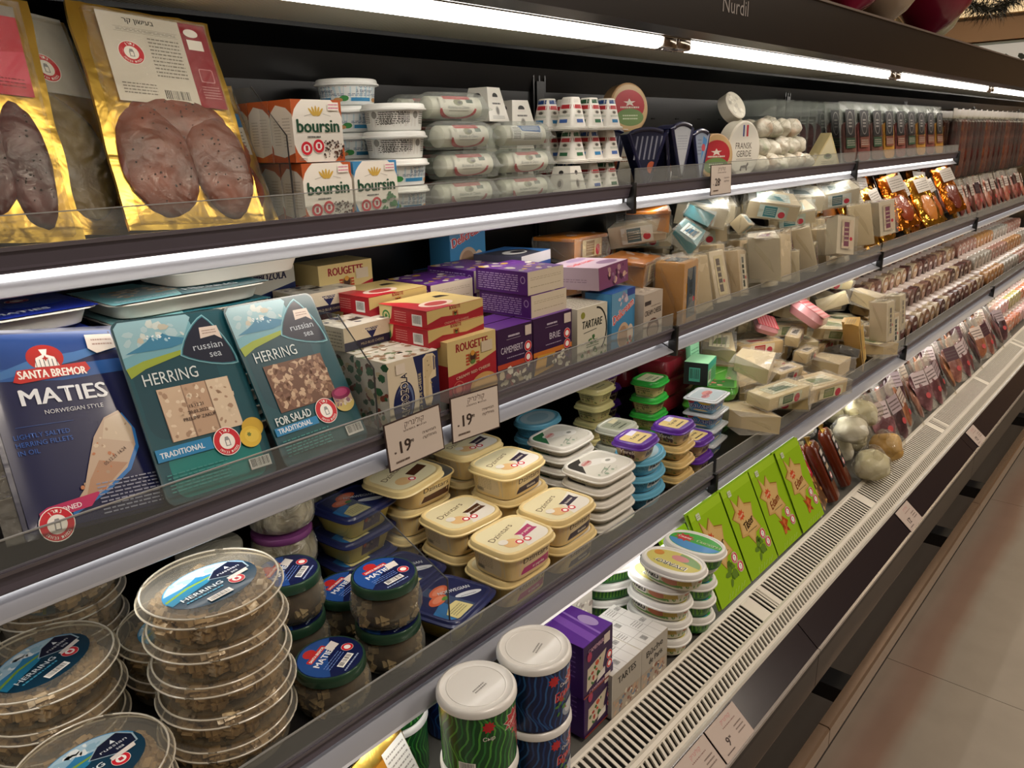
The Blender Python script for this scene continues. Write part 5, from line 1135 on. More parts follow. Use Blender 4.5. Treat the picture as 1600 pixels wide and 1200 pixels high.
# the tub whose lid has slid off sideways
op = thing('spread_tub', (.752, .900, Z3 + .099), (0, 0, .02)); tag(op, 'butter-yellow spread tub at the rear with its lid pushed aside and grey foil showing', 'spread tub')
MB().sup([(.0015, .045, .038, 4.2), (0, .046, .039, 4.2), (.0015, .047, .040, 4.2), (.036, .0535, .0455, 4.2), (.0375, .0565, .0485, 4.2), (.039, .0565, .0485, 4.2)], mat('#d9bd80', .35, 0, .2), 48).build('tub', op)
MB().sup([(.0392, .0545, .0465, 4.2), (.0396, .054, .046, 4.2)], mat('#7d7c78', .3, .7, bump=(60, .3, .001)), 48).build('foil_seal', op, label='grey foil seal')
a = Art(); a.rect(-.046, .002, .046, .033, '#cdb98f'); a.text('Dzintars', .004, .020, .0085, '#4a3826', .02, w=.056); a.poly([(-.028, .003), (.046, .003), (.046, .016), (-.022, .013)], '#4a2c1c'); a.build('side_label', op, smap(.0475, .0405, .004, .0535, .0455, .037, 4.2, 'f'), cut=.008)
l = MB().sup([(0, .057, .049, 4.2), (.001, .0595, .0515, 4.2), (.003, .0575, .0495, 4.2), (.010, .057, .049, 4.2), (.012, .054, .046, 4.2), (.0115, .051, .043, 4.2), (.0105, .048, .04, 4.2)], mat('#dcc58c', .35, 0, .2), 48).build('lid', op); l.location = (-.030, -.004, .0405); l.rotation_euler = (.02, -.04, .12)
a = Art(); a.rrect(-.048, -.041, .048, .041, .010, '#d9cfa8'); a.text('Dzintars', -.008, .010, .0105, '#5a4630', .015, rot=14, w=.060); a.poly([(.0, -.004), (.040, .004), (.042, -.014), (.004, -.020)][::-1], '#4a2c1c'); a.ell(-.020, -.018, .014, .012, '#d6b07a'); a.seal(-.006, -.024, .0068, full=False); a.build('lid_label', l, top(.0107))
# white salad cheese tubs
def wh_T(g):
    def T(a):
        X, Y = .048, .040; a.rrect(-X, -Y, X, Y, .006, '#cfccc0'); a.poly([(-X, Y), (-X, -Y * .2), (-X * .1, Y)], g); a.ell(.0, .012, .030, .012, '#dcdad2', rot=-20); a.ell(.024, -.004, .016, .012, '#e4e2da'); a.ell(.024, -.002, .006, .004, '#8f8f84'); a.ell(-.012, .018, .014, .008, '#cdb0a8', rot=12); a.text('\u0425\u043e\u0445\u043b\u0430\u043d\u0434', -.012, .016, .006, '#b8383a', .02, rot=12, w=.026)
        a.line(-.030, -.026, -.004, -.016, .0012, '#6a7a6a'); a.line(-.026, -.030, .006, -.020, .0012, '#6a7a6a'); a.blobs(-.04, -.035, .01, -.02, 8, ['#8fa08a', '#b9b8a8'], .002, .005, 3)
    return T
KW = {g: Kind((lambda gg: lambda: tub(.115, .098, .0225, 4.5, '#cdc6b6', '#dedbd2', .009, .90, T=wh_T(gg), F=lambda a: (a.fine(-.03, .003, .03, .008, 1, '#9a9284', 3, .4)), L=lambda a: a.bars(-.022, .0005, .018, .0085, 5, '#d3cdbe'), name='white_cheese_tub'))(c)) for g, c in (('green', '#2f6a44'), ('dark', '#3c3a36'))}
for i in range(5): KW['dark'].put((1.018, .722, Z3 + .0230 * i), '%s white oblong cheese tub of the front five-high stack' % ['bottom', 'second', 'third', 'fourth', 'topmost'][i], 'cheese tub', rot=(0, 0, .01 * (i % 3 - 1)))
for i in range(5): KW['green'].put((1.083, .858, Z3 + .0230 * i), '%s white oblong cheese tub of the rear green-cornered stack' % ['bottom', 'second', 'third', 'fourth', 'topmost'][i], 'cheese tub', rot=(0, 0, .06 + .01 * (i % 3 - 1)))
KW['green'].put((1.02, .985, Z3 + .0), 'white cheese tub low at the back near the oval blue tubs', 'cheese tub')
# oval sky-blue soft cheese tubs
def ph_F(a): a.rrect(-.030, .004, .030, .020, .004, '#c9d0d2'); a.text('PHILADELPHIA', .0, .0085, .0085, '#1c2436', .05, w=.054)
def ph_L(a): a.fine(-.03, .003, .03, .020, 5, '#2f5f8a', 3, .4)
KPH = Kind(lambda: tub(.112, .086, .033, 2.3, '#4f95b4', '#62a8c6', .009, .90, T=lambda a: (a.ell(0, 0, .045, .033, '#a9c4d0'), a.ell(0, 0, .03, .02, '#8fb4c6')), F=ph_F, L=ph_L, R=ph_L, name='oval_cheese_tub'))
for i in range(3): KPH.put((1.141, .717, Z3 + .0338 * i), '%s sky-blue oval cream cheese tub of the front stack of three' % ['bottom', 'middle', 'top'][i], 'cream cheese tub', rot=(0, 0, .08 + .03 * i))
for i in range(3): KPH.put((1.165, .985, Z3 + .0338 * i), '%s sky-blue oval cream cheese tub at the rear' % ['bottom', 'middle', 'topmost leaning-looking'][i], 'cream cheese tub', rot=(0, 0, .15))
def sq(body, lid, tl, txt, w=.078, h=.037, fc='#2a1c30'):
    def T(a): X = w / 2 - .012; a.rrect(-X, -X * .8, X, X * .8, .006, tl); (a.text(txt, 0, -.002, .008, fc, .02, w=w * .42) if txt else a.fine(-w * .2, -.003, w * .2, .007, 2, fc, 4, .5)); a.poly([(0, X * .3), (X, X * .4), (X, X * .8), (0, X * .8)], '#d9d5ea' if lid.startswith('#5') else '#d9d3b0'); a.fine(-X * .6, -X * .6, X * .6, -X * .35, 1, fc, 3, .5)
    def F(a): a.rect(-w * .36, .002, w * .36, h - .014, '#4a3038' if lid.startswith('#5') else '#b9a870'); (a.text(txt, 0, .010, .0075, '#ddd0c0', .03, w=w * .4) if txt else a.fine(-w * .2, .009, w * .2, .018, 2, '#4a5a3a', 4, .5)); a.blobs(-w * .3, .002, w * .3, .008, 8, ['#c9b080', '#7a5a48', '#6a8a4a'], .002, .004, 3)
    return Kind(lambda: tub(w, w * .88, h, 4, body, lid, .010, .84, T=T, F=F, L=F, name='small_spread_tub', flange=.002))
KSQ = {'purple': sq('#b39a70', '#5a2a96', '#d6c080', 'Yerek'), 'yellow': sq('#c9bf86', '#d9cf90', '#d6cc98', '', fc='#4a5a3a'), 'green': sq('#c4b078', '#2fa03a', '#cfd6b0', '', fc='#2a4a2a'), 'grey': sq('#b5ac84', '#b9bcae', '#9aa08c', '', fc='#2c3a2c'), 'cream': sq('#b89858', '#d0b478', '#c9b480', '', .080, .030, fc='#5a3a20')}
for (k, x, y, z, rz, lab) in [('purple', 1.112, .708, Z3 + .1025, .12, 'small purple-lidded spread tub sitting on the sky-blue oval stack'), ('purple', 1.246, .708, Z3 + .0910, .1, 'small purple-lidded tub on top of the cream-coloured stack'),
    ('cream', 1.242, .706, Z3, .05, 'bottom cream-lidded dip tub of the stack under the purple lid'), ('cream', 1.244, .706, Z3 + .0302, .1, 'middle cream-lidded dip tub of the stack under the purple lid'), ('cream', 1.246, .708, Z3 + .0604, .1, 'upper cream-lidded dip tub directly under the purple-lidded tub'),
    ('purple', 1.334, .712, Z3, .05, 'lower purple-lidded tub at the right end beside the small square blue packs'), ('purple', 1.335, .712, Z3 + .0375, .05, 'upper purple-lidded tub at the right end beside the small square blue packs'),
    ('grey', 1.205, .812, Z3 + .075, .1, 'small grey-lidded spread tub between the yellow and purple lids'), ('grey', 1.205, .812, Z3, .1, 'lowest grey-lidded tub under the visible grey one'), ('grey', 1.205, .812, Z3 + .0375, .1, 'second grey-lidded tub under the visible grey one'),
    ('yellow', 1.29, .93, Z3, 0, 'lowest yellow-lidded tub at the rear'), ('yellow', 1.29, .93, Z3 + .0375, 0, 'second yellow-lidded tub from the bottom at the rear'), ('yellow', 1.292, .93, Z3 + .075, .04, 'third yellow-lidded tub up at the rear'), ('yellow', 1.295, .93, Z3 + .1125, .08, 'topmost pale yellow-lidded tub at the rear'),
    ('green', 1.41, .865, Z3, .0, 'lowest green-lidded tub of four in its stack'), ('green', 1.41, .865, Z3 + .0375, .1, 'second green-lidded tub from the bottom'), ('green', 1.41, .865, Z3 + .075, .1, 'third green-lidded tub up, lid showing below the top one'), ('green', 1.412, .865, Z3 + .1125, .1, 'topmost bright green-lidded tub with a white sticker'),
    ('purple', 1.40, .985, Z3, 0, 'lowest purple-lidded tub at the back'), ('purple', 1.40, .985, Z3 + .0375, 0, 'second purple-lidded tub at the back'), ('purple', 1.40, .985, Z3 + .075, 0, 'third purple-lidded tub at the back'), ('purple', 1.395, .985, Z3 + .1125, 0, 'topmost purple-lidded tub at the back behind the green lid')]:
    KSQ[k].put((x, y, z), lab, 'spread tub', rot=(0, 0, rz))
def bal_F(a): a.rect(-.034, .0, .034, .026, '#3a7eb0'); a.ell(.010, .021, .014, .005, '#d9b43c'); a.ell(-.022, .021, .010, .005, '#b8343c'); a.text('BALANS', 0, .006, .010, '#e4e4e4', .09, w=.056); a.text('BALANS', 0, .006, .010, '#1f3a7c', .03, w=.056); a.ell(0, .002, .016, .002, '#d9c48a')
KBL = Kind(lambda: tub(.086, .070, .0328, 9, '#6a9ab8', '#b9bfc4', .004, .84, T=lambda a: (a.rrect(-.036, -.028, .036, .028, .003, '#a9b6bc'), a.ell(.010, .004, .018, .010, '#c98a84'), a.ell(-.014, -.002, .014, .008, '#b9898c'), a.text('BALANS', 0, -.004, .008, '#8a3a4a', .02, w=.045)), F=bal_F, L=bal_F, name='square_spread_tub', flange=.003, n=40))
for i in range(4): KBL.put((1.430, .735, Z3 + .0331 * i), '%s square light-blue spread tub in the four-high stack' % ['bottom', 'second', 'third', 'topmost'][i], 'spread tub', rot=(0, 0, .12))
# dividers on this shelf
p = P(683, 897, x=.600); divider(.600, [(.668, Z3), (.668, p.z), (.80, p.z + .055), (1.05, p.z + .06), (1.05, Z3)], 'clear sloping divider between the herring jars and the salmon tubs', Z3)

# ================================================================== BOTTOM DECK, NEAREST PRODUCTS
def can(body, kind):
    def mk():
        t = thing('cheese_can'); r, h = .049, .103
        MB().lathe([(0, r - .002), (.001, r - .001), (h - .008, r - .0005), (h - .006, r - .0005)], mat(body, .3, 0, .3), 56).build('can', t)
        a = Art(); R = random.Random(3)
        W = .098
        cols = ['#2f7a35', '#174a22', '#4f9a3c', '#10381a'] if kind == 'g' else ['#1f3f78', '#101f48', '#2c5a94', '#0e1836']
        a.rect(-W, .002, W, h - .010, cols[1])
        for i in range(26):
            x0 = -W + i * 2 * W / 26; pts = []; pts2 = []
            for j in range(13):
                y = .004 + (h - .016) * j / 12; dx = .006 * sin(j * .55 + i * .35) + .003 * sin(j * 1.1 + i); pts.append((x0 + dx, y)); pts2.append((x0 + dx + .0026, y))
            a.poly(pts2 + pts[::-1], cols[0] if i % 2 else cols[2]); a.k -= 1
        a.k += 1
        sx, sy = .018, h - .034; a.star(sx, sy, .020, .013, 9, '#d9d2cc', 10, .8); a.star(sx, sy, .0185, .012, 9, '#b8252c', 10, .8); a.text('\u0421\u0432\u0430\u043b\u044f', sx, sy - .003, .0065, '#e9e2da', .02, rot=20, w=.022)
        a.star(-.022, h - .026, .009, .006, 9, '#b8252c'); a.text('\u0421\u044b\u0440', -.022 if kind == 'g' else -.004, h - .045 if kind == 'g' else h - .040, .0055, '#d9d2cc', .02)
        if kind == 'g':
            a.text('\u0411\u0440\u044b\u043d\u0437\u0430', .026, .034, .016, '#d8a0a0', .05, rot=-68, w=.058, shear=.2); a.text('\u0411\u0440\u044b\u043d\u0437\u0430', .026, .034, .016, '#b8252c', .03, rot=-68, w=.056, shear=.2); a.bars(-.062, .014, -.040, .026, 4)
        else:
            a.text('\u0411\u0440\u044b\u043d\u0437\u0430', .004, .047, .0125, '#c9c4d0', .05, rot=10, w=.050, shear=.25); a.text('\u0411\u0440\u044b\u043d\u0437\u0430', .004, .047, .0125, '#b8252c', .03, rot=10, w=.049, shear=.25)
            a.ell(.012, .022, .020, .012, '#8f9aa8'); a.ell(.010, .024, .013, .009, '#c4c8cc'); a.blobs(-.02, .02, .0, .045, 8, ['#a83a2c', '#4a7a3a'], .003, .005, 4); a.text('40%', .010, h - .022, .006, '#9fb4d4', .02)
        a.build('printed_wrap', t, bend(r - .0004, 0, r - .0002, h, -.15), cut=.004, rough=.3, coat=.4)
        q = r + .0015
        MB().lathe([(h - .011, q - .001), (h - .010, q + .0008), (h - .004, q + .0005), (h - .001, q - .0015), (h, q - .004), (h - .0015, q - .007), (h - .0016, q - .012), (h - .001, q - .0125), (h - .001, q - .0135), (h - .0016, q - .014), (h - .0016, .006)], mat('#d9d7d2', .3, 0, .3), 56).build('plastic_lid', t, label='white plastic lid')
        b = Art(); b.fine(-.012, -.010, .010, -.002, 2, '#8a8884', 4, .5); b.build('lid_stamp', t, top(h - .0014)); return t
    return mk
KCG, KCN = Kind(can('#174a22', 'g')), Kind(can('#101f48', 'n'))
for (K_, x, y, z, rz, lab) in [(KCG, .562, .583, Z0 + .0075, .2, 'lower green-patterned cheese can at the front'), (KCG, .562, .583, Z0 + .0075 + .1035, .1, 'upper green-patterned cheese can with a bright white lid at the front'), (KCN, .668, .578, Z0 + .0075, .35, 'lower navy cheese can'), (KCN, .668, .578, Z0 + .0075 + .1035, .3, 'upper navy cheese can with white lid, left of the purple boxes'),
    (KCG, .548, .744, Z0, -.8, 'lower green cheese can behind the front green one'), (KCG, .548, .744, Z0 + .0965, -1.2, 'upper green cheese can behind the front green one, barcode showing'), (KCN, .668, .744, Z0, 0, 'lower navy cheese can at the rear'), (KCN, .668, .744, Z0 + .0965, -.4, 'upper navy cheese can at the rear with a red star corner')]:
    K_.put((x, y, z), lab, 'cheese can', rot=(0, 0, rz), scale=(1, 1, .93 if y > .7 else 1))
# purple boxes
def pb_F(a):
    a.rect(-.042, 0, .042, .0, PUR) if 0 else None
    a.rect(-.0385, 0, .0385, .088, '#351848'); a.poly([(-.030, .008), (.010, .020), (.022, .056), (-.028, .046)], '#c9bfa8'); a.blobs(-.024, .016, .012, .048, 14, ['#c4502f', '#3d6a34', '#d9cdb6', '#a83a2c'], .003, .006, 3); a.seal(.030, .040, .0075, full=False); a.seal(.030, .024, .0075, full=False); a.poly([(-.005, .010), (.018, .014), (.018, .026), (.0, .022)], '#e2ddd4')
    a.text('CAMEMBERT', -.004, .072, .007, '#c9a0b4', .02, w=.045); a.ell(-.024, .066, .006, .008, '#a83a5a'); a.rect(.014, .066, .030, .082, '#d3c6bc'); a.rect(-.0385, .0, .0385, .003, '#8a3a2c')
def pb_T(a): a.rect(-.0388, -.053, .0388, .053, '#5a2596'); a.poly([(-.020, -.053), (-.004, -.053), (.010, .053), (-.004, .053)], '#7a4ab4'); a.poly([(.004, -.053), (.008, -.053), (.022, .053), (.018, .053)], '#8f6ac4'); a.fine(-.038, .02, -.012, .05, 5, '#8f7ab8', 3, .3); a.ell(.022, -.02, .010, .018, '#a893cc')
K_PB = Kind(lambda: carton(.0785, .107, .089, '#4c2080', pb_F, lambda a: (a.rect(-.053, 0, .053, .089, '#3a1a5a'), a.fine(-.04, .03, .04, .08, 6, '#6a4a8a', 3, .3)), pb_T))
for i in range(2): K_PB.put((.793, .604, Z0 + .0895 * i), '%s purple box of the pair beside the navy cans' % ['lower', 'upper'][i], 'cheese box', rot=(0, 0, .04))
# white recipe boxes
def wb_F(t1):
    def F(a): a.rect(-.044, 0, .044, .087, '#aaa498'); a.text(t1[0], .0, .062, .013, '#1c1a18', .03, rot=4, w=.055); a.text(t1[1], .004, .044, .012, '#1c1a18', .03, rot=4, w=.045); a.rect(-.044, 0, .044, .034, '#a39888'); a.blobs(-.040, .003, .040, .034, 34, ['#8a5a48', '#cfc6b4', '#6a7a8a', '#b89a80'], .003, .007, 4)
    return F
def wb_T(a):
    a.rect(-.043, -.029, .043, .029, '#c9c8c4')
    for x in (-.024, 0, .024): a.line(x, -.029, x, .029, .0008, '#8f8d88')
    a.line(-.043, 0, .043, 0, .0008, '#8f8d88'); a.bars(-.018, -.024, -.004, -.006, 4, '#c9c8c4'); a.fine(.004, .006, .022, .026, 4, '#7a7874', 3, .35); a.fine(-.042, .006, -.028, .026, 4, '#7a7874', 5, .35); a.bars(.026, .008, .041, .022, 8, '#c9c8c4')
K_WB = Kind(lambda: carton(.088, .060, .087, '#c4c0b6', wb_F(('B\u00fbche', 'de Paris')), None, wb_T)); K_WB2 = Kind(lambda: carton(.092, .060, .087, '#c4c0b6', wb_F(('TARTES', '')), lambda a: (a.rect(-.03, 0, .03, .087, '#a9aaa8'), a.fine(-.024, .02, .024, .07, 7, '#7a7874', 3, .3)), wb_T))
K_WB3 = Kind(lambda: carton(.086, .085, .150, '#c4c0b6', lambda a: (a.rect(-.043, 0, .043, .15, '#aaa59a'), a.blobs(-.04, .09, .04, .14, 30, ['#8f8a80', '#c9c4b8', '#7a7068'], .003, .007, 4)), lambda a: (a.rect(-.042, 0, .042, .15, '#b9b5ab'), a.fine(-.03, .05, .03, .14, 9, '#7a7874', 3, .3)), wb_T))
for (K_, x, y, z, lab) in [(K_WB2, .866, .577, Z0, 'front white recipe box directly beside the purple boxes'), (K_WB, .947, .577, Z0, 'front white box lettered in black, nearest the oval tubs'), (K_WB2, .866, .636, Z0, 'second white recipe box behind the front one beside the purple boxes'), (K_WB, .947, .636, Z0, 'second white box behind the black-lettered front one'), (K_WB3, .888, .709, Z0, 'tall white box with barcode top behind the purple boxes')]:
    K_.put((x, y, z), lab, 'cheese box', rot=(0, 0, .0), scale=(.90, .95, .92))
# oval tubs
def dv_T(a):
    a.ell(0, 0, .050, .029, '#c9bf6a'); a.poly([(.048 * cos(radians(t)), .028 * sin(radians(t))) for t in range(0, 100, 10)] + [(.0, .004)], '#7fa06a'); a.ell(.006, .012, .016, .009, '#c98a8c'); a.ell(-.034, .010, .009, .008, '#c98a3c'); a.text('DVARO', .002, -.008, .011, '#e9e6dc', .09, rot=180, w=.056); a.k += 0
    a.text('DVARO', .002, -.008 + .0, .011, '#2c2a28', .0, rot=180, w=.055); a.line(-.030, -.016, .030, -.018, .001, '#3a5a3a')
def dv_F(a): a.rect(-.048, .001, .048, .021, '#b9b08a'); a.rect(-.048, .001, .048, .006, '#5a8a3c'); a.rrect(-.046, .004, -.006, .020, .003, '#d3cfc2'); a.text('DVARO', -.026, .007, .010, '#2c2a28', .05, w=.036); a.ell(.014, .011, .016, .007, '#b06a48'); a.rect(.026, .006, .046, .018, '#b9a048')
def dv_R(a): a.rect(-.030, .001, .030, .021, '#b9b08a'); a.rect(-.030, .001, .030, .006, '#5a8a3c'); a.ell(.004, .012, .012, .006, '#b06a48')
K_DV = Kind(lambda: tub(.116, .082, .0342, 2.3, '#c9c4a8', '#dcdbd6', .010, .92, T=dv_T, F=dv_F, L=dv_R, R=dv_R, name='oval_spread_tub'))
def gr_T(a): a.ell(0, 0, .050, .029, '#3fa03c'); a.poly([(.048 * cos(radians(t)), .028 * sin(radians(t))) for t in range(190, 361, 12)], '#4a8ac4'); a.star(-.024, .006, .020, .012, 9, '#b8252c', 5, .7); a.text('\u0421\u0432\u0430\u043b\u044f', -.024, .004, .006, '#e9e2da', .02, w=.024); a.text('\u0421\u043c\u0435\u0442\u0430\u043d\u0430', .022, .004, .008, '#d6e6b0', .05, w=.044); a.text('\u0421\u043c\u0435\u0442\u0430\u043d\u0430', .022, .004, .008, '#2a6a2c', .0, w=.043)
def gr_F(a):
    a.rect(-.048, .001, .048, .021, '#2a6a2c')
    for i in range(16): a.rect(-.047 + i * .006, .002, -.0445 + i * .006, .020, '#6aa83c'); a.k -= 1
    a.k += 1
def gr_R(a): a.rect(-.030, .001, .030, .021, '#2a6a2c'); a.rect(-.022, .003, -.018, .019, '#6aa83c'); a.rect(-.008, .003, -.004, .019, '#6aa83c'); a.rect(.008, .003, .012, .019, '#6aa83c')
K_GR = Kind(lambda: tub(.112, .078, .0342, 2.3, '#2a6a2c', '#dcdbd6', .010, .92, T=gr_T, F=gr_F, L=gr_R, R=gr_R, name='oval_spread_tub'))
for i in range(5): K_DV.put((1.033, .600, Z0 + .0075 + .0345 * i), '%s oval yellow-green spread tub with white lid in the five-high stack' % ['bottom', 'second', 'third', 'fourth', 'topmost'][i], 'spread tub', rot=(0, 0, -1.57))
for i in range(5): K_GR.put((1.116, .596, Z0 + .0075 + .0345 * i), '%s green-striped oval tub with white lid, behind the yellow-green stack' % ['bottom', 'second', 'third', 'fourth', 'topmost'][i], 'spread tub', rot=(0, 0, -1.57))
for i in range(4): K_GR.put((1.035, .705, Z0 + .0345 * i), '%s small-looking green-striped oval tub at the rear near the white boxes' % ['bottom', 'second', 'third', 'topmost'][i], 'spread tub', rot=(0, 0, -.5))
# gold and blue packets at the bottom edge
t = thing('foil_sachet', (.470, .600, Z0), (-.5, .1, .35)); tag(t, 'gold-edged sachet with a white label, at the bottom edge left of the green cans', 'sachet')
sheet(.12, .15, lambda u, v: (.006 * max(0, 1 - u ** 6) * max(0, 1 - v ** 6) + .002 * nz(u, v, 2, 5) + .001, .003), GOLD, 14, 14).build('foil_pouch', t)
a = Art(); a.rect(-.05, .04, .0, .13, '#a8701c'); a.rect(.0, .06, .05, .135, '#d3d0ca'); a.fine(.004, .065, .046, .13, 9, '#8a8680', 3, .3); a.build('paper_label', t, front(-.0095))
t = thing('round_blue_packet', (.395, .60, Z0), (-.5, 0, .2)); tag(t, 'white and blue packet peeking out at the very bottom edge', 'packet')
sheet(.12, .14, lambda u, v: (.008 * max(0, 1 - u ** 6) * max(0, 1 - v ** 6) + .001, .003), mat('#d3d3d3', .35, 0, .4), 14, 14).build('pouch', t)
a = Art(); a.ell(.015, .09, .034, .034, '#2a7fc4'); a.ell(.015, .085, .022, .020, '#d9dde2'); a.text('Milk', .015, .08, .010, '#b8343c', .02); a.ell(-.04, .09, .02, .03, '#c98a2c'); a.build('printed_front', t, front(-.0095))
# ================================================================== SECOND BAY AND BEYOND
ORD = ['first', 'second', 'third', 'fourth', 'fifth', 'sixth', 'seventh', 'eighth', 'ninth', 'tenth', 'eleventh', 'twelfth', 'thirteenth', 'fourteenth', 'fifteenth', 'sixteenth', 'seventeenth', 'eighteenth', 'nineteenth', 'twentieth', 'twenty-first', 'twenty-second', 'twenty-third', 'twenty-fourth', 'twenty-fifth', 'twenty-sixth', 'twenty-seventh', 'twenty-eighth', 'twenty-ninth', 'thirtieth']
RX = random.Random(77)
# ---- top shelf: blue cheese sectors standing on their tips
def sector(face, rim, art, r=.105, th=.042):
    def mk():
        t = thing('blue_cheese_wedge'); half = .40
        pts = [(.004, 0)] + [(r * sin(a), r * cos(a)) for a in [half - half * 2 * i / 10 for i in range(11)]] + [(-.004, 0)]
        MB().prism(pts, -th / 2, th / 2, mat(rim, .3, 0, .4)).build('wedge_pack', t)
        rr = MB(); q = [(x * 1.02, 0 - th / 2 + .001, z * 1.01) for x, z in pts]; rr.tube(q + [q[0]], .0042, mat(rim, .3, 0, .5), 8); rr.build('moulded_rim', t)
        a = Art(); a.poly([(x * .84, z * .93 + .003) for x, z in pts], face); art(a, r); a.build('printed_front', t, front(-th / 2 - .0004), coat=.4); return t
    return mk
def sA(a, r): a.fine(-.02, r * .5, .02, r * .8, 6, '#8a8f9a', 3, .3)
def sB(a, r):
    for k in range(6): a.line(-.030 + .011 * k, r * .45, -.022 + .011 * k, r * .88, .0035, '#7f8290'); a.k -= 1
    a.k += 1; a.ell(.01, r * .3, .010, .012, '#b05a3c')
def sC(a, r): a.poly([(.0, r * .4), (.034, r * .8), (.010, r * .9)], '#4a86bc'); a.ell(.012, r * .66, .010, .008, '#b84a54'); a.fine(-.02, r * .5, .0, r * .85, 5, '#6a6f7c', 3, .3)
KSA, KSB, KSC = Kind(sector('#aeb2b8', '#171c40', sA)), Kind(sector('#20243c', '#14183a', sB)), Kind(sector('#8f9cae', '#1a2450', sC))
for (K_, x, y, z, rz, lab) in [(KSB, 1.415, .90, Z1, -.5, 'navy blue-cheese wedge pack at the left end of the second bay'), (KSB, 1.475, .905, Z1, .3, 'navy wedge pack with pale slanted lettering behind the riser'), (KSA, 1.530, .885, Z1 + .010, .0, 'wedge pack with a thick navy rim and pale face, standing tallest'), (KSC, 1.608, .895, Z1, .1, 'wedge pack with a sky-blue and red print, right of the pale-faced one'), (KSB, 1.40, .985, Z1 + .01, 0, 'navy wedge pack in the back row of wedges')]:
    K_.put((x, y, z), lab, 'cheese wedge', rot=(0, 0, rz))
# ---- round cheeses on edge
def disc(r, th, side, facec, art, nm='round_cheese'):
    def mk():
        t = thing(nm); b = MB(); b.lathe([(-th / 2, r - .003), (-th / 2 + .002, r), (th / 2 - .002, r), (th / 2, r - .003)], mat(side, .5, 0, .2, (70, .5, .002)), 40); b.xf(Matrix.Translation((0, 0, r)) @ Matrix.Rotation(radians(90), 4, 'X')); b.build('cheese_box', t)
        a = Art(); a.ell(0, r, r * .93, r * .93, facec); art(a, r); a.build('printed_face', t, front(-th / 2), coat=.3); return t
    return mk
def dA(a, r): a.ell(0, r * 1.1, r * .8, r * .62, '#b03038'); a.ell(0, r * .62, r * .72, r * .35, '#6f8a52'); a.star(0, r * 1.2, r * .34, r * .14, 5, '#dcd2c4', 20, .5); a.fine(-r * .5, r * .95, r * .5, r * 1.08, 1, '#dcd2c4', 3, .5); a.fine(-r * .4, r * .5, r * .4, r * .75, 2, '#cfd6b8', 5, .4)
def dB(a, r):
    a.rect(-.010, r * 1.45, -.004, r * 1.85, '#2c3f7a'); a.rect(.004, r * 1.45, .012, r * 1.85, '#b8343c'); a.text('FRANSK', -.004, r * 1.02, r * .22, '#4a4038', .01, w=r * 1.0); a.text('GERDE', -.002, r * .74, r * .22, '#4a4038', .01, w=r * .9); a.line(-r * .5, r * .66, r * .5, r * .66, .0008, '#6a6058'); a.poly([(-.016, r * .28), (-.012, r * .42), (.010, r * .44), (.016, r * .54), (.020, r * .46), (.014, r * .38), (.014, r * .24), (.010, r * .24), (.008, r * .34), (-.008, r * .34), (-.010, r * .24), (-.014, r * .24)][::-1], '#3a3430')
def dC(a, r): a.ell(0, r, r * .8, r * .8, '#cfc8b4'); a.fine(-r * .5, r * .9, r * .5, r * 1.2, 2, '#8a5a3a', 3, .4)
KDA, KDB, KDC = Kind(disc(.052, .034, '#b99468', '#c7a87a', dA)), Kind(disc(.066, .034, '#d6d0c0', '#dcd8cc', dB)), Kind(disc(.052, .030, '#c9c2b0', '#cbc4b2', dC))
KDA.put((1.50, 1.0, Z1 + .108), 'round cheese with a red and green label standing upright above the navy wedges', 'round cheese', rot=(-.1, 0, -.3)); KDC.put((1.50, 1.0, Z1), 'pale round cheese under the red-labelled one at the back', 'round cheese', rot=(0, 0, -.3))
for i in range(3): KDC.put((1.70 + .056 * i, .985, Z1 + .0 + .0), 'pale round cheese standing on edge, %s of the back file' % ORD[i], 'round cheese', rot=(0, 0, -1.0))
for i in range(5): KDC.put((1.60 + .052 * i, .985 + .02, Z1 + .104), '', 'round cheese', rot=(0, 0, -1.0)) if 0 else None
KDA.put((1.708, .900, Z1), 'round brown-rimmed cheese with red and green face at the front of the second bay', 'round cheese', rot=(0, 0, -.35)); KDC.put((1.655, 1.03, Z1 + .0), 'round tan cheese on edge left of the red-faced one', 'round cheese', rot=(0, 0, -.6))
KDB.put((1.832, .893, Z1), 'large white round cheese lettered with a cow, flag ribbons on top', 'round cheese', rot=(0, 0, -.15))
PAPER = mat('#d4d0c2', .5, 0, .35, (45, .8, .005), .5, ('#b9b3a0', 18, .4, .65))
KDW = Kind(disc(.036, .03, '#d0cabc', '#cbc6b6', lambda a, r: a.blobs(-r * .7, r * .3, r * .7, r * 1.7, 20, ['#b5b0a2', '#dedacc'], .003, .007, 3)))
KDW.put((1.86, .925, Z1 + .134), 'small paper-wrapped cheese tilted on top of the large white round', 'round cheese', rot=(-.5, .3, -.3))
KDC.put((1.865, .965, Z1 + .0), 'pale round cheese directly behind the large white round', 'round cheese', rot=(0, 0, -.5))
def crottin(c2, seed):
    def mk():
        t = thing('wrapped_goat_cheese'); b = rocky(None, [(0, 0, .024, .030, .028, .024)], seed, mat('#d6d0be', .45, 0, .45, (40, .9, .006), .5, (c2, 24, .5, .7)), n=3, amp=.3); b.build('wrapped_cheese', t)
        b = MB(); R = random.Random(seed)
        for k in range(3):
            a0 = R.uniform(0, 6.3); b.add([(.022 * cos(a0), .022 * sin(a0), .035), (.040 * cos(a0 + .3), .040 * sin(a0 + .3), .048), (.036 * cos(a0 - .35), .036 * sin(a0 - .35), .030)], [[0, 1, 2]], FILM2)
        b.build('paper_twist', t); return t
    return mk
KCR = [Kind(crottin(c, s)) for c, s in (('#b9b29c', 3), ('#8f9a78', 5), ('#c9a88a', 9))]
n = 0
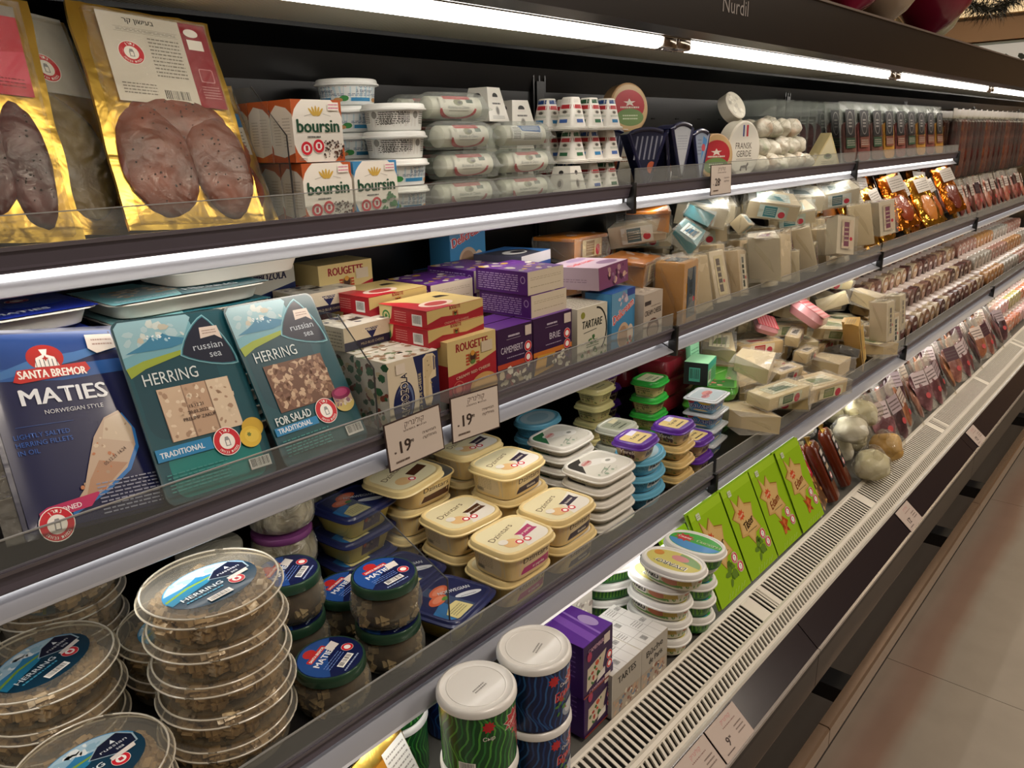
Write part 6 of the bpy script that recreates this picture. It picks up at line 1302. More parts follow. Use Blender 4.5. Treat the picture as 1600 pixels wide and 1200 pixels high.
for r in range(3):
    for c in range(6 - r):
        for dy in range(2):
            KCR[(r + c * 2 + dy) % 3].put((1.965 + .058 * c + .025 * r, .90 + .065 * dy + .01 * r, Z1 + .045 * r), 'small white wrapped cheese, %s tier, %s from left, %s row' % (['bottom', 'middle', 'top'][r], ORD[c], ['front', 'rear'][dy]), 'wrapped cheese', rot=(0, 0, n * 1.3), group='small white wrapped cheeses'); n += 1
def tri_pack():
    t = thing('cheese_wedge'); MB().prism([(-.06, 0), (.06, 0), (.01, .10)], -.02, .02, mat('#c9b988', .45, 0, .4)).build('cheese', t); a = Art(); a.poly([(-.052, .004), (.052, .004), (.009, .09)], '#cfc6a4'); a.ell(.004, .034, .016, .008, '#6a7a52'); a.ell(.004, .036, .010, .005, '#2c3424'); a.fine(-.02, .012, .03, .022, 2, '#7a7458', 3); a.build('paper_label', t, front(-.02), coat=.4); return t
Kind(tri_pack).put((2.395, .90, Z1), 'pale yellow cheese wedge pack with a dark oval label, last before the slice packs', 'cheese wedge', rot=(0, 0, -.4))
Kind(lambda: carton(.05, .04, .042, '#3a4434', lambda a: (a.rect(-.025, 0, .025, .042, '#55604a'), a.fine(-.02, .006, .02, .036, 4, '#c9c4b0', 3, .5)))).put((2.21 + .08, .885, Z1), 'small dark green cheese carton at the shelf front among the wrapped cheeses', 'cheese carton') if 0 else None
# ---- slice packs
def slicepack(fill, lab, oval=True):
    def mk():
        t = thing('sliced_meat_pack'); w, h = .115, .195
        MB().box(-w / 2, w / 2, -.0015, .0015, .0, h, CASECLR, .001).build('clear_backing', t)
        b = MB(); b.sup([(-.006, w / 2 - .012, .055, 5), (-.004, w / 2 - .008, .060, 5), (.004, w / 2 - .007, .062, 5)], mat(fill, .35, 0, .6, (50, .6, .003), .5, (lab, 12, .5, .62)), 28); b.xf(Matrix.Translation((0, -.004, .070)) @ Matrix.Rotation(radians(90), 4, 'X')); b.build('slices', t)
        a = Art()
        if oval: a.rrect(-.038, .085, .034, .168, .004, '#1a1718'); a.ell(-.002, .127, .024, .036, '#8f8a84'); a.ell(-.002, .127, .021, .033, '#1f1b1c'); a.fine(-.014, .112, .010, .142, 3, '#a9a49c', 3, .5); a.rect(-.038, .050, .034, .082, '#2f4a34' if fill == '#5a3a34' else '#7a4a3a'); a.fine(-.03, .056, .028, .076, 3, '#a9a294', 3, .4)
        else: a.rect(-.03, .10, .03, .15, '#4a504c'); a.fine(-.024, .105, .024, .145, 4, '#9a9c96', 3)
        a.build('paper_label', t, front(-.0115)); return t
    return mk
KSL = [Kind(slicepack('#5a3a34', '#8a5a4e')), Kind(slicepack('#a8752a', '#c99a4a')), Kind(slicepack('#6a3230', '#94544c'))]; KSLb = Kind(slicepack('#3a1f20', '#5a3434', False))
cols = ['first', 'second', 'third', 'fourth', 'fifth', 'sixth', 'seventh', 'eighth', 'ninth']
for i in range(9):
    for dy in range(3):
        KSL[[0, 2, 0, 1, 2, 0, 1, 2, 1][i]].put((2.64 + .131 * i, .905 + .045 * dy, Z1 + .001), 'clear slice pack with black oval label, %s file from left, %s deep' % (cols[i], ['front one', 'one', 'two'][dy]), 'sliced pack', rot=(-.14, 0, -.05), group='sliced packs with black oval labels')
for i in range(7): KSLb.put((2.20 + .062 * i, 1.03, Z1 + .0), 'clear dark-filled slice pack standing edge-on at the back, %s from the left' % ORD[i], 'sliced pack', rot=(0, 0, -1.15), group='dark slice packs in a file at the back')
# ---- hanging salami on pegs (fourth and later bays have no top shelf)
def salami_pack(c1, c2):
    def mk():
        t = thing('hanging_salami_pack'); w, h = .085, .31
        MB().box(-w / 2, w / 2, -.0015, .0015, h - .035, h, mat('#cfcac2', .35, 0, .4), .0008).build('header_card', t)
        b = MB(); M_ = mat(c1, .3, 0, .7, (35, .7, .004), .5, (c2, 26, .45, .65))
        for x in (-.020, .020): b.tube([(x, 0, .012), (x, 0, .02), (x * 1.1, -.002, .10), (x, 0, h - .055), (x, 0, h - .045)], [.006, .015, .0175, .016, .006], M_, 14)
        b.build('salami', t)
        sheet(w, h - .03, lambda u, v: (.019 * max(0, 1 - abs(u) ** 4) * max(0, 1 - v ** 10) + .002, .018 * max(0, 1 - abs(u) ** 4) * max(0, 1 - v ** 10)), FILM3, 12, 14).build('clear_film', t)
        return t
    return mk
KHS = [Kind(salami_pack('#260808', '#481614')), Kind(salami_pack('#38100a', '#5f2818')), Kind(salami_pack('#4f1a10', '#7a4022'))]
for i in range(15):
    for dy in range(2):
        KHS[(i * 2 + i // 4 + dy) % 3].put((3.89 + .115 * i, .90 + .10 * dy, 1.285), 'hanging twin-salami pack, %s hook from the shelf end, %s' % (ORD[i], ['front', 'rear'][dy]), 'salami pack', rot=(0, 0, -.1), group='hanging salami packs')
for i in range(15):
    t = thing('peg_hook', (3.89 + .115 * i, .88, 1.592)); tag(t, 'metal peg holding the %s hanging salami files' % ORD[i], 'hook', 'pegs for hanging packs'); MB().tube([(0, 0, .004), (0, .002, 0), (0, .21, 0)], .0025, mat('#9a9896', .25, .9), 8).build('rod', t)

# ---- film-wrapped cheese pieces (blocks, wedges, sticks)
def chz(shape, col, labc, seed, dark='#3a3230', wrap=True, rind=None):
    """shape: ('block', w, d, h) / ('wedge', w, d, h)"""
    def mk():
        k, w, d, h = shape; t = thing('wrapped_cheese_piece'); cm = mat(col, .42, 0, .5, (30, .25, .003), .5, None)
        if k == 'block': b = MB().box(-w / 2, w / 2, -d / 2, d / 2, 0, h, cm, min(.004, h / 4))
        else:
            b = MB().prism([(-w / 2, -d / 2), (w / 2, -d / 2 + d * .15), (w / 2 * .8, d / 2), (-w / 2 * .1, d / 2)], 0, h, cm, axis='z')
        b.build('cheese', t)
        if rind: MB().box(-w / 2 - .002, w / 2 + .002, -d / 2 + .002, d / 2, h - .006, h + .002, mat(rind, .4, 0, .5), .002).build('rind', t)
        if labc:
            a = Art(); lw = w * .56; a.rect(-lw / 2, h * .14, lw / 2, h * .90, labc); a.rect(-lw * .32, h * .2, lw * .12, h * .84, dark); a.ell(lw * .3, h * .4, lw * .12, lw * .12, '#b8384a'); a.fine(-lw * .28, h * .3, lw * .08, h * .75, 4, labc, seed, .3); a.build('paper_label', t, front(-d / 2 - .0008), coat=.4)
            a = Art(); a.rect(-w * .34, -d * .3, w * .30, d * .3, labc if labc != col else '#c9c0a8'); a.poly([(-w * .2, -d * .2), (w * .2, -d * .24), (w * .1, d * .1), (-w * .2, d * .2)], dark); a.fine(-w * .3, -d * .26, w * .26, d * .26, 4, '#8f8678', seed, .25); a.build('top_label', t, top(h + .0008), coat=.4)
        if wrap:
            f = MB(); R = random.Random(seed); bm = bmesh.new(); bmesh.ops.create_cube(bm, size=1); bmesh.ops.subdivide_edges(bm, edges=bm.edges[:], cuts=4, use_grid_fill=True)
            for v in bm.verts:
                e = 1.03 + .08 * noise.noise(v.co * 3 + Vector((seed, 0, 0))); v.co = Vector((v.co.x * w * (1.03 if k == 'block' else 1.0) * e, v.co.y * d * e, max(.0, (v.co.z + .5) * h * (1.02 + .12 * noise.noise(v.co * 4 + Vector((0, seed, 0)))))))
            f.bm(bm, FILM2, True)
            for sx in (-1, 1):
                f.add([(sx * w * .5, -d * .3, h * .2), (sx * w * .5, d * .3, h * .8), (sx * w * .58, d * .25, h * .95), (sx * w * .57, -d * .2, h * .5)], [[0, 1, 2, 3]], FILM2)
            f.build('clear_film', t)
        return t
    return Kind(mk)
Y1, Y2, Y3 = '#c4b090', '#cfc3aa', '#b8954a'
KAC = [chz(('block', .13, .045, .034), '#c8b48a', '#c9c0b0', 31, '#1c1a1c', rind=None), chz(('block', .075, .05, .05), '#cfc4aa', '#6f9aa4', 32, '#2a6a7c'), chz(('block', .06, .045, .115), '#cabfa4', '#34403a', 33, '#1f2824'), chz(('block', .065, .05, .11), '#cbbf9e', '#b9a4a4', 34, '#5a2f34'), chz(('wedge', .13, .09, .04), '#3f7f8c', '#c9d6d6', 35, '#245a78'), chz(('block', .12, .07, .03), '#22201f', '#c8bfae', 36, '#8a2a30')]
KG = chz(('block', .070, .055, .115), '#c08a3c', '#3a4a58', 3, '#24343c'); KG2 = chz(('wedge', .16, .09, .045), '#b87a2a', '#c9b890', 4, '#8a6a3a', rind='#a8641c')
KP_ = [chz(('block', .055, .05, .115), Y2, '#cfc4a0', 11, '#4a3a34'), chz(('block', .06, .045, .105), Y1, '#d6ceb8', 12, '#2f3a34'), chz(('wedge', .075, .07, .10), '#d8d0bc', '#c9b8a0', 13, '#7a4a5a'), chz(('block', .05, .06, .12), '#c9b998', None, 14), chz(('wedge', .12, .08, .05), '#d8d2c2', '#cfd4d0', 15, '#4a6a74'), chz(('wedge', .13, .08, .045), '#cdc2a8', '#b9c9c4', 16, '#3a7a84')]
KG.put((1.375, .80, Z2), 'tall tan cheese block with a dark label, right of the grey-beige carton', 'cheese block', rot=(0, 0, .15), scale=1.15)
for i, (x, y, z, rz) in enumerate([(1.29, .96, Z2 + .10, .2), (1.43, .95, Z2 + .115, .1), (1.36, .90, Z2 + .065, .35), (1.50, .90, Z2 + .155, .6), (1.33, .97, Z2 + .045, 0), (1.47, .96, Z2 + .045, .1), (1.47, .88, Z2 + .0, .2), (1.33, .96, Z2, .0)]):
    KG2.put((x, y, z), 'orange-yellow wedge of hard cheese in film, %s' % ['upper left at the back', 'large one on top at the centre', 'lying across the front of the pile', 'highest, tilted right', 'lower left at the back', 'lower centre at the back', 'low at the front right', 'bottom of the pile at the back'][i], 'cheese wedge', rot=(.05 * (i % 3), -.12 if i == 3 else .04, rz))
n = 0
for i in range(13):                                                         # standing front row, second bay
    k = KP_[[3, 0, 1, 2, 0, 3, 1, 0, 2, 1, 0, 3, 2][i]]; x = 1.485 + .084 * i
    k.put((x, .800 + .01 * (i % 2), Z2), 'wrapped pale cheese standing in the front row of the bay, %s from left' % ORD[i], 'cheese piece', rot=(-.10 - .08 * ((i * 5) % 3), .12 * ((i * 7) % 3 - 1), .28 * ((i * 5) % 4 - 1.5)), group='wrapped cheese pieces standing in the second bay')
    KP_[(i * 3 + 1) % 4].put((x + .03, .875, Z2 + .012), 'wrapped pale cheese in the second standing row, %s from left' % ORD[i], 'cheese piece', rot=(-.1, .06, .2 * ((i * 3) % 4 - 1.5)), group='wrapped cheese pieces standing in the second bay')
    KP_[4 + i % 2].put((x + .02, .935, Z2 + .112 + .012 * ((i * 5) % 3)), 'film-wrapped cheese wedge lying on top of the pile, %s from the left' % ORD[i], 'cheese piece', rot=(.35, .15 * ((i * 7) % 3 - 1), .5 * ((i * 5) % 5 - 2)), group='wrapped cheese wedges on top of the pile')
    KP_[(i * 2) % 4].put((x + .02, .97, Z2 + .0), 'film-wrapped cheese supporting the pile at the back, %s from the left' % ORD[i], 'cheese piece', rot=(0, 0, .1 * (i % 3)), group='wrapped cheese pieces at the back')
# ---- gold and amber foil packs, third bay
AMB = mat('#b86a1c', .18, .85, bump=(22, .7, .006)); GLD2 = mat('#d09a3a', .16, .9, bump=(20, .8, .006))
def foilpack(m, inner, seed, labc='#b3aca2'):
    def mk():
        t = thing('foil_fish_pack'); w, h = .125, .20
        sheet(w, h, lambda u, v: (.010 * max(0, 1 - abs(u) ** 4) * max(0, 1 - abs(v) ** 4) + .007 * nz(u, v, seed, 4) + .002, .004 - .006 * nz(u, v, seed, 4)), m, 16, 22, lambda u, v: (.008 * nz(v, seed, 1, 2), .004 * nz(u, seed, 3, 3))).build('foil_pouch', t)
        rocky(None, [(0, -.008, h * .36, w * .34, .010, h * .27)], seed, mat(inner, .3, 0, .7, (50, .6, .004), .5, ('#a8643c', 16, .5, .7)), n=3).build('fish_fillet', t)
        a = Art(); a.rect(-w * .36, h * .66, w * .34, h * .93, labc); a.fine(-w * .3, h * .7, w * .28, h * .88, 4, '#6f6a63', seed, .35); a.build('paper_label', t, front(-.0205), coat=.5); return t
    return Kind(mk)
KFO = [foilpack(GLD2, '#a8521c', 3), foilpack(AMB, '#8f3a1a', 5), foilpack(GLD2, '#c47a34', 8, '#c4beb4'), foilpack(AMB, '#6a2c20', 12)]
for i in range(11):
    KFO[(i * 3) % 4].put((2.635 + .112 * i, .815 + .02 * (i % 2), Z2), 'gold foil fish pack leaning in the front row, %s from left' % ORD[i], 'fish pack', rot=(-.5, .12 * ((i * 3) % 3 - 1), .25 * ((i * 5) % 3 - 1)), group='gold foil fish packs')
    KFO[(i * 3 + 2) % 4].put((2.50 + .115 * i, .905, Z2 + .035), 'gold foil fish pack in the second row, %s from left' % ORD[i], 'fish pack', rot=(-.42, -.1 * ((i * 5) % 3 - 1), .3 * ((i * 7) % 3 - 1)), group='gold foil fish packs')
KFO[3].put((3.37, .90, Z2 + .205), 'dark foil pack standing highest above the gold packs', 'fish pack', rot=(-.9, .3, .3), scale=.7)
def flatmeat(c1, c2, seed, lab='#b9b2a8', fat=None):
    def mk():
        t = thing('vacuum_sausage_pack'); w, h = .10, .17
        sheet(w, h, lambda u, v: (.003 + .001 * nz(u, v, seed, 5), .002), FILM2, 8, 10).build('clear_film', t)
        rocky(None, [(0, -.006, h * .42, w * .42, .011, h * .40)], seed, mat(c1, .32, 0, .6, (40, .5, .004), .5, (c2, 20, .42, .6)), n=3).build('meat', t)
        a = Art(); a.rect(-w * .30, h * .50, w * .30, h * .80, lab); a.fine(-w * .26, h * .54, w * .26, h * .74, 3, '#5a4a48', seed, .4); a.ell(w * .12, h * .3, w * .1, w * .1, '#b8484a'); a.build('paper_label', t, front(-.0175), coat=.5); return t
    return Kind(mk)
KFM = [flatmeat('#6a2c28', '#a8706a', 3), flatmeat('#8a4a40', '#c9988c', 5, '#3a2c34'), flatmeat('#4a2420', '#7a4a40', 7), flatmeat('#a8604c', '#d0a898', 9, '#cfc4bc')]
for i in range(14):
    for r in range(2):
        KFM[(i * 3 + r) % 4].put((3.885 + .105 * i, .82 + .075 * r, Z2 + .02 * r), 'vacuum meat pack leaning on the middle shelf, %s from the gold packs, %s row' % (ORD[i], ['front', 'rear'][r]), 'meat pack', rot=(-.35, 0, .1 * ((i * 5) % 3 - 1)), group='vacuum meat packs on the middle shelf')
# ---- lowest raised shelf, second bay: mixed heap
t = carton(.075, .055, .052, '#4a9a62', lambda a: (a.rect(-.037, 0, .037, .052, '#5aa86c'), a.rect(-.037, .036, .037, .052, '#2f9a84'), a.bars(-.034, .006, -.010, .034, 4, '#c9d6c4'), a.fine(-.006, .006, .03, .034, 5, '#2c5a3c', 3, .3)), lambda a: (a.rect(-.027, 0, .027, .052, '#1c1f1f'), a.bars(-.015, .008, .01, .040, 5, '#4a9a84')), lambda a: (a.rect(-.037, -.027, .037, .027, '#8fc49a')), name='tea_coloured_box'); t.name = 'green_cheese_box'; t.location = (1.535, .81, Z3 + .122); t.rotation_euler = (0, 0, .25); tag(t, 'small green box with barcode in front of the dark red packs', 'cheese box')
t = carton(.05, .012, .075, '#7fc49a', lambda a: (a.rect(-.025, 0, .025, .075, '#8fcaa4'), a.fine(-.02, .01, .02, .065, 7, '#4a8a64', 3, .3)), name='pale_green_card'); t.location = (1.572, .845, Z3 + .122); t.rotation_euler = (-.1, 0, .1); tag(t, 'pale mint card box standing behind the small green box', 'cheese box')
def slab(w, d, h, base, art, nm): 
    def mk():
        t = thing(nm); MB().sup([(0, w / 2 - .006, d / 2 - .006, 6), (h * .5, w / 2, d / 2, 6), (h, w / 2 - .006, d / 2 - .006, 6)], mat(base, .3, 0, .5, (40, .4, .003)), 36).build('pack_body', t)
        a = Art(); art(a); a.build('printed_top', t, top(h + .0002), coat=.6); return t
    return Kind(mk)
KRD = slab(.14, .09, .04, '#7a1c28', lambda a: (a.rect(-.06, -.035, .06, .035, '#8f2430'), a.blobs(-.055, -.03, .055, .03, 14, ['#b8505a', '#5a141c', '#c9a0a0'], .004, .01, 3)), 'dark_red_pack')
KRD.put((1.535, .905, Z3 + .128), 'dark red cheese pack behind the small green box, top of three', 'cheese pack', rot=(0, .0, .1)); KRD.put((1.53, 1.01, Z3 + .09), 'bright red pack tucked at the back behind the purple lids', 'cheese pack', rot=(0, 0, .1)); KRD.put((1.535, .90, Z3 + .086), 'dark red pack lower in the heap', 'cheese pack'); KRD.put((1.535, .90, Z3 + .0435), 'dark red pack at the bottom of the heap', 'cheese pack')
def gr_art(a): a.rrect(-.085, -.045, .085, .045, .01, '#55a03c'); a.poly([(-.08, -.04), (-.02, -.04), (-.04, .04), (-.08, .04)], '#2f6a2c'); a.blobs(-.07, -.03, .0, .03, 16, ['#b89a80', '#c97a6a', '#8f5a48'], .004, .009, 3); a.line(-.03, .03, .06, -.02, .003, '#a8d08a')
KGP = slab(.18, .10, .030, '#4a9a34', gr_art, 'green_cheese_pack'); KGP.put((1.60, .80, Z3 + .088), 'large glossy green pack lying on the heap left of the cheese pieces', 'cheese pack', rot=(.0, .0, .45)); KGP.put((1.585, .80, Z3 + .045), 'green pack below the large glossy one', 'cheese pack', rot=(0, 0, .3)); KGP.put((1.58, .80, Z3), 'green pack at the bottom of the heap', 'cheese pack', rot=(0, 0, .1))
KST = [chz(('wedge', .15, .08, .034), '#cbb688', '#d3cba8', 21, '#6a7a4a'), chz(('block', .14, .05, .036), '#cdb07a', '#d8ccb0', 22, '#a83a3a'), chz(('wedge', .13, .09, .038), '#d2bf96', None, 23), chz(('block', .15, .06, .030), '#d9cba0', '#c9ccb0', 24, '#3a5a34')]
spots = []
for r in range(5):
    for c in range(6 - (r > 2)):
        spots.append((1.72 + .145 * c + .05 * (r % 2), .735 + .062 * r, Z3 + .002 + .040 * r))
for i, (x, y, z) in enumerate(spots):
    for q in range(2 if i % 6 < 6 else 1):
        if q == 1 and z < Z3 + .03: continue
        KST[(i * 5 + q * 2) % 4].put((x + .02 * q, y + .02 * q, z - .040 * q), 'wrapped yellow cheese piece in the heap, %s spot from lower left, %s' % (ORD[i], ['on the surface', 'beneath'][q]), 'cheese piece', rot=(.10 * ((i * 3) % 3 - 1) + .12, .08 * ((i * 7) % 3 - 1), .45 * ((i * 5) % 7 - 3)), group='yellow cheese pieces in the heap')
for i, (x, y, z, rz) in enumerate([(1.56, .715, Z3, .3), (1.60, .70, Z3 + .04, -.2), (1.55, .76, Z3 + .045, .9), (1.68, .70, Z3 + .0, .5), (1.82, .695, Z3, -.3), (1.96, .695, Z3, .3), (1.66, .77, Z3 + .09, .2)]):
    KST[[0, 3, 2, 1, 0, 3, 2][i]].put((x, y, z), 'wrapped cheese piece at the heap left front, %s' % ['lowest beside the blue tubs', 'green-printed, near the blue tubs', 'behind the green-printed one', 'second along the rail', 'third along the rail', 'fourth along the rail', 'high against the green pack'][i], 'cheese piece', rot=(.08, .05 * (i % 3 - 1), rz))
def redwhite(a):
    a.rect(-.05, -.035, .05, .035, '#c9a8a4')
    for i in range(11): a.rect(-.05 + i * .0095, -.035, -.0455 + i * .0095, .035, '#c0424a'); a.k -= 1
    a.k += 1
    for i in range(7): a.rect(-.05, -.034 + i * .0105, .05, -.030 + i * .0105, '#b8323c'); a.k -= 1
    a.k += 1
KRW = slab(.11, .08, .03, '#c4888a', redwhite, 'checked_cheese_pack'); KRW.put((2.07, .80, Z3 + .155), 'red and white checked wrapped cheese on top of the heap', 'cheese pack', rot=(.55, .15, .2), scale=1.25); KRW.put((1.93, .84, Z3 + .165), 'partly folded red checked pack left of the large checked one', 'cheese pack', rot=(.3, -.2, .6), scale=.8)
KBG = chz(('wedge', .05, .05, .15), '#cfa75c', '#c8a864', 25, '#b89450', wrap=False)
KBG.put((2.215, .70, Z3), 'tall tan cheese wedge leaning at the right end of the yellow heap', 'cheese piece', rot=(-.1, -.35, .1))
for i in range(5): KP_[i % 2].put((2.32 + .075 * i, .70, Z3), 'upright wrapped cheese with dark label beside the sausage rolls, %s from left' % ORD[i], 'cheese piece', rot=(-.1, 0, .1 * (i % 3 - 1)), group='upright wrapped cheeses at the end of the second bay')
for i in range(7): KST[(i * 3) % 4].put((2.26 + .10 * (i % 4), .80 + .09 * (i // 4), Z3 + .10 + .03 * (i // 4)), 'wrapped cheese lying behind the upright dark-labelled ones, %s from left' % ORD[i], 'cheese piece', rot=(.2, .1, .4 * (i % 5 - 2)), group='wrapped cheeses behind the upright ones')
# coloured pieces that stand out of the pale ones
for (k, x, y, z, rx, ry, rz, lab) in [(4, 1.60, .93, Z2 + .185, .5, .2, .5, 'teal-wrapped cheese piece on top near the orange wedges'), (4, 1.53, .86, Z2 + .150, .6, -.2, .2, 'second teal-wrapped piece just below the first teal one'), (1, 1.80, .87, Z2 + .150, .8, .1, .2, 'blue-grey labelled piece tilted on the pale pile'),
    (2, 1.955, .775, Z2 + .004, -.1, .12, .35, 'standing piece with a dark green label leaning forward'), (3, 2.20, .775, Z2 + .004, -.1, -.1, .2, 'standing piece with a wine-red label in the front row'), (2, 2.38, .775, Z2 + .004, -.1, .05, .1, 'standing piece with a near-black label close to the gold packs'),
    (0, 1.98, .74, Z3 + .085, .1, .05, .1, 'long cheese stick with a dark band across the heap front'), (0, 2.04, .78, Z3 + .125, .1, -.05, .25, 'long cheese stick with a dark band beneath the checked pack'), (5, 2.14, .70, Z3 + .055, .3, .35, .8, 'black-wrapped piece at the right front of the heap'), (5, 1.76, .90, Z3 + .19, .2, .1, -.4, 'black-wrapped piece high at the back of the heap'), (0, 1.80, .72, Z3 + .080, .15, 0, -.15, 'cheese stick with dark label near the green pack'), (3, 2.30, .84, Z3 + .16, 1.2, .2, .4, 'wine-red labelled piece lying behind the upright ones'), (4, 1.92, .93, Z3 + .20, .2, 0, .6, 'teal-wrapped piece at the very back of the heap')]:
    KAC[k].put((x, y, z), lab, 'cheese piece', rot=(rx, ry, rz), scale=.8 if z < Z3 + .2 and z < 1.1 else .7)
# ---- tiers of sliced sausage rolls, third bay on
def roll(c1, c2, ring, face):
    def mk():
        t = thing('sausage_roll_pack'); r, L_ = .031, .11
        b = MB(); b.lathe([(0, r * .80), (.003, r), (.03, r), (.033, r * .93), (.036, r), (.07, r), (.073, r * .93), (.076, r), (L_ - .003, r), (L_, r * .8)], mat(c1, .32, 0, .6, (60, .5, .003), .5, (c2, 30, .4, .6)), 20); b.xf(Matrix.Translation((0, 0, r)) @ Matrix.Rotation(radians(-90), 4, 'X')); b.build('sausage', t)
        a = Art(); a.ell(0, r, r * .88, r * .88, ring, 16); a.ell(0, r, r * .72, r * .72, face, 16); a.rect(-r * .45, r * 1.0, r * .45, r * 1.35, '#b9b0a8'); a.build('end_label', t, front(0), coat=.4)
        b = MB(); b.lathe([(.036, r + .0008), (.07, r + .0008)], mat('#b9aaa0', .35, 0, .5), 20, False, False); b.xf(Matrix.Translation((0, 0, r)) @ Matrix.Rotation(radians(-90), 4, 'X')); b.build('paper_band', t)
        return t
    return Kind(mk)
KRO = [roll('#4a2a22', '#8f6e5e', '#6a4a40', '#5a302a'), roll('#7a5a44', '#b09878', '#6a4436', '#967058'), roll('#9a8464', '#c4b498', '#7a4a34', '#a88c6c'), roll('#331c1a', '#6a443c', '#7a6a60', '#3f201e')]
KRP = [roll('#9a683a', '#b8905c', '#a8845c', '#a8744a'), roll('#8a8478', '#b8b4aa', '#a8a49c', '#8f8478'), roll('#8a5a4c', '#b08a78', '#b5aaa0', '#8f5a4c')]
n = 0
for r in range(4):
    for c in range(17):
        n += 1; x = 2.655 + .0705 * c + .035 * (r % 2)
        ks = KRO if (c < 12 or r < 3) else KRP
        ks[(c // 3 + r * 2 + (c * 7 + r) % 2) % len(ks)].put((x, .684 + .064 * r, Z3 + .0562 * r), 'banded sausage roll, %s tier from the bottom, %s from the upright cheeses' % (ORD[r], ORD[c]), 'sausage roll', rot=(0, .0, .025 * ((n * 7) % 5 - 2)), group='sausage rolls in tiers in the third bay')
for r in range(4):
    for c in range(20):
        n += 1; x = 3.895 + .0705 * c + .035 * (r % 2)
        KRP[(c // 5 + r) % 3].put((x, .684 + .064 * r, Z3 + .0562 * r), 'pale sausage roll in the fourth bay, tier %s from the bottom, %s along' % (ORD[r], ORD[c]), 'sausage roll', rot=(0, 0, .025 * ((n * 7) % 5 - 2)), group='pale sausage rolls in tiers in the fourth bay')
_before = set(bpy.data.objects)
_Z0 = Z0; Z0 = .6005
# ---- bottom deck, second bay: green slice packs
def greenpack(txt, top_, veg):
    def mk():
        t = thing('green_slice_pack'); w, h = .129, .200
        sheet(w, h, lambda u, v: (.004 * max(0, 1 - abs(u) ** 8) * max(0, 1 - abs(v) ** 8) + .001 + .0012 * nz(u, v, 3, 5) * (1 if v < -.5 else .2), .002), mat('#8ab51c', .28, 0, .6, (30, .2, .002)), 20, 28).build('film_pouch', t)
        a = Art(); a.rect(-w / 2 + .002, .002, w / 2 - .002, h - .002, '#8fb81e'); a.rect(-w / 2 + .002, h - .020, w / 2 - .002, h - .002, '#9cc42c')
        P_ = []
        for i, (x, y) in enumerate([(-.036, .170), (-.020, .148), (-.002, .166), (.006, .146), (.034, .138), (.024, .112), (.040, .082), (.016, .080), (.000, .060), (-.016, .084), (-.040, .088), (-.034, .116), (-.052, .132), (-.034, .142)]): P_.append((x, y))
        a.poly([(x * 1.06 - .001, (y - .115) * 1.05 + .116) for x, y in P_], '#8a6a2a'); a.poly(P_, '#c4a060'); a.poly([(x * .86, (y - .115) * .86 + .115) for x, y in P_], '#cdac70')
        a.star(-.018, .130, .014, .009, 8, '#c4502f', 8, .9); a.text('\u0421\u0432\u0430\u043b\u044f', -.018, .127, .005, '#e6cfa8', .02, rot=12, w=.018)
        a.text(txt, .000, .098, .018, '#3a2a18' if txt == 'Tilster' else '#7a3a1c', .03, rot=14, w=.044, shear=.15); a.fine(-.014, .088, .026, .091, 1, '#6a5a3a', 3, .6)
        if veg == 'g': a.blobs(-.008, .026, .030, .062, 9, ['#4a6a1c', '#5f7f2a', '#3d5a1a'], .007, .013, 4)
        else: a.poly([(-.014, .066), (.0, .058), (.006, .070), (.016, .060), (.026, .052), (.014, .044), (.022, .028), (.006, .036), (-.006, .028), (-.004, .048)][::-1], '#a8481c'); a.blobs(-.006, .034, .016, .058, 6, ['#c46a34', '#8f3a18'], .004, .007, 3)
        a.seal(.036, .068, .0115, '#c4384a'); a.seal(.050 - .004, .046, .0115, '#c4384a')
        a.rrect(-.042, h - .024, -.028, h - .011, .002, '#c6cfae'); a.fine(-.040, h - .021, -.030, h - .014, 2, '#7a8264', 3)
        for k in range(6): a.line(-.03 + .012 * k, .006 + .003 * (k % 2), -.022 + .013 * k, .016, .0005, '#c4dc8a')
        a.build('printed_front', t, lambda x, y, z: Vector((x, -.0062 - z - .0004, y)), rough=.26, coat=.6); return t
    return Kind(mk)
GA, GB, GC = greenpack('Tilster', 0, 'g'), greenpack('Edam', 0, 'r'), greenpack('Tilster', 0, 'g')
lean = (-.59, 0, 0)
for (K_, x, y, lab) in [(GC, 1.278, .578, 'bright green slice pack partly hidden by the oval tubs'), (GA, 1.409, .577, 'bright green slice pack lettered Tilster with leaves'), (GB, 1.539, .576, 'bright green slice pack with red star leaf, second from the right'), (GB, 1.669, .574, 'rightmost bright green slice pack of the front row')]:
    K_.put((x, .5735, Z0 + .024), lab, 'slice pack', rot=(-.44, 0, .0))
for i, x in enumerate((1.28, 1.41, 1.54, 1.67)): GC.put((x, .650, Z0 + .008), 'green slice pack lower in the second file, ' + ['leftmost', 'second', 'third', 'rightmost'][i], 'slice pack', rot=(-.59, 0, 0), scale=.78)
def redpack():
    t = thing('red_white_pack'); w, h = .085, .19
    sheet(w, h, lambda u, v: (.010 * max(0, 1 - abs(u) ** 4) * max(0, 1 - abs(v) ** 6) + .002 * nz(u, v, 2, 5) + .001, .002), mat('#c9c0ba', .3, 0, .5), 12, 18).build('pouch', t)
    a = Art(); a.rect(-.036, .10, .036, .18, '#c9c2c4'); a.star(.0, .15, .026, .016, 8, '#b8283c'); a.rect(-.036, .085, .036, .125, '#b01f34'); a.text('2=1', 0, .095, .018, '#e6d8d4', .03, rot=-10); a.rect(-.036, .01, .036, .085, '#5a3a1c'); a.blobs(-.034, .012, .034, .082, 24, ['#a8743a', '#c9a060', '#3a1c14'], .005, .01, 3); a.build('printed_front', t, lambda x, y, z: Vector((x, -.0135 - z, y)), coat=.5); return t
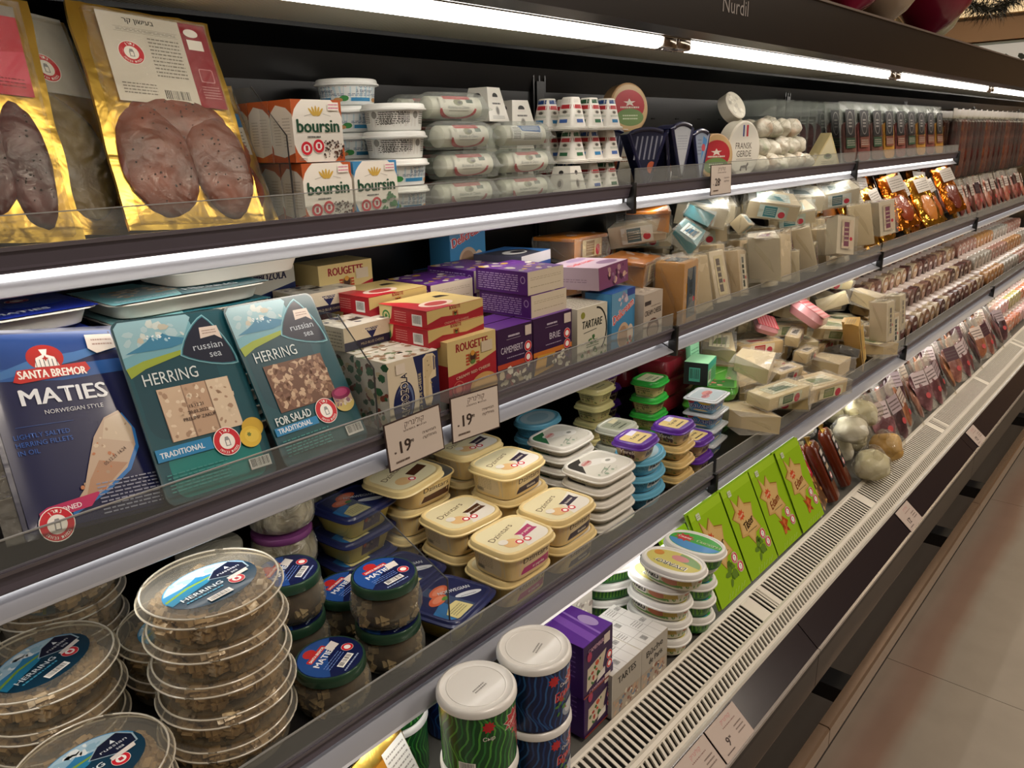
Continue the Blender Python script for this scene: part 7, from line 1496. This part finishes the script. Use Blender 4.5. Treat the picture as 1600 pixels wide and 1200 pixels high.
Kind(redpack).put((1.775, .585, Z0 + .018), 'red and white pouch squeezed between the green packs and the brown ones', 'pouch', rot=(-.55, .0, .3))
def brownpack():
    t = thing('smoked_cheese_pack'); w, h = .062, .20
    b = MB(); b.sup([(0, w * .36, .012, 4), (.004, w * .46, .016, 4), (h - .04, w * .46, .018, 4), (h - .028, w * .36, .012, 4)], mat('#5a220f', .22, 0, .7, (20, .2, .003)), 28); b.build('smoked_cheese', t)
    c = MB(); c.tube([(0, 0, h - .03), (0, .002, h - .022), (.004, 0, h - .010)], [.010, .005, .009], mat('#9a7a34', .35, .8), 10); c.build('gold_clip_end', t, label='crinkled gold end')
    a = Art(); a.rrect(-.018, .055, .018, .150, .003, '#141624'); a.rect(-.012, .132, .012, .146, '#cfc9c0'); a.ell(0, .118, .010, .008, '#c9c0c4'); a.rect(-.012, .090, .012, .104, '#b8a48a'); a.seal(0, .070, .0095, '#c4606c', full=False); a.build('paper_label', t, front(-.0188), coat=.5); return t
KBP = Kind(brownpack); KBP.put((1.865, .590, Z0 + .012), 'brown smoked cheese pack with black label, left of two', 'smoked cheese', rot=(-.46, -.05, .25), scale=.93); KBP.put((1.975, .598, Z0 + .012), 'brown smoked cheese pack with black label, right of two', 'smoked cheese', rot=(-.46, -.05, .25), scale=.93); KBP.put((1.80, .655, Z0 + .0), 'dark brown smoked cheese pack behind, its gold end up', 'smoked cheese', rot=(-.46, -.2, .3), scale=.72); KBP.put((1.92, .655, Z0), 'brown smoked cheese pack in the second row', 'smoked cheese', rot=(-.46, 0, .2), scale=.7)
def ball(col, c2, seed):
    def mk():
        t = thing('bagged_cheese_ball'); rocky(None, [(0, 0, .036, .046, .044, .038)], seed, mat(col, .5, 0, .2, (26, .7, .006), .5, (c2, 14, .45, .65)), n=4, amp=.22).build('cheese_ball', t)
        f = rocky(None, [(0, 0, .040, .052, .050, .042), (.0, .0, .082, .014, .014, .018)], seed + 3, FILM, n=3, amp=.35); f.build('plastic_bag', t); return t
    return Kind(mk)
KBA, KBB, KBC = ball('#d0ccb0', '#bfb88a', 3), ball('#d6d4c4', '#c9c4a8', 7), ball('#b88f48', '#cfae6a', 9)
for i, (K_, x, y, z) in enumerate([(KBB, 2.09, .640, Z0 + .08), (KBA, 2.20, .655, Z0 + .11), (KBA, 2.05, .72, Z0 + .125), (KBA, 2.155, .60, Z0 + .03), (KBC, 2.175, .585, Z0), (KBA, 2.08, .59, Z0), (KBB, 2.10, .68, Z0), (KBA, 2.20, .68, Z0 + .02), (KBB, 2.15, .74, Z0 + .15), (KBA, 2.05, .76, Z0 + .04), (KBA, 2.28, .74, Z0 + .10)]):
    if i == 3: continue
    K_.put((x, y, z), ['white cheese ball in a bag, largest and brightest of the cluster', 'cream cheese ball in a bag, right of the brightest one', 'cream cheese ball at the back left of the cluster', '', 'golden string-cheese bundle at the deck front', 'cream cheese ball at the deck front beside the golden bundle', 'white cheese ball low in the second row', 'cream cheese ball low at the right', 'white cheese ball highest at the back', 'cream cheese ball low at the back left', 'cream cheese ball at the back right of the cluster'][i], 'cheese ball', rot=(.1 * i, 0, i * 1.1))
KMT = [flatmeat('#5a3438', '#8f6468', 13, '#c4b4b4'), flatmeat('#7a4a40', '#b0806c', 15, '#4a2c34'), flatmeat('#8a5238', '#b88058', 17, '#c9b8ac'), flatmeat('#3a2428', '#6a484c', 19, '#a8989c')]
for i in range(17):
    for r in range(3):
        KMT[(i * 3 + r * 2 + i // 5) % 4].put((2.32 + .10 * i + .03 * r, .592 + .06 * r, Z0 + .008 + .045 * r), 'dark vacuum meat pack on the bottom deck, %s from the cheese balls, %s row' % (ORD[i], ['front', 'middle', 'rear'][r]), 'meat pack', rot=(-.5, .12 * ((i * 3 + r) % 3 - 1), .3 * ((i * 5 + r) % 4 - 1.5)), group='dark meat packs on the bottom deck')
KOR = [roll('#b8603c', '#d08a68', '#c9b0a0', '#c07048'), roll('#c08a84', '#d6b0ac', '#cfc0bc', '#c48a88'), roll('#9a9a50', '#b8b078', '#c4bc9c', '#a8a068')]
for r in range(3):
    for c in range(18): KOR[(c // 4 + r) % 3].put((4.07 + .0705 * c, .60 + .055 * r, Z0 + .008 + .0562 * r), 'orange-pink sausage roll on the bottom deck, tier %s, %s along' % (ORD[r], ORD[c]), 'sausage roll', rot=(0, 0, .025 * ((c * 7 + r) % 5 - 2)), group='orange and pink sausage rolls on the bottom deck')
for (x0, n_) in ((5.34, 14),):
    for r in range(3):
        for c in range(n_): KRP[(c + r) % 3].put((x0 + .075 * c, .60 + .055 * r, Z0 + .008 + .0562 * r), 'pale far sausage roll on the bottom deck, tier %s, %s along' % (ORD[r], ORD[c]), 'sausage roll', group='far sausage rolls on the bottom deck')

# the groups above were laid out for a deck at 0.600; set them down on the deck at 0.638, keeping their arrangement
for o in [q for q in bpy.data.objects if q not in _before and q.parent is None]:
    o.location = (o.location.x * .958, o.location.y * .958, CAMZ + (o.location.z - CAMZ) * .958); o.scale = o.scale * .958
Z0 = _Z0

# ================================================================== PRICE CARDS IN THE SLOPING RAIL
def rail_card(big):
    def mk():
        t = thing('rail_price_card'); w, h = .094, .056
        MB().box(-w / 2, w / 2, -.0004, .0004, 0, h, mat('#b0a096', .45)).build('card', t)
        a = Art(); a.rect(-w / 2 + .001, .001, w / 2 - .001, h - .001, '#b5a69c'); a.text(heb('\u05e7\u05d5\u05dc\u05d9\u05e0\u05e8\u05d9\u05e7'), .008, h - .012, .006, '#b0686a', .0, w=.030); a.fine(-.01, h - .019, .03, h - .016, 1, '#7a5a54', 3, .5); a.text(big, -.016, .014, .013, '#3a2c2a', .03); a.text('90', -.008, .022, .004, '#3a2c2a', .02); a.fine(.014, .014, .038, .032, 3, '#7a6a62', 4, .35); a.fine(-.036, .006, -.012, .009, 1, '#5a4a46', 5, .6)
        a.build('printed_front', t, front(-.0004)); return t
    return mk
KRC = Kind(rail_card('9')); KRE = Kind(rail_card('12'))
sl_a = atan2(.598 - .5595, .457 - .4125)
for (K_, x, lab) in [(KRC, .982, 'white price card reading 9 in the sloping rail'), (KRE, .884, 'white price card at the bottom edge, left of the card reading 9'), (KRE, 1.953, 'white price card standing alone in the middle of the sloping rail'), (KRE, 2.66, 'small white price card farther along the sloping rail'), (KRE, 3.9, 'farthest white price card in the sloping rail')]:
    K_.put((x, .4125 - .0012, .5605 + .001), lab, 'price card', rot=(-(pi / 2 - sl_a), 0, 0))

# ================================================================== ABOVE AND BEYOND THE CASE
def balloon(c, r):
    t = thing('balloon'); b = MB(); b.lathe([(0, r * .04), (r * .1, r * .12), (r * .35, r * .48), (r * .8, r * .85), (r * 1.25, r), (r * 1.7, r * .9), (r * 2.05, r * .6), (r * 2.22, r * .25), (r * 2.25, .002)], mat(c, .22, 0, .5), 40); b.build('balloon_skin', t); MB().tube([(0, 0, -.012), (0, 0, 0), (0, 0, .006)], [.010, .004, .006], mat(c, .3), 10).build('knot', t); return t
for (x, y, z, r, c, lab, rx, ry) in [(2.22, .80, 1.79, .10, '#a8284a', 'magenta balloon resting on the case roof, leftmost', .0, .3), (2.52, .80, 1.79, .115, '#b8a48c', 'pale beige balloon between the magenta and dark red ones', -.1, .1), (3.00, .82, 1.79, .135, '#7a1230', 'large dark red balloon on the roof', 0, .15), (3.42, .95, 1.80, .12, '#b0aa88', 'pale balloon behind the large dark red one', 0, .3), (2.78, 1.02, 1.80, .12, '#8f1c3c', 'dark pink balloon behind the beige one', 0, .2)]:
    t = balloon(c, r); t.location = (x, y, z); t.rotation_euler = (rx, ry, 0); tag(t, lab, 'balloon')
t = thing('tinsel_garland', (0, 0, 0)); tag(t, 'dark bushy tinsel garland hanging from the ceiling beyond the balloons', 'garland')
b = MB(); R = random.Random(5); TN = mat('#1c2018', .4, .3)
pa, pb = P(1505, -2, y=1.0), P(1600, -14, y=1.0)
for i in range(900):
    s_ = R.random(); c = pa.lerp(pb, s_) + Vector((0, 0, -.06 * sin(pi * s_) + .0)); d = Vector((R.gauss(0, 1), R.gauss(0, 1), R.gauss(-.4, 1))).normalized() * R.uniform(.04, .12); n_ = Vector((R.gauss(0, 1), R.gauss(0, 1), R.gauss(0, 1))).normalized() * .003
    b.add([c - n_, c + n_, c + d], [[0, 1, 2]], TN)
o = b.build('tinsel_strands', t); o['kind'] = 'stuff'
MB().tube([tuple(pa.lerp(pb, i / 8) + Vector((0, 0, -.06 * sin(pi * i / 8)))) for i in range(9)], .006, TN, 6).build('core_wire', t); MB().tube([tuple(pa), (pa.x, pa.y, 3.29)], .001, TN, 4).build('hanging_line', t)
# far ceiling lights, bulkhead and far shelves
LPAN = glow('ceiling_panel_light', '#ffe3b8', 6.0)
k = 0
for x in (6.2, 8.0, 9.8):
    for y in (.2, 1.6, 2.9):
        t = thing('ceiling_light', (x, y, 3.285)); tag(t, 'glowing warm ceiling panel light beyond the case, row %s, column %s' % (ORD[(.2, 1.6, 2.9).index(y)], ORD[(6.2, 8.0, 9.8).index(x)]), 'ceiling light', 'far ceiling panel lights'); MB().box(-.6, .6, -.3, .3, -.012, .0, mat('#a8906c', .5)).build('frame', t); MB().box(-.56, .56, -.26, .26, -.016, -.012, LPAN).build('diffuser', t)
m = MB(); m.box(11.9, 12, -1, 3.5, 2.58, 2.84, mat('#b59a82', .6)); m.box(11.88, 12, -1, 3.5, 2.84, 2.86, mat('#5a4630', .6)); struct(m.build('trim_1'))
PANEL_GLOW = glow('panel_added_glow', '#ffd9a0', 0.9); BLUEW = glow('picture_added_glow', '#a9bcc4', 0.28)
for k, (y0, y1) in enumerate([(.4, 1.38), (1.40, 2.38), (2.40, 3.38)]):
    t = thing('far_wall_panel', (11.95, (y0 + y1) / 2, 2.87)); tag(t, 'warm panel with added glow high on the far wall, %s from the aisle' % ORD[k], 'wall panel', 'far wall panels with added glow'); MB().box(-.02, .03, -(y1 - y0) / 2, (y1 - y0) / 2, 0, .30, mat('#8f7450', .5)).build('frame', t); MB().box(-.03, -.02, -(y1 - y0) / 2 + .02, (y1 - y0) / 2 - .02, .02, .28, PANEL_GLOW).build('diffuser', t)  # emission added to these panels to brighten the dim far wall
t = thing('wall_picture', (11.90, 1.9, 2.34)); tag(t, 'pale bluish picture with added glow and dark foliage on the far wall', 'picture'); MB().box(-.01, .01, -1.5, 1.5, -.3, .22, mat('#8fa0a8', .5)).build('panel', t)
MB().box(-.016, -.011, -1.46, 1.46, -.27, .19, BLUEW).build('added_glow_face', t)  # picture face given a glow of its own for brightness
a = Art(); a.blobs(-1.4, -.25, 1.4, .10, 46, ['#2c3a38', '#1f2a2a', '#4a5a58', '#7f8f94'], .04, .12, 4); a.build('printed_foliage', t, left(-.017))
# Hide nothing, render nothing: the renderer takes it from here.
# ================================================================== HOW THE PACKS SETTLED
# each pack comes to rest beside its neighbours: (copy, x, y, z) shifts in tenths of a millimetre
SETTLED = {
    'bagged_cheese_ball': '0,0,-58,58 1,-69,-69,-69 2,-700,212,-212 3,219,-219,219 4,-173,-173,173 5,173,173,173 7,-219,219,-219 8,0,21,-21 9,0,0,-50',
    'blue_cheese_wedge': '0,-170,-85,85 1,117,-32,59 2,-205,0,85 3,0,0,50',
    'carton': '19,-4,0,-4 31,0,0,120 33,-11,-11,126 39,-35,0,35 47,0,30,0 73,-11,0,11 75,-11,0,11 81,-17,-17,17 83,61,-78,-78 101,-17,-17,17 103,-17,-17,17 105,0,92,92 107,-30,91,-85 109,-46,46,46 111,-46,46,46',
    'checked_cheese_pack': '0,0,-163,163',
    'cheese_can': '5,-4,4,0 7,-4,4,0',
    'cheese_log_pack': '9,0,-120,0 10,0,120,0',
    'cheese_wedge': '0,-11,11,0',
    'dark_red_pack': '3,-85,85,0',
    'foil_covered_jar': '3,154,274,69 4,0,0,80',
    'foil_fish_pack': '0,-98,-98,98 1,325,0,325 2,98,98,98 3,0,80,0 4,0,0,120 5,-35,-35,0 6,0,-495,495 7,-98,-98,98 8,0,0,120 10,133,-133,133 11,-46,-46,46 12,0,-269,269 13,133,-133,133 14,0,0,120 15,-173,173,-173 16,0,0,120 17,-35,-85,0 18,0,-495,495 19,0,-170,0 20,0,0,120 22,0,495,-495',
    'foil_sachet': '0,0,0,80',
    'green_cheese_pack': '1,212,212,0',
    'green_slice_pack': '3,-29,-29,29',
    'herring_jar': '2,15,0,0 3,-57,-57,0',
    'herring_pack': '0,0,0,15 1,0,0,15',
    'herring_pouch': '0,0,0,130',
    'herring_tub': '0,-29,1,29 1,0,0,15 2,-3,-3,3 5,-11,19,30 6,-17,-17,17 7,-17,-17,17 8,-9,44,23 9,0,0,6 10,-44,-79,23 11,-17,-17,17 12,-3,32,32 13,-17,17,17',
    'oval_spread_tub': '4,0,-240,0 9,-57,-177,0',
    'red_white_pack': '0,0,0,-15',
    'round_blue_packet': '0,-11,0,11',
    'round_cheese': '2,0,0,30 4,-85,-85,0 9,80,0,0',
    'salmon_spread_tub': '0,-21,21,0',
    'sausage_roll_pack': '184,-17,-17,-17 185,-17,-17,-17 186,-17,-17,-17 187,-17,-17,-17 188,-17,-17,-17 189,-17,-17,-17 190,-17,-17,-17 191,-17,-17,-17 192,-17,-17,-17 193,-17,-17,-17 194,-17,-17,-17 195,-17,-17,-17 196,-17,-17,-17 197,-17,-17,-17 198,-17,-17,-17 199,-17,-17,-17 200,-17,-17,-17 201,-17,-17,-17 230,-17,-17,-17 231,-17,-17,-17 232,-17,-17,-17 233,-17,-17,-17 234,-17,-17,-17 235,-17,-17,-17 236,-17,-17,-17 237,-17,-17,-17 238,-17,-17,-17 239,-17,-17,-17 240,-17,-17,-17 241,-17,-17,-17 242,-17,-17,-17 243,-17,-17,-17',
    'sliced_meat_pack': '2,80,0,0',
    'smoked_cheese_pack': '2,-57,0,57 3,-35,0,35',
    'spread_tub': '0,0,120,0 14,-4,0,4',
    'vacuum_meat_pack': '0,-35,0,35 1,0,130,50 2,0,-106,106 3,-17,-17,17',
    'vacuum_sausage_pack': '0,-35,0,35 1,-35,-35,0 2,-3,-3,3 4,-3,-3,3 6,-35,0,35 7,-35,-35,0 8,-3,-3,3 10,-3,-3,3 12,-35,0,35 13,-35,-35,0 14,-3,-3,3 16,-3,-3,3 18,-35,0,35 19,-35,-35,0 20,-3,-3,3 22,-3,-3,3 24,-35,0,35 25,-35,-35,0 26,-3,-3,3 29,-35,735,0 30,495,0,-495 31,0,-120,0 32,0,-269,-269 33,0,495,-495 34,0,-30,0 35,0,495,-495 36,700,495,-495 37,0,-57,57 38,-325,0,-325 39,0,0,-460 41,-269,0,-269 42,0,0,-700 43,0,-120,0 44,0,-269,-269 45,0,0,-460 46,0,-30,0 47,-396,396,0 48,0,495,-495 49,0,-57,57 50,-325,0,-325 51,0,0,-460 53,-269,0,-269 54,0,0,-700 55,0,-120,0 56,0,-269,-269 57,0,0,-460 58,0,-30,0 59,-396,396,0 60,0,495,-495 61,0,-57,57 62,-325,0,-325 63,0,0,-460 65,-269,0,-269 66,0,0,-700 67,0,-120,0 68,0,-269,-269 69,0,0,-460 70,0,-30,0 71,-396,396,0 72,0,495,-495 73,0,-57,57 74,-325,0,-325 75,0,0,-460 77,0,0,-230 78,0,0,-700',
    'wrapped_cheese_piece': '0,113,-57,0 1,-396,0,396 2,-212,912,0 3,-266,-266,266 4,-153,323,323 5,-339,219,219 6,0,700,0 7,0,0,-700 8,-57,0,57 9,0,0,80 10,-560,0,0 11,-495,-11,506 12,0,-170,0 13,0,-120,120 14,-69,69,-69 15,0,700,0 16,35,-35,0 17,-173,-173,173 18,-69,-69,-69 19,449,-46,541 20,0,460,0 21,0,-495,495 22,-57,0,-57 23,0,120,120 25,0,0,80 27,0,325,325 28,-35,-35,0 29,-98,-98,98 30,0,0,-80 31,495,-700,495 32,0,380,0 33,0,269,269 34,-120,120,0 35,-382,757,325 37,0,-212,212 38,-80,0,0 39,0,0,300 41,-46,-541,541 42,0,0,-80 43,0,495,495 44,0,460,0 45,120,0,120 46,152,95,-57 47,-133,-133,133 49,-69,-69,69 50,-69,69,-69 51,0,0,230 52,-35,-35,0 53,0,-495,495 54,-170,0,0 55,-266,662,662 56,0,380,0 57,396,-481,707 58,0,-470,0 59,-133,-529,529 60,0,80,0 61,-380,-495,489 62,184,184,481 63,0,-495,495 64,-303,529,-529 65,-57,-495,438 66,269,764,-575 67,46,-4,-46 68,0,0,-560 69,-453,57,-396 71,-26,379,-351 72,455,-628,40 73,69,-101,69 74,0,0,-780 75,258,258,-46 76,-325,325,0 77,115,818,267 78,495,0,495 79,0,0,560 80,-323,323,-323 81,219,-219,219 83,0,63,-57 84,177,969,21 85,-286,-292,17 86,323,323,-323 87,-785,0,-325 88,0,700,0 89,0,0,-700 90,323,323,-323 91,-266,-266,-266 92,-219,219,-219 93,0,396,-396 94,0,495,-725 95,-9,-709,9 96,0,380,0 97,85,-85,700 98,0,230,0 99,-266,266,434 101,-85,-85,0 102,-50,0,0 103,0,0,700 106,-17,-17,17 107,-269,269,0 108,-230,0,0 109,0,0,700 111,-11,0,-711 112,0,-495,495 113,-300,-750,0 114,-216,152,53 115,0,-495,495 116,-17,103,103 117,0,-325,325 118,0,-196,196 119,0,-495,795 120,-21,0,21 121,-69,-69,69 122,0,-85,85 123,0,0,460 124,-396,-396,0 125,-69,-69,-69 126,0,-495,495 128,-212,212,0 129,495,-269,764 131,0,-560,0 134,0,30,0 135,-396,396,0 136,0,380,0 138,-460,0,0 139,-85,0,85',
    'wrapped_goat_cheese': '0,-9,-9,9 2,-29,-29,29 3,0,-85,85 5,46,46,46 6,0,-11,11 7,0,-85,85 8,-21,0,21 9,0,-163,163 11,0,-21,21 12,-30,0,0 14,0,0,-80 17,-21,-21,0 19,-4,0,4 21,57,-57,0 22,-50,0,0 23,-50,0,0 29,-98,-98,98',
}
for _k, _s in SETTLED.items():
    for _q in _s.split():
        _i, _x, _y, _z = map(int, _q.split(','))
        _o = bpy.data.objects.get(_k + ('.%03d' % _i if _i else ''))
        if _o: _o.location = _o.location + Vector((_x, _y, _z)) * 1e-4
